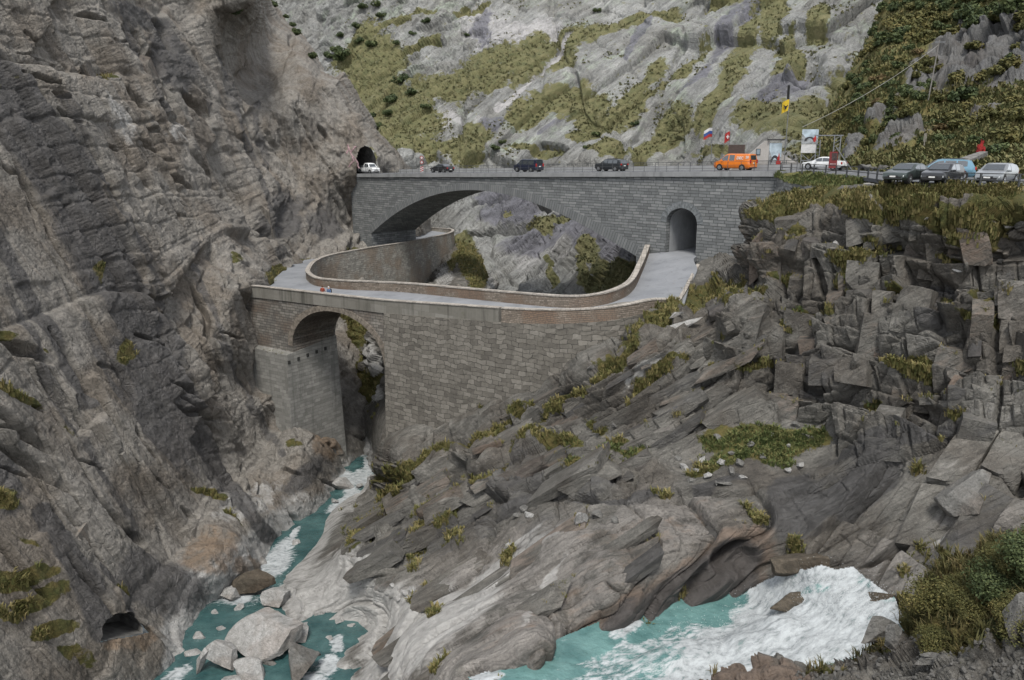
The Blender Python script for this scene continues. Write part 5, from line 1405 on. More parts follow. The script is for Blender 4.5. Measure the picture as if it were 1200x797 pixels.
p, n = surf('D', 1118, 150); shrub('round_bush', 'r5', p, 2.4, 'wide reddish brown bush on the slope above the pale blue estate car', None, .6)


def conifer(name, loc, h, label, group=None, seed=0):
    r = np.random.RandomState(seed)
    e = empty(name, loc, 0, label, 'tree', group)
    mb = MB(); mb.bar((0, 0, -.3), (0, 0, h * .95), h * .035, n=7, r2=.15); mb.build('trunk', M_bark, e)
    V = []; tone = []
    for k in range(2600):
        t = r.uniform(.08, 1) ** .8; z = h * t; rad = (1 - t) * h * .27 * (0.75 + .25 * math.sin(t * 40)) + .05
        a = r.uniform(0, 6.283); q = rad * r.uniform(.25, 1.05) ** .6 * (1 + .25 * math.sin(a * 3 + seed))
        c = np.array([math.cos(a) * q, math.sin(a) * q, z - q * .35]); d = np.array([math.cos(a), math.sin(a), -.35 + r.normal(0, .3)]); s = np.array([-math.sin(a), math.cos(a), r.normal(0, .3)])
        l = h * .035 * r.uniform(.6, 1.4)
        V += [c - d * l, c + s * l * .35, c + d * l, c - s * l * .35]; tone += [r.uniform(0, 1)] * 4
    mesh_np('crown', np.array(V), np.arange(len(V)).reshape(-1, 4), M_leafd, e, smooth=False, attrs=dict(tone=tone))
    return e


p, n = surf('D', 1043, 163); conifer('fir_tree', p, 4.9, 'dark green fir tree standing among the scrub left of the thin post', None, 3)
# foreground bush, bottom right
for (x, y, r, k, lab) in [(1168, 672, 1.85, 'dn', 'tall dark green bush at the bottom right corner'), (1110, 690, 1.8, 'on', 'olive yellow bush beside the smooth slab near the waterfall'), (1218, 645, 1.9, 'dn', 'dark bush at the right edge of the near bank, the topmost'), (1095, 725, 1.2, 'on', 'low olive bush just above the flat fallen slab')]:
    p, n = surf('N', min(x, 1260), y + 26); shrub('near_bush', k, p - np.array([0, 0, .15]), r, lab, None, .85, rs.uniform(0, 6))
for i in range(16):
    x = rs.uniform(1075, 1215); y = rs.uniform(650, 745)
    if y < 640 + (1215 - x) * .55 - 20: continue
    p, n = surf('N', x, y); k = rs.choice(('dn', 'on', 'on'))
    shrub('near_undergrowth', k, p - np.array([0, 0, .2]), rs.uniform(.7, 1.3), {'d': 'dark leafy undergrowth plant on the near bank', 'o': 'olive leafy undergrowth plant on the near bank'}[k[0]], {'d': 'dark undergrowth on the near bank', 'o': 'olive undergrowth on the near bank'}[k[0]], .8, rs.uniform(0, 6))
pN = scatter('N', .14, .55, 12, .08, scale=1.2)
tag(tufts('near_grass', pN, .38, leaf_mat('near_grass', [(.032, .036, .012), (.068, .062, .02), (.13, .10, .045)]), 7, .5, .9, 13, .04), kind='stuff')

# ------------------------------------------------------------------ boulders
def boulder_mesh(name, dims, seed, mat, cuts=15, rough=.05, sub=3, cut=(.62, .95)):
    r = np.random.RandomState(seed)
    bm = bmesh.new(); bmesh.ops.create_icosphere(bm, subdivisions=sub + 2 if sub else 1, radius=1)
    v = np.array([x.co for x in bm.verts])
    for k in range(cuts):
        d = r.normal(0, 1, 3); d /= np.linalg.norm(d); h = r.uniform(cut[0] * .82, cut[1] * .92)
        t = v @ d - h; v = v - np.outer(np.maximum(t, 0), d)
    v = v * np.array(dims) / 2 / .85
    nn = v / (np.linalg.norm(v, axis=1)[:, None] + 1e-9)
    v = v + nn * (rough * min(dims) * fbm(v / (min(dims) * .35) + seed, 4, seed))[:, None]
    for a, b in zip(bm.verts, v): a.co = b
    me = bpy.data.meshes.new(name); bm.to_mesh(me); bm.free(); me.materials.append(mat)
    o = bpy.data.objects.new(name, me); COL.objects.link(o); return o


def stone_mat(name, a, b, c=None, wet=None):
    g = N(name); v = g.coord()
    st = g.noise(g.map(v, (1.2, .6, 3.0), (.5, .3, .2)), 1, 7, .65); n = g.noise(v, 3.5, 7, .72)
    t = g.math('ADD', g.math('MULTIPLY', st, .55), g.math('MULTIPLY', n, .45))
    col = g.ramp(t, [(.36, a), (.60, b), (.75, c or tuple(min(.6, x * 1.25) for x in b))])
    return g.done(col, .85, g.bump(t, .12, .9))
FBo = frame((.75, .3, -.5), (.3, .8, 0))
M_white = rock_mat('washed_white_granite', FBo, [(.17, .168, .16), (.30, .297, .285), (.40, .395, .385)], .45, (3, 1, .7), light=(.47, .465, .45))
M_brownb = rock_mat('brown_river_boulder', FBo, [(.03, .026, .02), (.075, .062, .045), (.12, .10, .075)], .4, (3, 1, .7), light=(.17, .145, .11))
M_greyb = rock_mat('grey_gneiss_boulder', FBo, [(.07, .068, .064), (.14, .137, .128), (.20, .195, .183)], .45, (3, 1, .7), light=(.26, .255, .24))
M_scree = stone_mat('scree_stone', (.06, .058, .054), (.12, .116, .108), (.19, .185, .175))


def rock_at(px_, py_, z, wpx, hpx, depth, seed, mat, label, rz=0., tilt=(0, 0), name='boulder', group=None, key=None, cut=(.5, .9)):
    """boulder standing at a surveyed spot: py_ is its base, wpx its apparent width"""
    P_ = UZ(px_, py_, z) if key is None else surf(key, px_, py_)[0]
    m = np.linalg.norm(P_ - [0, 0, CAMZ]) / F
    w_, h_ = wpx * m, hpx * m
    o = boulder_mesh(name, (w_, depth, h_), seed, mat, cut=cut)
    o.location = (P_[0], P_[1] + depth * .25, P_[2] + h_ * .36); o.rotation_euler = (tilt[0], tilt[1], rz)
    return tag(o, label, 'rock', group)


rock_at(299, 698, 1.6, 44, 26, 2.6, 5, M_brownb, 'rounded brown boulder in the white rapid of the lower river', .3)
rock_at(268, 703, 1.8, 22, 14, 1.6, 6, M_white, 'small pale rock at the left edge of the rapid')
rock_at(246, 702, 1.8, 16, 10, 1.2, 7, M_brownb, 'low brown rock against the left bank of the river')
rock_at(322, 712, 1.8, 36, 18, 2.0, 8, M_white, 'flat white rock just below the brown boulder')
rock_at(312, 768, 1.9, 84, 40, 4.2, 9, M_white, 'large white cracked slab rising from the lower pool', .15, (.15, -.25), cut=(.45, .8))
rock_at(262, 788, 1.9, 34, 46, 2.2, 10, M_white, 'upright white block left of the big white slab', .3, (.1, .2), cut=(.45, .8))
rock_at(236, 792, 1.8, 13, 40, 1.0, 11, M_white, 'narrow pale splinter of rock leaning in the pool', .1, (0, .35))
rock_at(346, 754, 2.0, 46, 22, 2.6, 12, M_white, 'white block behind the pointed grey boulder', .2, cut=(.45, .8))
rock_at(352, 800, 1.9, 52, 54, 3.0, 13, M_greyb, 'tall pointed grey boulder at the bottom of the pool', .5, (.2, .2), cut=(.45, .8))
rock_at(290, 800, 1.8, 40, 22, 2.0, 14, M_white, 'low white rock at the foot of the big slab')
rock_at(312, 782, 1.8, 18, 10, 1.0, 15, M_greyb, 'small grey stone between the white slab and the pointed boulder')
rock_at(400, 575, .4, 28, 15, 2.0, 16, M_white, 'white boulder in the narrow river below the old bridge', .2)
rock_at(424, 590, .8, 26, 9, 2.0, 17, M_white, 'flat pale rock on the right bank of the narrow river', -.2)
rock_at(432, 529, .2, 22, 15, 2.4, 18, M_white, 'white boulder in the river right under the old arch', .2)
rock_at(682, 622, 0, 22, 27, 1.0, 19, M_white, 'pale upright block lying alone on the dark slab', .4, (.1, .2), key='B', cut=(.4, .7))
rock_at(1163, 283, 0, 32, 15, 1.4, 20, M_white, 'bright white broken rock in the grass near the right edge', .3, key='B', cut=(.4, .7))
rock_at(1140, 290, 0, 16, 8, .8, 21, M_white, 'small white rock left of the bright broken one', .1, key='B', cut=(.4, .7))
rock_at(1192, 275, 0, 18, 16, 1.0, 22, M_greyb, 'grey rock at the right edge above the crag', .1, key='B', cut=(.4, .7))
rock_at(795, 388, 0, 96, 12, 2.0, 23, M_white, 'long pale slab lying tilted on the grassy ridge', -.2, (.1, -.42), key='B', cut=(.35, .6))
rock_at(795, 376, 0, 26, 7, 1.0, 24, M_white, 'small flat pale slab in the grass under the old wall', -.2, (.1, -.3), key='B', cut=(.35, .6))
rock_at(1195, 745, 0, 42, 46, 1.0, 25, M_greyb, 'large grey boulder at the right edge of the near bank', .2, key='N', cut=(.5, .85))
rock_at(1031, 758, 0, 52, 30, 1.1, 26, M_greyb, 'pale square block above the scree beside the waterfall', .3, (0, -.1), key='N', cut=(.4, .7))
rock_at(1088, 772, 0, 70, 20, .9, 27, M_greyb, 'flat fallen slab lying on the scree', .1, (.1, -.1), key='N', cut=(.35, .6))
rock_at(1052, 768, 0, 22, 30, .7, 28, M_greyb, 'upright grey stone between the square block and the flat slab', .1, key='N', cut=(.4, .7))
rock_at(1132, 606, 0, 72, 44, 3.0, 29, M_greyb, 'big angular overhanging block on the slabs at right', .3, (.1, -.35), key='B', cut=(.45, .75))
rock_at(965, 706, 0, 66, 20, 1.3, 36, M_brownb, 'brown wet rock showing through the waterfall', .1, (0, -.1), cut=(.75, 1.0)).location = UZ(956, 702, 14.55)
rock_at(1040, 708, 0, 26, 12, 1.0, 31, M_brownb, 'small ochre rock at the edge of the waterfall foam').location = UZ(1036, 704, 16.0)
rock_at(955, 686, 0, 62, 16, 1.6, 32, M_brownb, 'long dark rock lip at the top of the waterfall', cut=(.75, 1.0)).location = UZ(950, 662, 16.0)
# loose blocks along the ridge ledges
rl = random.Random(5)
led = [(880, 520), (905, 508), (925, 522), (858, 528), (842, 512), (948, 514), (895, 534), (935, 500), (815, 548), (830, 556), (845, 540), (858, 552), (872, 556), (822, 536), (838, 566), (808, 560), (800, 546), (850, 566), (795, 535), (865, 543), (715, 500), (726, 505), (700, 512), (716, 494), (613, 600), (606, 606), (620, 604), (940, 546), (925, 552), (590, 640), (720, 612), (700, 606), (460, 690), (470, 695), (452, 700), (463, 702), (478, 690), (1090, 262), (1060, 270), (1120, 285), (1150, 300), (1010, 285), (985, 292), (755, 405), (748, 412), (690, 430), (1175, 310), (1185, 322), (1120, 318)]
for i, (x, y) in enumerate(led):
    o = rock_at(x + rl.uniform(-2, 2), y, 0, rl.uniform(7, 19), rl.uniform(5, 10), rl.uniform(.4, .9), 60 + i, rl.choice((M_greyb, M_white, M_greyb)), None, rl.uniform(0, 3), (rl.uniform(-.3, .3), rl.uniform(-.3, .3)), name='loose_block', key='B', cut=(.4, .75))
    tag(o, 'loose angular stone block lying on the rock outcrop', 'rock', 'loose blocks on the outcrop')
# scree, bottom right: nobody could count it
rv = np.random.RandomState(4); Vs = []; Fs = []; off = 0
pr = boulder_mesh('scree', (1, 1, 1), 90, M_scree, sub=0, cut=(.45, .85)); bv = np.array([v.co for v in pr.data.vertices]); bf = np.array([tuple(p.vertices) for p in pr.data.polygons]); bpy.data.objects.remove(pr)
for i in range(900):
    x = rv.uniform(930, 1215); y = rv.uniform(752, 812)
    if y < 752 + max(0, 1010 - x) * .45: continue
    if x > 1120 and y < 765 and rv.rand() < .6: continue
    p, n = surf('N', x, y); s = .06 + .26 * rv.rand() ** 2.2
    M = np.array(Matrix.Rotation(rv.uniform(0, 6), 3, Vector(rv.normal(0, 1, 3)).normalized())) * (s * rv.uniform(.6, 1.3, 3))
    Vs.append(bv @ M + p + [0, 0, s * .2]); Fs.append(bf + off); off += len(bv)
tag(mesh_np('scree', np.concatenate(Vs), np.concatenate(Fs), M_scree, smooth=False), kind='stuff')
# dark stones along the foot of the right hillside
for i in range(26):
    x = 1012 + i * 7.6 + rl.uniform(-2, 2); Y = 88 - i * .75
    p = U(x, 196, Y); p[2] = 37.4; w_ = rl.uniform(.7, 1.5)
    o = boulder_mesh('kerb_stone', (w_, w_ * .8, w_ * rl.uniform(.5, .95)), 120 + i, M_greyb if i % 5 == 1 else M_scree, cut=(.5, .85)); o.location = p + [0, .6, w_ * .25]; o.rotation_euler = (0, 0, rl.uniform(0, 3))
    tag(o, 'dark stone in the row along the far edge of the car park', 'rock', 'stones along the foot of the hillside')

# tufts and moss rooted along the block tops
rb_ = np.random.RandomState(61); tp = []
for bx, by, top in BLK:
    if rb_.rand() < .34:
        for q_ in top[rb_.choice(len(top), 9)]: tp.append(q_ + [0, 0, .0])
tp = np.array(tp); tag(tufts('ledge_tufts', tp, rb_.uniform(.08, .24, len(tp)), M_grass, 6, .8, .9, 62), kind='stuff')
# more pale river stones along both banks
wl = ['pale river stone lying along the lower pool or its banks', 'stones along the lower pool']
for i, (x, y, w_, h_, d_) in enumerate([(352, 722, 22, 11, 1.3), (374, 724, 16, 8, 1.), (398, 730, 20, 9, 1.2), (338, 700, 20, 11, 1.2), (232, 752, 14, 9, 1.), (222, 772, 18, 10, 1.2), (258, 742, 12, 7, .8), (280, 716, 12, 7, .8), (385, 752, 14, 7, .9), (274, 806, 26, 14, 1.5), (410, 738, 12, 7, .8), (331, 735, 14, 6, .8), (412, 598, 10, 5, .8), (392, 590, 10, 6, .8), (420, 572, 10, 5, .8), (345, 640, 12, 6, .9), (306, 724, 10, 5, .7), (250, 722, 12, 6, .8)]):
    rock_at(x, y, 1.75 if y > 690 else .6, w_, h_, d_, 300 + i, M_white, wl[0], i * .7, name='river_stone', group=wl[1], cut=(.5, .85))

rsp = np.random.RandomState(31); ds = []
TW = tW
for _ in range(2600):
    x = rsp.normal(0, 1); k = rsp.randint(0, 4); cx, cy, sx, sy = [(960, 690, 30, 12), (905, 715, 30, 14), (1010, 705, 22, 14), (860, 745, 45, 14)][k]
    X_, Y_ = cx + x * sx, cy + rsp.normal(0, 1) * sy
    p = U(X_, Y_, math.exp(float(TW(np.array([X_]), np.array([Y_]))[0]))); ds.append(p + [rsp.normal(0, .1), rsp.normal(0, .1), abs(rsp.normal(.05, .22))])
ds = np.array(ds); sz_ = rsp.uniform(.005, .018, len(ds))
oc = np.array([(1, 0, 0), (-1, 0, 0), (0, 1, 0), (0, -1, 0), (0, 0, 1.8), (0, 0, -1.8)]); of = np.array([(0, 2, 4), (2, 1, 4), (1, 3, 4), (3, 0, 4), (2, 0, 5), (1, 2, 5), (3, 1, 5), (0, 3, 5)])
Vd = (ds[:, None, :] + oc[None] * sz_[:, None, None]).reshape(-1, 3); Fd = (of[None] + np.arange(len(ds))[:, None, None] * 6).reshape(-1, 3)
tag(mesh_np('spray', Vd, Fd, plain('white_spray', (.5, .52, .53), .6), smooth=False), kind='stuff')
# ------------------------------------------------------------------ vehicles
def paint_mat(name, col, rough=.28, metal=0.):
    g = N(name); v = g.coord()
    n = g.noise(v, 2.5, 4)
    c = g.n('ShaderNodeVectorMath', operation='SCALE'); c.inputs[0].default_value = col; g.put(c.inputs['Scale'], g.rng(n, .3, .7, .9, 1.08))
    g.b.inputs['Coat Weight'].default_value = .5; g.b.inputs['Coat Roughness'].default_value = .08
    g.b.inputs['Specular IOR Level'].default_value = .5
    return g.done(c.outputs[0], rough, Metallic=metal)


M_glass = plain('dark_car_glass', (.03, .037, .042), .04, spec=1.0); M_glass.node_tree.nodes['Principled BSDF'].inputs['Coat Weight'].default_value = 1.0
M_tyre = plain('tyre_rubber', (.018, .018, .018), .85)
M_rim = plain('alloy_rim', (.32, .33, .34), .35, .8)
M_trim = plain('black_plastic_trim', (.02, .02, .021), .6)
M_head = plain('headlamp_glass', (.55, .57, .58), .12, spec=.6)
M_tail = plain('tail_lamp_red', (.32, .012, .010), .2, spec=.5)
M_plate = plain('white_number_plate', (.62, .62, .6), .5)
M_lampon = N('lit_headlamp'); M_lampon.b.inputs['Emission Color'].default_value = (1, .93, .82, 1); M_lampon.b.inputs['Emission Strength'].default_value = 4; M_lampon = M_lampon.done((.8, .8, .75), .2)


def vehicle(name, label, cat, loc, heading, paint, L, W, H, top, belt, wins, ws, rw, wheels=(.19, .81), wr=.32, zb=.22, roofw=.80, lit=False, rails=False, plates=True, group=None, twotone=None, box=None):
    """top: roof-line points (x along from the front 0..1, z fraction of H). wins: side window spans. ws/rw: windscreen and rear-screen spans on the roof line"""
    root = empty(name, loc, heading, label, cat, group)
    # local: +x forward; station x' = L/2 - f*L
    fr = np.array(sorted(set(list(np.linspace(0, 1, 31)) + [p[0] for p in top])))
    tz = np.interp(fr, [p[0] for p in top], [p[1] * H for p in top])
    bz = np.minimum(np.interp(fr, [p[0] for p in belt], [p[1] * H for p in belt]), tz - .02)
    wid = W / 2 * (1 - .16 * np.clip((.09 - fr) / .09, 0, 1) ** 2 - .10 * np.clip((fr - .93) / .07, 0, 1) ** 2)
    cab = np.clip((tz - bz) / (H - belt[1][1] * H + 1e-6), 0, 1)
    rwid = wid * (1 - (1 - roofw) * cab)
    zbot = zb + .10 * np.clip((.06 - fr) / .06, 0, 1) + .12 * np.clip((fr - .95) / .05, 0, 1)
    rows = []
    for i, f in enumerate(fr):
        w, wt, zt, b, z0 = wid[i], rwid[i], tz[i], bz[i], zbot[i]
        half = [(0, z0), (w * .86, z0), (w * .985, z0 + .14), (w, (z0 + b) / 2), (w * .975, b), (wt, zt - .07 * min(1, (zt - b) * 2)), (wt * .86, zt - .012), (0, zt)]
        ring = half + [(-y, z) for y, z in half[-2:0:-1]]
        rows.append([(L / 2 - f * L, y, z) for y, z in ring])
    n = len(rows[0]); V = np.array(rows).reshape(-1, 3); fs = []
    for i in range(len(fr) - 1):
        for k in range(n): fs.append((i * n + k, i * n + (k + 1) % n, (i + 1) * n + (k + 1) % n, (i + 1) * n + k))
    mb = MB(); mb.add(V, fs + [tuple(range(n))] + [tuple(range(len(V) - 1, len(V) - n - 1, -1))])
    body = mb.build('body', paint, root, smooth=True)
    body.data.shade_smooth() if hasattr(body.data, 'shade_smooth') else None
    try:
        body.data.set_sharp_from_angle(angle=R(40))
    except Exception: pass
    def at(f): return [float(np.interp(f, fr, a)) for a in (wid, rwid, tz, bz)]
    def side(f, t, s, off=.012):
        w, wt, zt, b = at(f); y = w * .975 + (wt - w * .975) * t; z = b + (zt - .07 * min(1, (zt - b) * 2) - b) * t
        return (L / 2 - f * L, s * (y + off), z)
    for s in (1, -1):                                              # side windows
        for a, b in wins:
            mb = MB(); m_ = 5; v = [side(a + (b - a) * k / m_, .08, s) for k in range(m_ + 1)] + [side(a + (b - a) * k / m_, .90, s) for k in range(m_, -1, -1)]
            vi = [(x, y - s * .03, z) for x, y, z in v]; N_ = len(v)
            mb.add(v + vi, [tuple(range(N_))] + [(k, (k + 1) % N_, N_ + (k + 1) % N_, N_ + k) for k in range(N_)]); mb.build('side_window', M_glass, root)
        # mirror, sill
        fm = wins[0][0] + .02; x, y, z = side(fm, 0, s); mb = MB(); mb.box((x, s * (abs(y) + .09), z + .05), (.12, .2, .15)); mb.build('mirror', paint, root, bevel=.03)
    for span, nm in ((ws, 'windscreen'), (rw, 'rear_window')):
        if span is None: continue
        a, b = span; mb = MB(); pts = []
        for f in (a, b):
            w, wt, zt, be = at(f); pts.append((L / 2 - f * L, wt * .84, zt))
        d = Vector((pts[1][0] - pts[0][0], 0, pts[1][2] - pts[0][2])); nrm = Vector((-d.z, 0, d.x)).normalized()
        if nrm.z < 0: nrm = -nrm
        o_ = nrm * .02
        q = [(pts[0][0], -pts[0][1], pts[0][2]), (pts[0][0], pts[0][1], pts[0][2]), (pts[1][0], pts[1][1], pts[1][2]), (pts[1][0], -pts[1][1], pts[1][2])]
        c_ = sum((Vector(p) for p in q), Vector()) / 4; q = [c_ + (Vector(p) - c_) * .93 for p in q]
        mb.add([p + o_ for p in q] + [p - o_ for p in q], [(0, 1, 2, 3), (7, 6, 5, 4), (0, 4, 5, 1), (1, 5, 6, 2), (2, 6, 7, 3), (3, 7, 4, 0)]); mb.build(nm, M_glass, root)
    for f in wheels:                                               # wheels with tyre and rim, in dark arches
        for s in (1, -1):
            x = L / 2 - f * L; w = at(f)[0]
            mb = MB(); mb.bar((x, s * (w - .30), wr + .02), (x, s * (w + .006), wr + .02), (wr + .06) * 2, n=20); mb.build('wheel_arch', M_trim, root)
            wh = bpy.data.objects.new('wheel', None); COL.objects.link(wh); wh.parent = root; wh.location = (x, s * (w - .09), wr); wh.empty_display_size = .2
            mb = MB(); mb.bar((0, -.11 * s, 0), (0, .115 * s, 0), wr * 2, n=22); mb.build('tyre', M_tyre, wh)
            mb = MB(); mb.bar((0, .09 * s, 0), (0, .125 * s, 0), wr * 1.28, n=16); mb.bar((0, .12 * s, 0), (0, .14 * s, 0), wr * .34, n=10); mb.build('rim', M_rim, wh)
    w0 = at(.02)[0]; zf = min(at(.05)[2], at(.05)[3]) ; zr = at(.985)[3]
    for s in (1, -1):
        mb = MB(); mb.box((L / 2 - .03 * L, s * w0 * .80, zf - .11), (.05 * L, w0 * .34, .15), rz=-s * .22); mb.build('headlight', M_lampon if lit else M_head, root, bevel=.02)
        mb = MB(); mb.box((-L / 2 + .03, s * W / 2 * .80, zr - .02), (.12, W * .13,   .24 if H < 1.7 else .42)); mb.build('tail_light', M_tail, root, bevel=.02)
    mb = MB(); mb.box((L / 2 - .01, 0, zf - .12), (.06, w0 * .95, .13)); mb.build('grille', M_trim, root)
    mb = MB(); mb.box((L / 2 - .035, 0, zb + .20), (.10, w0 * 1.55, .12)); mb.build('bumper_intake', M_trim, root)
    if plates:
        mb = MB(); mb.box((L / 2 + .025, 0, zb + .28), (.02, .42, .10)); mb.build('number_plate', M_plate, root)
        mb = MB(); mb.box((-L / 2 - .012, 0, zr - .22), (.02, .42, .11)); mb.build('number_plate', M_plate, root)
    mb = MB(); mb.box((-L / 2 + .04, 0, zb + .12), (.14, W * .86, .14)); mb.build('rear_bumper', M_trim if twotone is None else paint, root, bevel=.03)
    if rails:
        for s in (1, -1):
            mb = MB(); x0, x1 = rails; w_ = at((x0 + x1) / 2)[1] * .84
            mb.bar((L / 2 - x0 * L, s * w_, at(x0 + .03)[2] + .05), (L / 2 - x1 * L, s * w_, at(x1 - .03)[2] + .05), .04); mb.build('roof_rail', M_trim, root)
    return root


TOP = dict(
    hatch=[(0, .42), (.02, .50), (.06, .56), (.25, .66), (.42, .95), (.50, 1), (.70, 1), (.88, .93), (.97, .66), (1, .48)],
    sedan=[(0, .42), (.02, .50), (.06, .56), (.27, .66), (.43, .96), (.50, 1), (.66, .99), (.84, .72), (.97, .69), (1, .46)],
    wagon=[(0, .40), (.02, .48), (.06, .54), (.25, .64), (.40, .95), (.48, 1), (.80, .99), (.92, .93), (.98, .62), (1, .44)],
    suv=[(0, .42), (.02, .52), (.05, .58), (.24, .65), (.37, .95), (.45, 1), (.80, .98), (.92, .93), (.985, .60), (1, .42)],
    van=[(0, .36), (.02, .46), (.05, .52), (.17, .58), (.32, .95), (.38, 1), (.90, 1), (.965, .97), (.99, .60), (1, .30)])
BELT = [(0, .40), (.25, .60), (1, .63)]
BELTV = [(0, .36), (.2, .55), (1, .56)]
HEADL = math.atan2(-e_n[1], -e_n[0])         # driving towards the tunnel


def on_deck(xp, d, zoff=.035):
    """spot on the bridge lane at distance d from the near edge, seen at photo column xp"""
    lo, hi = 0., 95.
    for _ in range(40):
        m = (lo + hi) / 2; q = P_n(m, d)
        if proj(q)[0] < xp: lo = m
        else: hi = m
    return P_n(lo, d, zoff)


P_black = paint_mat('black_paint', (.012, .013, .015)); P_blue = paint_mat('midnight_blue_paint', (.010, .014, .030)); P_grey = paint_mat('dark_grey_paint', (.035, .04, .045), .3, .4)
P_or = paint_mat('orange_paint', (.58, .15, .010)); P_white = paint_mat('white_paint', (.62, .63, .63)); P_green = paint_mat('grey_green_metallic', (.055, .07, .066), .3, .5)
P_lb = paint_mat('pale_blue_metallic', (.12, .235, .31), .3, .45); P_sil = paint_mat('silver_metallic', (.27, .285, .295), .3, .6)
vehicle('parked_car'.replace('parked_', 'black_'), 'black saloon car with lit headlight driving over the left part of the road bridge', 'car', on_deck(518, 6.6), HEADL, P_black, 4.5, 1.78, 1.42, TOP['sedan'], BELT, [(.36, .52), (.53, .70)], (.28, .42), (.68, .83), lit=True)
vehicle('passenger_van', 'midnight blue passenger van with a red tail light on the bridge', 'van', on_deck(619, 6.6), HEADL, P_blue, 4.8, 1.9, 1.88, TOP['van'], BELTV, [(.24, .41), (.43, .64), (.66, .90)], (.18, .31), (.968, .988), (.19, .80), .34)
vehicle('estate_car', 'dark grey off-road estate car on the bridge between the blue van and the orange van', 'car', on_deck(716, 6.6), HEADL, P_grey, 4.6, 1.86, 1.68, TOP['suv'], BELT, [(.33, .50), (.52, .69), (.71, .86)], (.25, .36), (.925, .98), (.18, .80), .36, .26, rails=(.45, .85))
ov = vehicle('orange_van', 'orange panel van with white lettering on its side', 'van', on_deck(861, 6.6), HEADL, P_or, 4.9, 1.92, 1.96, TOP['van'], BELTV, [(.23, .40), (.43, .57)], (.18, .31), (.968, .988), (.18, .79), .34)


def text_part(name, body, size, mat, parent, loc, rot, ext=.008, align='CENTER'):
    cu = bpy.data.curves.new(name, 'FONT'); cu.body = body; cu.size = size; cu.extrude = ext; cu.align_x = align; cu.align_y = 'CENTER'; cu.offset = .012
    t = bpy.data.objects.new(name, cu); COL.objects.link(t); t.location = loc; t.rotation_euler = rot
    me = bpy.data.meshes.new_from_object(t.evaluated_get(bpy.context.evaluated_depsgraph_get())); bpy.data.objects.remove(t)
    me.materials.append(mat); o = bpy.data.objects.new(name, me); COL.objects.link(o); o.parent = parent; o.location = loc; o.rotation_euler = rot
    return o


M_lett = plain('white_lettering', (.5, .49, .47), .6)
text_part('lettering', 'DEC', .46, M_lett, ov, (-1.12, .955, 1.45), (R(80), 0, R(180)))
text_part('lettering', '20', .40, M_lett, ov, (-2.02, .90, 1.55), (R(80), 0, R(180)))
vehicle('white_car', 'white saloon car on the road behind the steel frame and dark red board', 'car', on_deck(965, 7.2), HEADL, P_white, 4.6, 1.8, 1.40, TOP['sedan'], BELT, [(.36, .52), (.53, .70)], (.28, .42), (.68, .83))
pk = vehicle('pickup_truck', 'small white pickup truck coming out of the cliff tunnel onto the bridge', 'truck', on_deck(431, 2.6), HEADL + math.pi, P_white, 4.6, 1.8, 1.85, [(0, .42), (.02, .52), (.05, .56), (.20, .58), (.30, .93), (.36, 1), (.52, 1), (.56, .95), (.565, .56), (.97, .56), (1, .50)], BELTV, [(.26, .40), (.42, .52)], (.21, .29), None, (.17, .80), .34)
mb = MB(); mb.box((-1.15, 0, 1.2), (1.9, 1.5, .3)); mb.build('cargo_cover', plain('grey_tarpaulin', (.10, .105, .11), .9), pk, bevel=.05)
HP = R(-134)
def parked(px_, py_, back):
    q = UZ(px_, py_, zp + .01); v = np.array([math.cos(HP), math.sin(HP), 0]); q = q - v * back; q[2] = zp + .01; return q
vehicle('parked_car', 'grey green saloon car parked leftmost of the row facing the rail', 'car', parked(1052, 215, 1.9), HP - .12, P_green, 4.6, 1.76, 1.42, TOP['sedan'], BELT, [(.36, .52), (.53, .70)], (.28, .42), (.68, .83))
vehicle('parked_car', 'black small hatchback parked with its bonnet to the rail beside the grey green car', 'car', parked(1094, 216, 1.8), HP - .05, P_black, 4.1, 1.72, 1.46, TOP['hatch'], BELT, [(.34, .52), (.54, .72)], (.26, .41), (.885, .965))
vehicle('parked_car', 'silver hatchback parked alone at the right end of the car park', 'car', parked(1158, 216.5, 1.9), HP - .04, P_sil, 4.3, 1.78, 1.46, TOP['hatch'], BELT, [(.34, .52), (.54, .72)], (.26, .41), (.885, .965))
q = U(1103, 206, 65); q[2] = zp + .01
vehicle('parked_car', 'pale blue estate car with roof rails parked behind the black hatchback', 'car', q, R(158), P_lb, 4.6, 1.8, 1.62, TOP['wagon'], BELT, [(.33, .50), (.52, .69), (.71, .86)], (.25, .39), (.925, .98), rails=(.48, .86))

# ------------------------------------------------------------------ street furniture
railing('car_park_railing', np.array([rd_a[3] + [0, 0, 0], U(965, 211, 77.6), U(1010, 213, 69.2), U(1050, 215, 60.7), U(1110, 216, 55.7), U(1200, 219, 51.7), U(1290, 223, 47.8)]) * [1, 1, 0] + [0, 0, zp], (.42, .85), 2.3, M_rail, 'low two bar steel rail along the outer edge of the car park', r=.06, postw=.11)
M_signw = plain('white_sign_face', (.40, .40, .395), .5); M_signr = plain('red_sign_face', (.28, .02, .017), .5)
M_flagr = plain('red_flag_cloth', (.27, .022, .02), .8); M_flagw = plain('white_flag_cloth', (.42, .42, .42), .8); M_flagb = plain('blue_flag_cloth', (.025, .055, .19), .8); M_flagy = plain('yellow_flag_cloth', (.45, .31, .02), .8); M_flagk = plain('black_flag_cloth', (.012, .012, .012), .8)


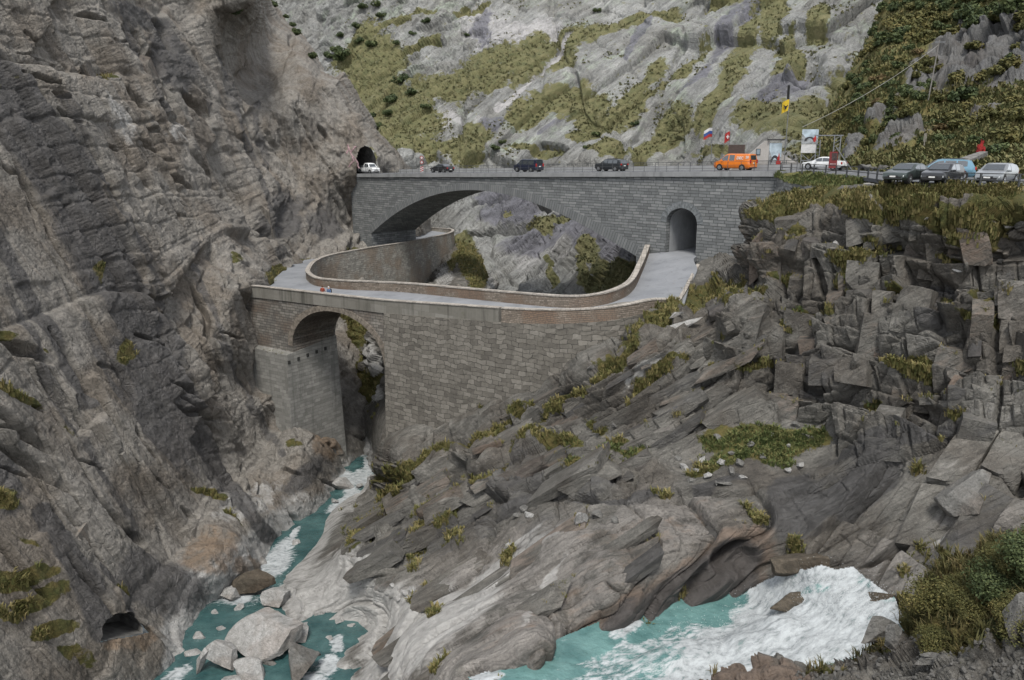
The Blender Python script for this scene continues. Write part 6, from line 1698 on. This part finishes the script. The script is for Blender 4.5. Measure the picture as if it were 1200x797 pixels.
def flag_mesh(name, mat, parent, w, h, x0=0, z0=0, droop=.35, seed=0, wavy=.10, y=0., thick=.01, sgn=-1):
    """cloth flying to the left of its pole, hoist at x0"""
    V = []; nx_, nz_ = 14, 6
    for yy in (0, thick):
        for j in range(nz_ + 1):
            for i in range(nx_ + 1):
                u = i / nx_; v = j / nz_
                V.append((x0 + sgn * u * w * .93, y + yy + wavy * math.sin(u * 7 + seed + v), z0 + h * v - droop * u * u * w * .5 - .03 * math.sin(u * 9 + seed)))
    m = nx_ + 1; fs = []
    for k in (0, (nz_ + 1) * m):
        for j in range(nz_):
            for i in range(nx_): fs.append((k + j * m + i, k + j * m + i + 1, k + (j + 1) * m + i + 1, k + (j + 1) * m + i))
    return mesh_np(name, np.array(V), np.array(fs), mat, parent, smooth=True)


def pole_part(parent, h, r=.05, mat=None):
    mb = MB(); mb.bar((0, 0, 0), (0, 0, h), r * 2, n=8, r2=.7); return mb.build('pole', mat or M_railg, parent)


# tricolour
e = empty('flagpole', U(833, 190, 106) * [1, 1, 0] + [0, 0, 38], R(8), 'slim flagpole with a white, blue and red striped flag behind the bridge', 'flag')
pole_part(e, 4.4)
for k, m in enumerate((M_flagr, M_flagb, M_flagw)): flag_mesh('flag_stripe', m, e, 1.25, .38, 0, 3.15 + .38 * k, .75, 1, .06)
e = empty('flagpole', U(853.5, 190, 105) * [1, 1, 0] + [0, 0, 38], R(5), 'slim flagpole with a drooping red flag bearing a white cross', 'flag')
pole_part(e, 4.4)
fl = flag_mesh('flag', M_flagr, e, .75, 1.15, 0, 2.65, 1.1, 2, .09)
mb = MB(); mb.box((-.33, -.10, 3.12), (.13, .02, .5)); mb.box((-.33, -.102, 3.12), (.42, .02, .13)); mb.build('flag_cross', M_flagw, fl)
e = empty('flagpole', U(918.5, 196, 97) * [1, 1, 0] + [0, 0, 37.4], R(5), 'tallest flagpole with a yellow flag marked with a black horned head', 'flag')
pole_part(e, 9.6, .06)
fl = flag_mesh('flag', M_flagy, e, .9, 1.3, 0, 6.6, .9, 3, .08)
mb = MB(); mb.prism([(-.16, 0), (-.06, -.26), (.06, -.26), (.16, 0), (.26, .16), (.20, .30), (.13, .12), (-.13, .12), (-.20, .30), (-.26, .16)], (1, 0, 0), (0, 0, 1), (-.42, -.11, 7.05), (0, .02, 0)); mb.build('flag_emblem', M_flagk, fl)
fl = flag_mesh('dark_pennant', M_flagk, e, .35, 1.6, 0, 7.95, .3, 5, .05)

# tunnel sign: two round signs on a banded post
q = P_n(7.0, DEP - .9, .03)
e = empty('road_sign', q, R(12), 'white post with two round red rimmed traffic signs beside the tunnel mouth', 'sign')
mb = MB(); mb.bar((0, 0, 0), (0, 0, 2.9), .10, n=8); mb.build('post', M_railg, e)
for z in (2.55, 1.75):
    mb = MB(); mb.bar((0, -.06, z), (0, -.085, z), .60, n=24); d_ = mb.build('sign_disc', M_signr, e)
    mb = MB(); mb.bar((0, -.084, z), (0, -.092, z), .40, n=24); mb.build('sign_face', M_signw, d_)
mb = MB(); mb.box((0, -.07, .55), (.55, .03, 1.0)); b_ = mb.build('chevron_board', M_signw, e)
mb = MB()
for k in range(3): mb.prism([(-.27, 0), (.27, .22), (.27, .38), (-.27, .16)], (1, 0, 0), (0, 0, 1), (0, -.09, .08 + k * .33), (0, .008, 0))
mb.build('red_stripe', M_signr, b_)


def poster(parent, cx, z0, w, h, y=-.06, name='poster'):
    """printed board: pale sky, grey rock, dark arch and a small red shape"""
    mb = MB(); mb.box((cx, y, z0 + h / 2), (w, .04, h)); p = mb.build(name, plain('poster_sky_print', (.30, .36, .40), .5, var=.25, scale=2), parent)
    g_ = lambda pts, m, d, nm: MB().prism([(cx - w / 2 + a * w, z0 + b * h) for a, b in pts], (1, 0, 0), (0, 0, 1), (0, y - .022 - d, 0), (0, .006, 0)).build(nm, m, p)
    g_([(0, 0), (1, 0), (1, .42), (.8, .5), (.62, .30), (.3, .34), (.15, .55), (0, .72)], plain('poster_rock_print', (.20, .21, .215), .5, var=.4, scale=5), .002, 'printed_rock')
    arc = [(.5 + .33 * math.cos(a), .22 + .28 * math.sin(a)) for a in np.linspace(0, math.pi, 9)]; arc2 = [(.5 + .20 * math.cos(a), .18 + .20 * math.sin(a)) for a in np.linspace(math.pi, 0, 9)]
    g_(arc + arc2, plain('poster_arch_print', (.03, .03, .033), .5), .004, 'printed_arch')
    g_([(.74, .14), (.80, .12), (.86, .16), (.90, .34), (.86, .52), (.80, .60), (.77, .46), (.70, .40)], M_signr, .006, 'printed_red_shape')
    return p


# concrete kiosk with a sloping gable and a framed poster
e = empty('concrete_kiosk', U(893, 193, 99) * [1, 1, 0] + [0, 0, 37.0], R(-12), 'pale concrete information kiosk with sloping side walls and a framed poster', 'kiosk'); e.scale = (1.25, 1.25, 1.3)
mb = MB(); mb.prism([(-3.0, 0), (.55, 0), (.55, 2.75), (.2, 2.75)], (1, 0, 0), (0, 0, 1), (0, 0, 0), (0, 1.6, 0)); mb.prism([(1.75, 0), (4.3, 0), (4.4, .6), (3.3, .75), (1.75, 1.6)], (1, 0, 0), (0, 0, 1), (0, .3, 0), (0, 1.4, 0)); mb.box((1.15, .75, 1.0), (1.2, 1.2, 2.0))
mb.build('gable_wall', concrete_mat('kiosk_concrete', (.25, .24, .225), (.36, .345, .325), .2), e)
mb = MB(); mb.box((-.45, -.03, 1.75), (.42, .08, .55)); w_ = mb.build('window', M_trim, e); mb = MB(); mb.box((-.45, -.075, 1.75), (.32, .02, .45)); mb.build('pane', plain('blue_grey_pane', (.16, .20, .23), .1), w_)
poster(e, 1.15, .35, 1.15, 2.2, -.04)
mb = MB(); mb.box((1.15, .2, 2.85), (1.55, .9, .12)); mb.build('roof_bar', M_trim, e)
mb = MB(); mb.box((-2.4, 1.9, 1.9), (1.6, .3, 1.0)); mb.build('dark_panel', plain('brown_panel', (.05, .035, .03), .7), e)
mb = MB(); mb.box((1.5, -.12, .55), (.42, .12, .75)); mb.build('red_panel', M_signr, e)

# billboard on a steel frame
e = empty('billboard', U(946, 196, 92) * [1, 1, 0] + [0, 0, 37.35], R(-14), 'billboard with a bridge poster above a blank white panel on a steel frame', 'sign')
for x in (-.75, .75):
    mb = MB(); mb.bar((x, .1, 0), (x, .1, 4.4), .09); mb.build('frame_post', M_railg, e)
for a, b in (((-.75, .1, 1.75), (.3, .1, .9)), ((-.75, .1, .0), (.75, .1, 1.7)), ((.75, .1, 0), (-.5, .1, .9)), ((-.75, .1, 1.0), (.75, .1, 1.0))):
    mb = MB(); mb.bar(a, b, .07); mb.build('brace', M_railg, e)
poster(e, 0, 2.85, 1.75, 1.6)
mb = MB(); mb.box((-.05, -.05, 2.33), (1.6, .05, .95)); mb.build('blank_panel', M_signw, e)
e = empty('ladder_frame', U(956.5, 196, 91) * [1, 1, 0] + [0, 0, 37.35], R(-14), 'narrow upright steel ladder frame beside the billboard', 'frame')
for x in (-.2, .2):
    mb = MB(); mb.bar((x, 0, 0), (x, 0, 3.3), .08); mb.build('upright', M_railg, e)
for k in range(8):
    mb = MB(); mb.bar((-.2, 0, .35 + .4 * k), (.2, 0, .35 + .4 * k), .05); mb.build('rung', M_railg, e)
# cable portal with lattice head
e = empty('cable_portal', U(978, 197, 89) * [1, 1, 0] + [0, 0, 37.35], R(-14), 'steel portal with a lattice head and a long diagonal strut behind the white car', 'frame')
for x in (-.3, .35):
    mb = MB(); mb.bar((x, 0, 0), (x, 0, 3.8), .10); mb.build('post', M_railg, e)
mb = MB(); mb.bar((-2.4, 0, 3.75), (.6, 0, 3.75), .12); mb.build('beam', M_railg, e)
for k in range(4):
    mb = MB(); mb.bar((-.3, 0, 2.1 + .4 * k), (.35, 0, 2.5 + .4 * k), .05); mb.build('lattice_bar', M_railg, e)
mb = MB(); mb.bar((-.05, -.1, 2.5), (1.75, -.2, .1), .10); mb.build('strut', M_railg, e)
e = empty('notice_board', U(975.5, 197, 87.5) * [1, 1, 0] + [0, 0, 37.35], R(-14), 'dark red notice board with a white line of text in front of the white car', 'sign')
mb = MB(); mb.box((0, 0, 1.15), (.85, .07, 1.75)); b_ = mb.build('board', plain('dark_red_board', (.13, .02, .02), .5), e)
mb = MB(); mb.box((.1, -.045, 1.5), (.55, .02, .75)); mb.build('dark_print', plain('brown_print', (.045, .03, .028), .5, var=.5), b_)
mb = MB()
for k in range(5): mb.box((-.26 + k * .13, -.045, .72), (.09, .02, .07))
mb.build('text_line', M_signw, b_)
for x in (-.35, .35):
    mb = MB(); mb.bar((x, .06, 0), (x, .06, 1.9), .06); mb.build('leg', M_railg, e)

# lattice pole on the slope with its cable
pb_ = surf('D', 1093, 124)[0]; ptop = U(1101, 47, 112)
pb_ = np.array([ptop[0] - .6, ptop[1], pb_[2] - .6])
e = empty('cable_pole', pb_, 0, 'tall leaning grey pole on the right hillside holding a cable', 'pole')
h_ = ptop - pb_
mb = MB(); mb.bar((0, 0, 0), tuple(h_), .20, n=6, r2=.7); mb.build('pole', plain('weathered_pole', (.16, .15, .14), .8), e)
mb = MB(); mb.bar(tuple(h_ * .97 - [.55, 0, 0]), tuple(h_ * .97 + [.75, 0, 0]), .12); mb.build('cross_arm', M_railg, e)
a_ = pb_ + h_ * .93; b_ = U(940, 149, 93); pts = [a_ + (b_ - a_) * t - np.array([0, 0, 2.0 * 4 * t * (1 - t) * .35]) for t in np.linspace(0, 1, 25)]
mb = MB()
for i in range(24): mb.bar(pts[i], pts[i + 1], .06, n=6)
tag(mb.build('cable', plain('pale_steel_cable', (.22, .215, .20), .6)), 'pale steel cable slung from the hillside pole down to the frames by the road', 'cable')
p, n = surf('D', 1082, 178)
e = empty('trail_post', p, 0, 'thin wooden post with a small frame on the slope above the parked cars', 'post')
mb = MB(); mb.bar((0, 0, -.3), (0, 0, 1.9), .08); mb.build('post', plain('grey_wood', (.22, .20, .17), .9), e)
mb = MB(); mb.bar((-.12, 0, 1.0), (-.12, 0, 1.9), .04); mb.bar((.14, 0, 1.0), (.14, 0, 1.9), .04); mb.bar((-.14, 0, 1.88), (.16, 0, 1.88), .04); mb.build('small_frame', plain('grey_wood_light', (.26, .24, .21), .9), e)
# ramp path and the red sculpture
r0 = U(1122, 189.5, 74.5); r1 = U(1153, 177.5, 80.0)
mb = MB(); dx = np.array([.95, .25, 0]); mb.add([r0 - dx, r0 + dx, r1 + dx * .5, r1 - dx * .5] + [q - np.array([0, 0, .9]) for q in (r0 - dx, r0 + dx, r1 + dx * .5, r1 - dx * .5)], [(0, 1, 2, 3), (7, 6, 5, 4), (0, 4, 5, 1), (1, 5, 6, 2), (2, 6, 7, 3), (3, 7, 4, 0)])
tag(mb.build('ramp_path', plain('worn_grey_path', (.13, .128, .12), .9, var=.3, scale=2)), kind='structure')
e = empty('red_sculpture', r1 + [0, .6, -.2], R(10), 'bright red cut-out sculpture on a dark post at the top of the ramp path', 'sculpture')
e.scale = (.78, .78, .85)
mb = MB(); mb.bar((0, 0, -.3), (0, 0, .9), .16); mb.build('post', M_trim, e)
M_red = plain('bright_red_paint', (.20, .012, .011), .7, var=.4)
mb = MB(); mb.prism([(-.10, .2), (.12, .2), (.2, .55), (.52, .42), (.60, .70), (.40, .82), (.22, .80), (.20, 1.1), (.30, 1.22), (.24, 1.5), (.12, 1.36), (.02, 1.40), (-.12, 1.62), (-.12, 1.25), (-.22, .95), (-.48, 1.05), (-.62, .72), (-.45, .48), (-.22, .62)], (1, 0, 0), (0, 0, 1), (0, -.1, 0), (0, .12, 0)); mb.build('cut_out_figure', M_red, e)
mb = MB(); mb.prism([(-.55, .15), (-.30, .05), (-.22, .5), (-.42, .62)], (1, 0, 0), (0, 0, 1), (0, -.35, 0), (0, .5, 0)); mb.build('side_plate', M_red, e)
mb = MB(); mb.prism([(.22, .1), (.48, .2), (.42, .6), (.2, .5)], (1, 0, 0), (0, 0, 1), (0, -.3, 0), (0, .45, 0)); mb.build('side_plate', M_red, e)
# painted figure on the cliff by the tunnel: faded pink strokes standing a finger's breadth off the rock
M_pink = plain('faded_pink_rock_paint', (.26, .175, .185), .9, var=.3, scale=3)
mb = MB()
for pts_ in ([(408, 168), (411, 178), (413, 190)], [(411, 178), (416, 172)], [(413, 184), (417, 190), (418, 197)], [(410, 172), (406, 180)], [(412, 190), (409, 196)]):
    for (x0, y0), (x1, y1) in zip(pts_[:-1], pts_[1:]):
        for k in range(4):
            a = surf('A', x0 + (x1 - x0) * k / 4, y0 + (y1 - y0) * k / 4); b = surf('A', x0 + (x1 - x0) * (k + 1) / 4, y0 + (y1 - y0) * (k + 1) / 4)
            mb.bar(a[0] + a[1] * .02, b[0] + b[1] * .02, .26, .26, 5)
tag(mb.build('rock_painting', M_pink), 'faded pink painting on the cliff face left of the tunnel mouth', 'painting')

# ------------------------------------------------------------------ people behind the old bridge parapet
def person(loc, rz, label, jacket, trousers, hair_m, pack=None, lean=0.):
    root = empty('person', loc, rz, label, 'person')
    J = dict(pelvis=(0, 0, .95, .15), waist=(0, .01, 1.12, .135), chest=(0, .03 + lean, 1.34, .165), neck=(0, .04 + lean, 1.50, .062), chin=(0, .06 + lean, 1.58, .085), crown=(0, .05 + lean, 1.71, .095))
    for s, n in ((1, 'r'), (-1, 'l')):
        J[n + 'hip'] = (s * .10, 0, .90, .10); J[n + 'knee'] = (s * .11, .03, .50, .07); J[n + 'ank'] = (s * .11, -.01, .09, .05); J[n + 'toe'] = (s * .12, .15, .05, .042)
        J[n + 'sh'] = (s * .19, .03 + lean, 1.42, .075); J[n + 'elb'] = (s * .27, .02 + lean, 1.14, .05); J[n + 'wri'] = (s * .22, .22 + lean, 1.06, .034); J[n + 'hand'] = (s * .20, .30 + lean, 1.05, .040)
        for f in range(4): J[f'{n}f{f}'] = (s * (.165 + .022 * f), .385 + lean - .008 * abs(f - 1), 1.03, .011)
        J[n + 'th'] = (s * .145, .32 + lean, 1.07, .013)
    E = [('pelvis', 'waist'), ('waist', 'chest'), ('chest', 'neck'), ('neck', 'chin'), ('chin', 'crown')]
    for n in 'rl': E += [('pelvis', n + 'hip'), (n + 'hip', n + 'knee'), (n + 'knee', n + 'ank'), (n + 'ank', n + 'toe'), ('chest', n + 'sh'), (n + 'sh', n + 'elb'), (n + 'elb', n + 'wri'), (n + 'wri', n + 'hand'), (n + 'hand', n + 'th')] + [(n + 'hand', f'{n}f{f}') for f in range(4)]
    ks = list(J); me = bpy.data.meshes.new('figure'); me.from_pydata([J[k][:3] for k in ks], [(ks.index(a), ks.index(b)) for a, b in E], [])
    o = bpy.data.objects.new('figure', me); COL.objects.link(o)
    sk = o.modifiers.new('skin', 'SKIN'); 
    for v, k in zip(me.skin_vertices[0].data, ks): v.radius = (J[k][3], J[k][3] * (.72 if k in ('pelvis', 'waist', 'chest') else 1)); v.use_root = (k == 'pelvis')
    ss = o.modifiers.new('sub', 'SUBSURF'); ss.levels = 2
    bpy.context.view_layer.update()
    nm = bpy.data.meshes.new_from_object(o.evaluated_get(bpy.context.evaluated_depsgraph_get())); bpy.data.objects.remove(o)
    nm.name = 'figure'
    for m in (jacket, trousers, M_skin, M_trim): nm.materials.append(m)
    for p in nm.polygons:
        c = p.center; p.use_smooth = True
        p.material_index = 3 if c.z < .13 else (1 if c.z < .98 and abs(c.y) < .2 else (2 if (c.z > 1.5 or c.y > .21 + lean) else 0))
    b = bpy.data.objects.new('figure', nm); COL.objects.link(b); b.parent = root
    # hair cap and a simple face
    mb = MB(); bm = bmesh.new(); bmesh.ops.create_uvsphere(bm, u_segments=14, v_segments=9, radius=.112)
    vs = [tuple(v.co) for v in bm.verts]; fs = [tuple(x.index for x in f.verts) for f in bm.faces if not (f.calc_center_median().y > .03 and f.calc_center_median().z < .035) and f.calc_center_median().z > -.06]; bm.free()
    mb.add([(x, y + .035 + lean, z * 1.1 + 1.67) for x, y, z in vs], fs); mb.build('hair', hair_m, root, smooth=True)
    for s in (1, -1):
        mb = MB(); mb.box((s * .035, .143 + lean, 1.645), (.022, .012, .012)); mb.build('eye', M_trim, root)
    mb = MB(); mb.prism([(-.014, 0), (.014, 0), (0, .045)], (1, 0, 0), (0, 0, 1), (0, .135 + lean, 1.605), (0, .03, 0)); mb.build('nose', M_skin, root)
    mb = MB(); mb.box((0, .142 + lean, 1.582), (.045, .012, .010)); mb.build('mouth', plain('lips', (.30, .12, .10), .6), root)
    if pack is not None:
        mb = MB(); mb.box((0, -.19 + lean, 1.26), (.32, .22, .46)); mb.box((0, -.32 + lean, 1.18), (.24, .08, .24)); mb.build('backpack', pack, root, bevel=.05)
    return root


M_skin = plain('skin', (.42, .25, .18), .6)
c_dk = plain('dark_trousers', (.02, .022, .028), .85)
def stand(px_, back):
    """feet on the old road just behind the outer parapet"""
    a, b, c = rays(px_, 340); k = a / b; t = (k * O2[1] - O2[0]) / (E2[0] - k * E2[1]); q = O2 + E2 * t + N2 * back
    q = O2 + E2 * (t + (proj(q + [0, 0, 23])[0] - px_) * -.1) + N2 * back
    q[2] = 23.0 + (ztop2(t) - 24.2) * 1.0; return q
RZP = math.atan2(N2[1], N2[0])
person(stand(375.5, 1.3), RZP - 1.2, 'person in an orange red top and dark trousers standing behind the old bridge parapet', plain('orange_red_top', (.20, .04, .022), .85), c_dk, plain('brown_hair', (.07, .04, .025), .8))
person(stand(383.5, 1.2), RZP + 1.6, 'person with a pale cap, blue top and black backpack leaning at the old bridge parapet', plain('dull_blue_top', (.09, .14, .24), .85), c_dk, plain('pale_cap', (.50, .50, .49), .8), plain('black_backpack', (.012, .012, .014), .8))
# ------------------------------------------------------------------ daylight
w = bpy.data.worlds.new('World'); sc.world = w; w.use_nodes = True
nt = w.node_tree; bg = nt.nodes['Background']
SUN_EL, SUN_AZ = R(60), R(182)      # azimuth clockwise from north (+Y): behind the camera, to the right
sky = nt.nodes.new('ShaderNodeTexSky'); sky.sky_type = 'NISHITA'; sky.sun_disc = False
sky.sun_elevation = SUN_EL; sky.sun_rotation = SUN_AZ; sky.altitude = 1400; sky.air_density = 1.0; sky.dust_density = 3.0; sky.ozone_density = 1.0
hs = nt.nodes.new('ShaderNodeHueSaturation'); hs.inputs['Saturation'].default_value = .22   # high cloud greys the sky
nt.links.new(sky.outputs[0], hs.inputs['Color']); nt.links.new(hs.outputs[0], bg.inputs[0])
bg.inputs[1].default_value = .115
sl = bpy.data.lights.new('sun', 'SUN'); sl.energy = 1.5; sl.angle = R(14); sl.color = (1, .955, .885)
so = bpy.data.objects.new('sun', sl); COL.objects.link(so)
d = Vector((math.sin(SUN_AZ) * math.cos(SUN_EL), math.cos(SUN_AZ) * math.cos(SUN_EL), math.sin(SUN_EL)))
so.rotation_euler = d.to_track_quat('Z', 'Y').to_euler()
so.location = (0, -20, 90)
vs_ = sc.view_settings
vs_.view_transform = 'Standard'; vs_.look = 'None'; vs_.exposure = 1.27; vs_.gamma = 1.0; vs_.use_curve_mapping = False
